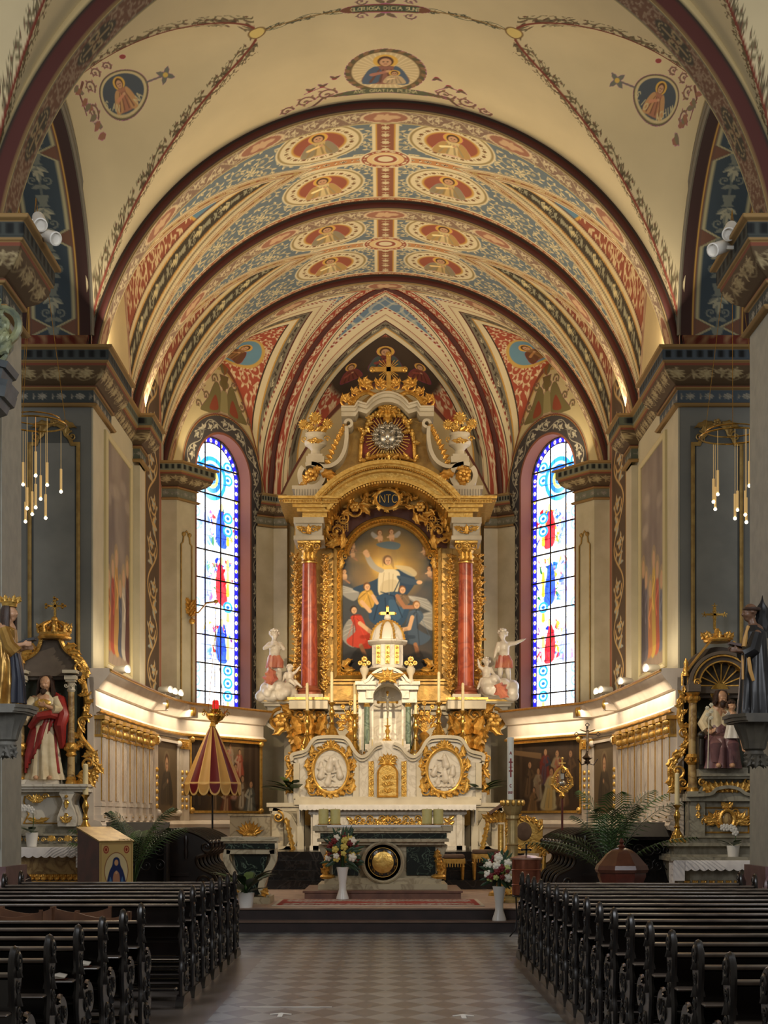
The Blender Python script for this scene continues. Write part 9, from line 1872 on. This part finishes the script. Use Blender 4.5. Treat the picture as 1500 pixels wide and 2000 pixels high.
# choir stalls: a row of curved partitions on each side
for sg, nm in ((-1, 'beside the palm and umbrella'), (1, 'beside the large palm')):
    t = thing('choir_stalls', 'black carved choir stalls with curved partitions '+nm, 'stalls', (sg*3.0, 24.3, .33)); o0 = -Vector(t.location); xo, xi = 3.72, 2.72
    m = M(); m.box(*sorted((sg*xo, sg*(xo+.06))), 24.3, 27.6, .33, 1.42); m.box(*sorted((sg*(xo-.08), sg*(xo+.12))), 24.2, 27.7, 1.42, 1.5); mb(m, 'back', DARKW); m = M(); m.box(*sorted((sg*(xo-.5), sg*xo)), 24.3, 27.6, .72, .77); mb(m, 'seat', DARKW)
    for k in range(7):
        y = 24.35+.53*k; m = M(); A = cr([(xo, 1.46), (xo-.35, 1.47), (xo-.62, 1.40), (xo-.86, 1.24), (xo-.8, 1.1), (xo-.62, 1.02), (xo-.66, .86), (xo-.9, .72), (xo-.95, .5), (xo-.8, .34)]); m.prism([(sg*x, z) for x, z in A]+[(sg*xo, .34)], y, y+.05)
        m.tube([(sg*x, y+.02, z) for x, z in A], .034, n=6); m.volute((sg*(xo-.78), 1.2), .1, 1.4, 0, sg, .05, y-.02); m.volute((sg*(xo-.72), .62), .12, 1.4, 0, -sg, .05, y-.02); m.ball((sg*(xo-.86), y+.02, 1.26), .05, 8, 6); m.lathe([(.02, 1.0), (.035, 1.1), (.02, 1.2), (.035, 1.3), (.02, 1.38)], (sg*(xo-.45), y-.05, 0), 8); mb(m, 'partition', DARKW)
    # desk in front
    D = 23.6; pa, pb = (196, 326) if sg < 0 else (1216, 1312); t = thing('prayer_desk', 'black wooden desk with iron scroll front '+('behind the icon lectern' if sg < 0 else 'beside the shell arch altar'), 'desk', (PX((pa+pb)/2, D), D, .33)); x0, x1 = PX(pa, D)-t.location.x, PX(pb, D)-t.location.x; zz = lambda py: PZ(py, D)-.33; m = M(); m.box(x0, x1, .2, .25, 0, zz(1625)); m.box(x0, x1, -.1, .3, zz(1640), zz(1636)); m.prism([(.32, zz(1606)), (-.1, zz(1634)), (-.1, zz(1637)), (.32, zz(1612))], x0, x1, 'yz')
    for x in (x0, x1-.04): m.box(x, x+.04, -.08, .3, 0, zz(1634))
    m.build('body', mat('desk_black', (22, 18, 17), rough=.65, spec=.2), t); m = M()
    for k in range(5): x = x0+(x1-x0)*(k+.5)/5; m.volute((x, zz(1660)), .1, 1.5, 0, 1 if k % 2 else -1, .022, -.08); m.volute((x, zz(1690)), .1, 1.5, 2, 1 if k % 2 else -1, .022, -.08)
    m.build('iron_scrolls', BLACKI, t)

# ================================================================== NAVE PEWS
PEWW = mat('pew_wood', (22, 16, 14), (14, 10, 9), rough=.24, scale=7, coat=.35); PEWI = mat('carved_pew_end', (26, 20, 18), (15, 11, 10), rough=.3, scale=10, coat=.15)
Lp = 2.55; PEWT = mat('sheen_pew_rail', (104, 92, 82), (74, 64, 56), rough=.3, scale=7, coat=.6)  # reflected sheen put into the colour: paler wood on rails and ledges
def make_pew(length, label):
    t = thing('pew', label, 'pew', (0, 0, 0)); h = length/2
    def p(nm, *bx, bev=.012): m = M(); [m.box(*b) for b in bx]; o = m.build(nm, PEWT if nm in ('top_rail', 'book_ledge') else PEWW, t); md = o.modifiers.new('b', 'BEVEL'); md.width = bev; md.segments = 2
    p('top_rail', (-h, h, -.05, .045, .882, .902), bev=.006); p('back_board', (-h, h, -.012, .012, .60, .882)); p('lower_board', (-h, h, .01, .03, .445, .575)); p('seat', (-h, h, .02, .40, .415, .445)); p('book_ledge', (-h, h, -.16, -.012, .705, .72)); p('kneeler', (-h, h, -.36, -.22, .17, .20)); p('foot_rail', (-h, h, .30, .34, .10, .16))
    O_ = cr([(-.05, .09), (-.06, .3), (-.03, .42), (-.07, .56), (-.05, .72), (-.075, .86), (-.07, .96), (-.02, 1.02), (.05, .99), (.075, .92), (.05, .84), (.03, .76), (.05, .68), (.14, .64), (.26, .66), (.34, .62), (.37, .55), (.33, .5), (.27, .48), (.28, .4), (.36, .3), (.33, .2), (.27, .12), (.3, .09)], 4)
    for sx in (-1, 1):
        m = M(); m.prism(O_, sx*h-.016, sx*h+.016, 'yz'); m.tube([(sx*h, a, b) for a, b in O_], .017, n=6); m.prism([(-.16, 0), (.42, 0), (.38, .05), (.3, .1), (-.05, .1), (-.12, .05)], sx*h-.035, sx*h+.035, 'yz')
        k = M()
        for (a, b, r, d) in ((.0, .95, .055, 1), (-.01, .84, .04, -1), (.0, .7, .04, 1), (.27, .58, .06, 1), (.12, .56, .06, -1), (.05, .42, .06, 1), (.18, .36, .08, -1), (.1, .22, .07, 1), (.24, .2, .06, 1)): k.volute((a, b), r, 1.4, a*9, d, r*.5, 0, n=14)
        for (a, b, c) in ((0, .74, 1.5), (0, .6, 1.6), (.1, .66, .2), (.02, .3, 1.4), (.2, .46, 2.), (.15, .12, 1.2), (.0, .88, 1.6)): k.leaf((a, 0, b), c, .12, .05, th=.5, n=5)
        for s2 in (-1, 1): m.add([(sx*h+s2*(.014-v[1]*.8), v[0], v[2]) for v in k.v], k.f)
        m.build('carved_end', PEWI, t)
    return t
LW = {0: 'front', 1: 'second', 2: 'third', 3: 'fourth', 4: 'fifth', 5: 'sixth', 6: 'seventh', 7: 'eighth', 8: 'ninth', 9: 'tenth', 10: 'eleventh', 11: 'twelfth', 12: 'thirteenth', 13: 'fourteenth', 14: 'fifteenth', 15: 'sixteenth', 16: 'seventeenth'}
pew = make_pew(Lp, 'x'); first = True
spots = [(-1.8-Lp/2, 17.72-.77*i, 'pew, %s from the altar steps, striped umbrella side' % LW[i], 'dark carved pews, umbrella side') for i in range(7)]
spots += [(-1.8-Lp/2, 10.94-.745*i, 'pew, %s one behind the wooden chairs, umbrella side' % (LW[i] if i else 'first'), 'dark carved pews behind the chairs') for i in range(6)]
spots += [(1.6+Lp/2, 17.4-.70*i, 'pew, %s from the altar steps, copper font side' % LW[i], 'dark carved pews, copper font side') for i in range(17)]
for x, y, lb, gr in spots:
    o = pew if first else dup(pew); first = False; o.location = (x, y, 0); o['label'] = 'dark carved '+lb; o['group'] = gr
# wooden chairs in the gap between the two left blocks
CH = mat('chair_wood', (104, 70, 48), (84, 56, 40), rough=.4, scale=6); t = thing('wooden_chair', 'x', 'chair', (0, 0, 0)); m = M(); m.add([(x, -.0+.05*math.cos(x*7), z) for x in np.linspace(-.24, .24, 13) for z in (.78, .86+.9*x*x)]+[(x, .02+.05*math.cos(x*7), z) for x in np.linspace(-.24, .24, 13) for z in (.78, .86+.9*x*x)], [(2*i, 2*i+2, 2*i+3, 2*i+1) for i in range(12)]+[(26+2*i, 26+2*i+1, 26+2*i+3, 26+2*i+2) for i in range(12)]+[(2*i+1, 2*i+3, 26+2*i+3, 26+2*i+1) for i in range(12)]+[(2*i, 26+2*i, 26+2*i+2, 2*i+2) for i in range(12)]+[(0, 1, 27, 26), (24, 50, 51, 25)]); m.build('backrest', CH, t)
for sx in (-1, 1): m = M(); m.bar((sx*.2, .03, 0), (sx*.23, .03, .92), .03); m.build('rear_leg', CH, t); m = M(); m.bar((sx*.2, .42, 0), (sx*.2, .4, .44), .03); m.build('front_leg', CH, t)
m = M(); m.box(-.22, .22, .02, .44, .43, .455); m.build('seat', CH, t)
for k, (px, D, rz_, lb) in enumerate(((22, 11.9, .1, 'wooden chair with curved back, outermost in the gap between the pews'), (50, 12.4, -.25, 'wooden chair with curved back, half hidden by the outermost chair'), (198, 11.8, -.3, 'wooden chair with curved back, closest to the aisle in the gap between pews'), (160, 12.45, .1, 'wooden chair with curved back, turned, behind the chair closest to the aisle'))):
    o = t if k == 0 else dup(t); o.location = (PX(px, D), D, 0); o.rotation_euler = (0, 0, rz_); o['label'] = lb; o['group'] = 'loose wooden chairs'
# open books on the ledges
for k, (px, row, lb) in enumerate(((152, 2, 'open book with white pages on a pew ledge below the wooden chairs, upper one'), (104, 3, 'open book with white pages on a pew ledge, lower one'))):
    D = 10.94-.745*row; t = thing('open_book', lb, 'book', (PX(px, D), D-.09, .724), 0); m = M()
    for sg in (-1, 1): m.add([(sg*.001, -.09, .004), (sg*.16, -.09, .012), (sg*.16, .06, .03), (sg*.001, .06, .022), (sg*.001, -.09, .014), (sg*.08, -.09, .034), (sg*.16, -.09, .02), (sg*.16, .06, .04), (sg*.08, .06, .054), (sg*.001, .06, .034)], [(0, 3, 2, 1), (4, 5, 8, 9), (5, 6, 7, 8), (0, 1, 6, 5, 4), (3, 9, 8, 7, 2), (1, 2, 7, 6)])
    m.build('pages', mat('paper', (176, 168, 154), rough=.8), t); m = M(); m.box(-.17, .17, -.095, .065, 0, .004); m.build('cover', REDW, t); t.scale = (.6,)*3
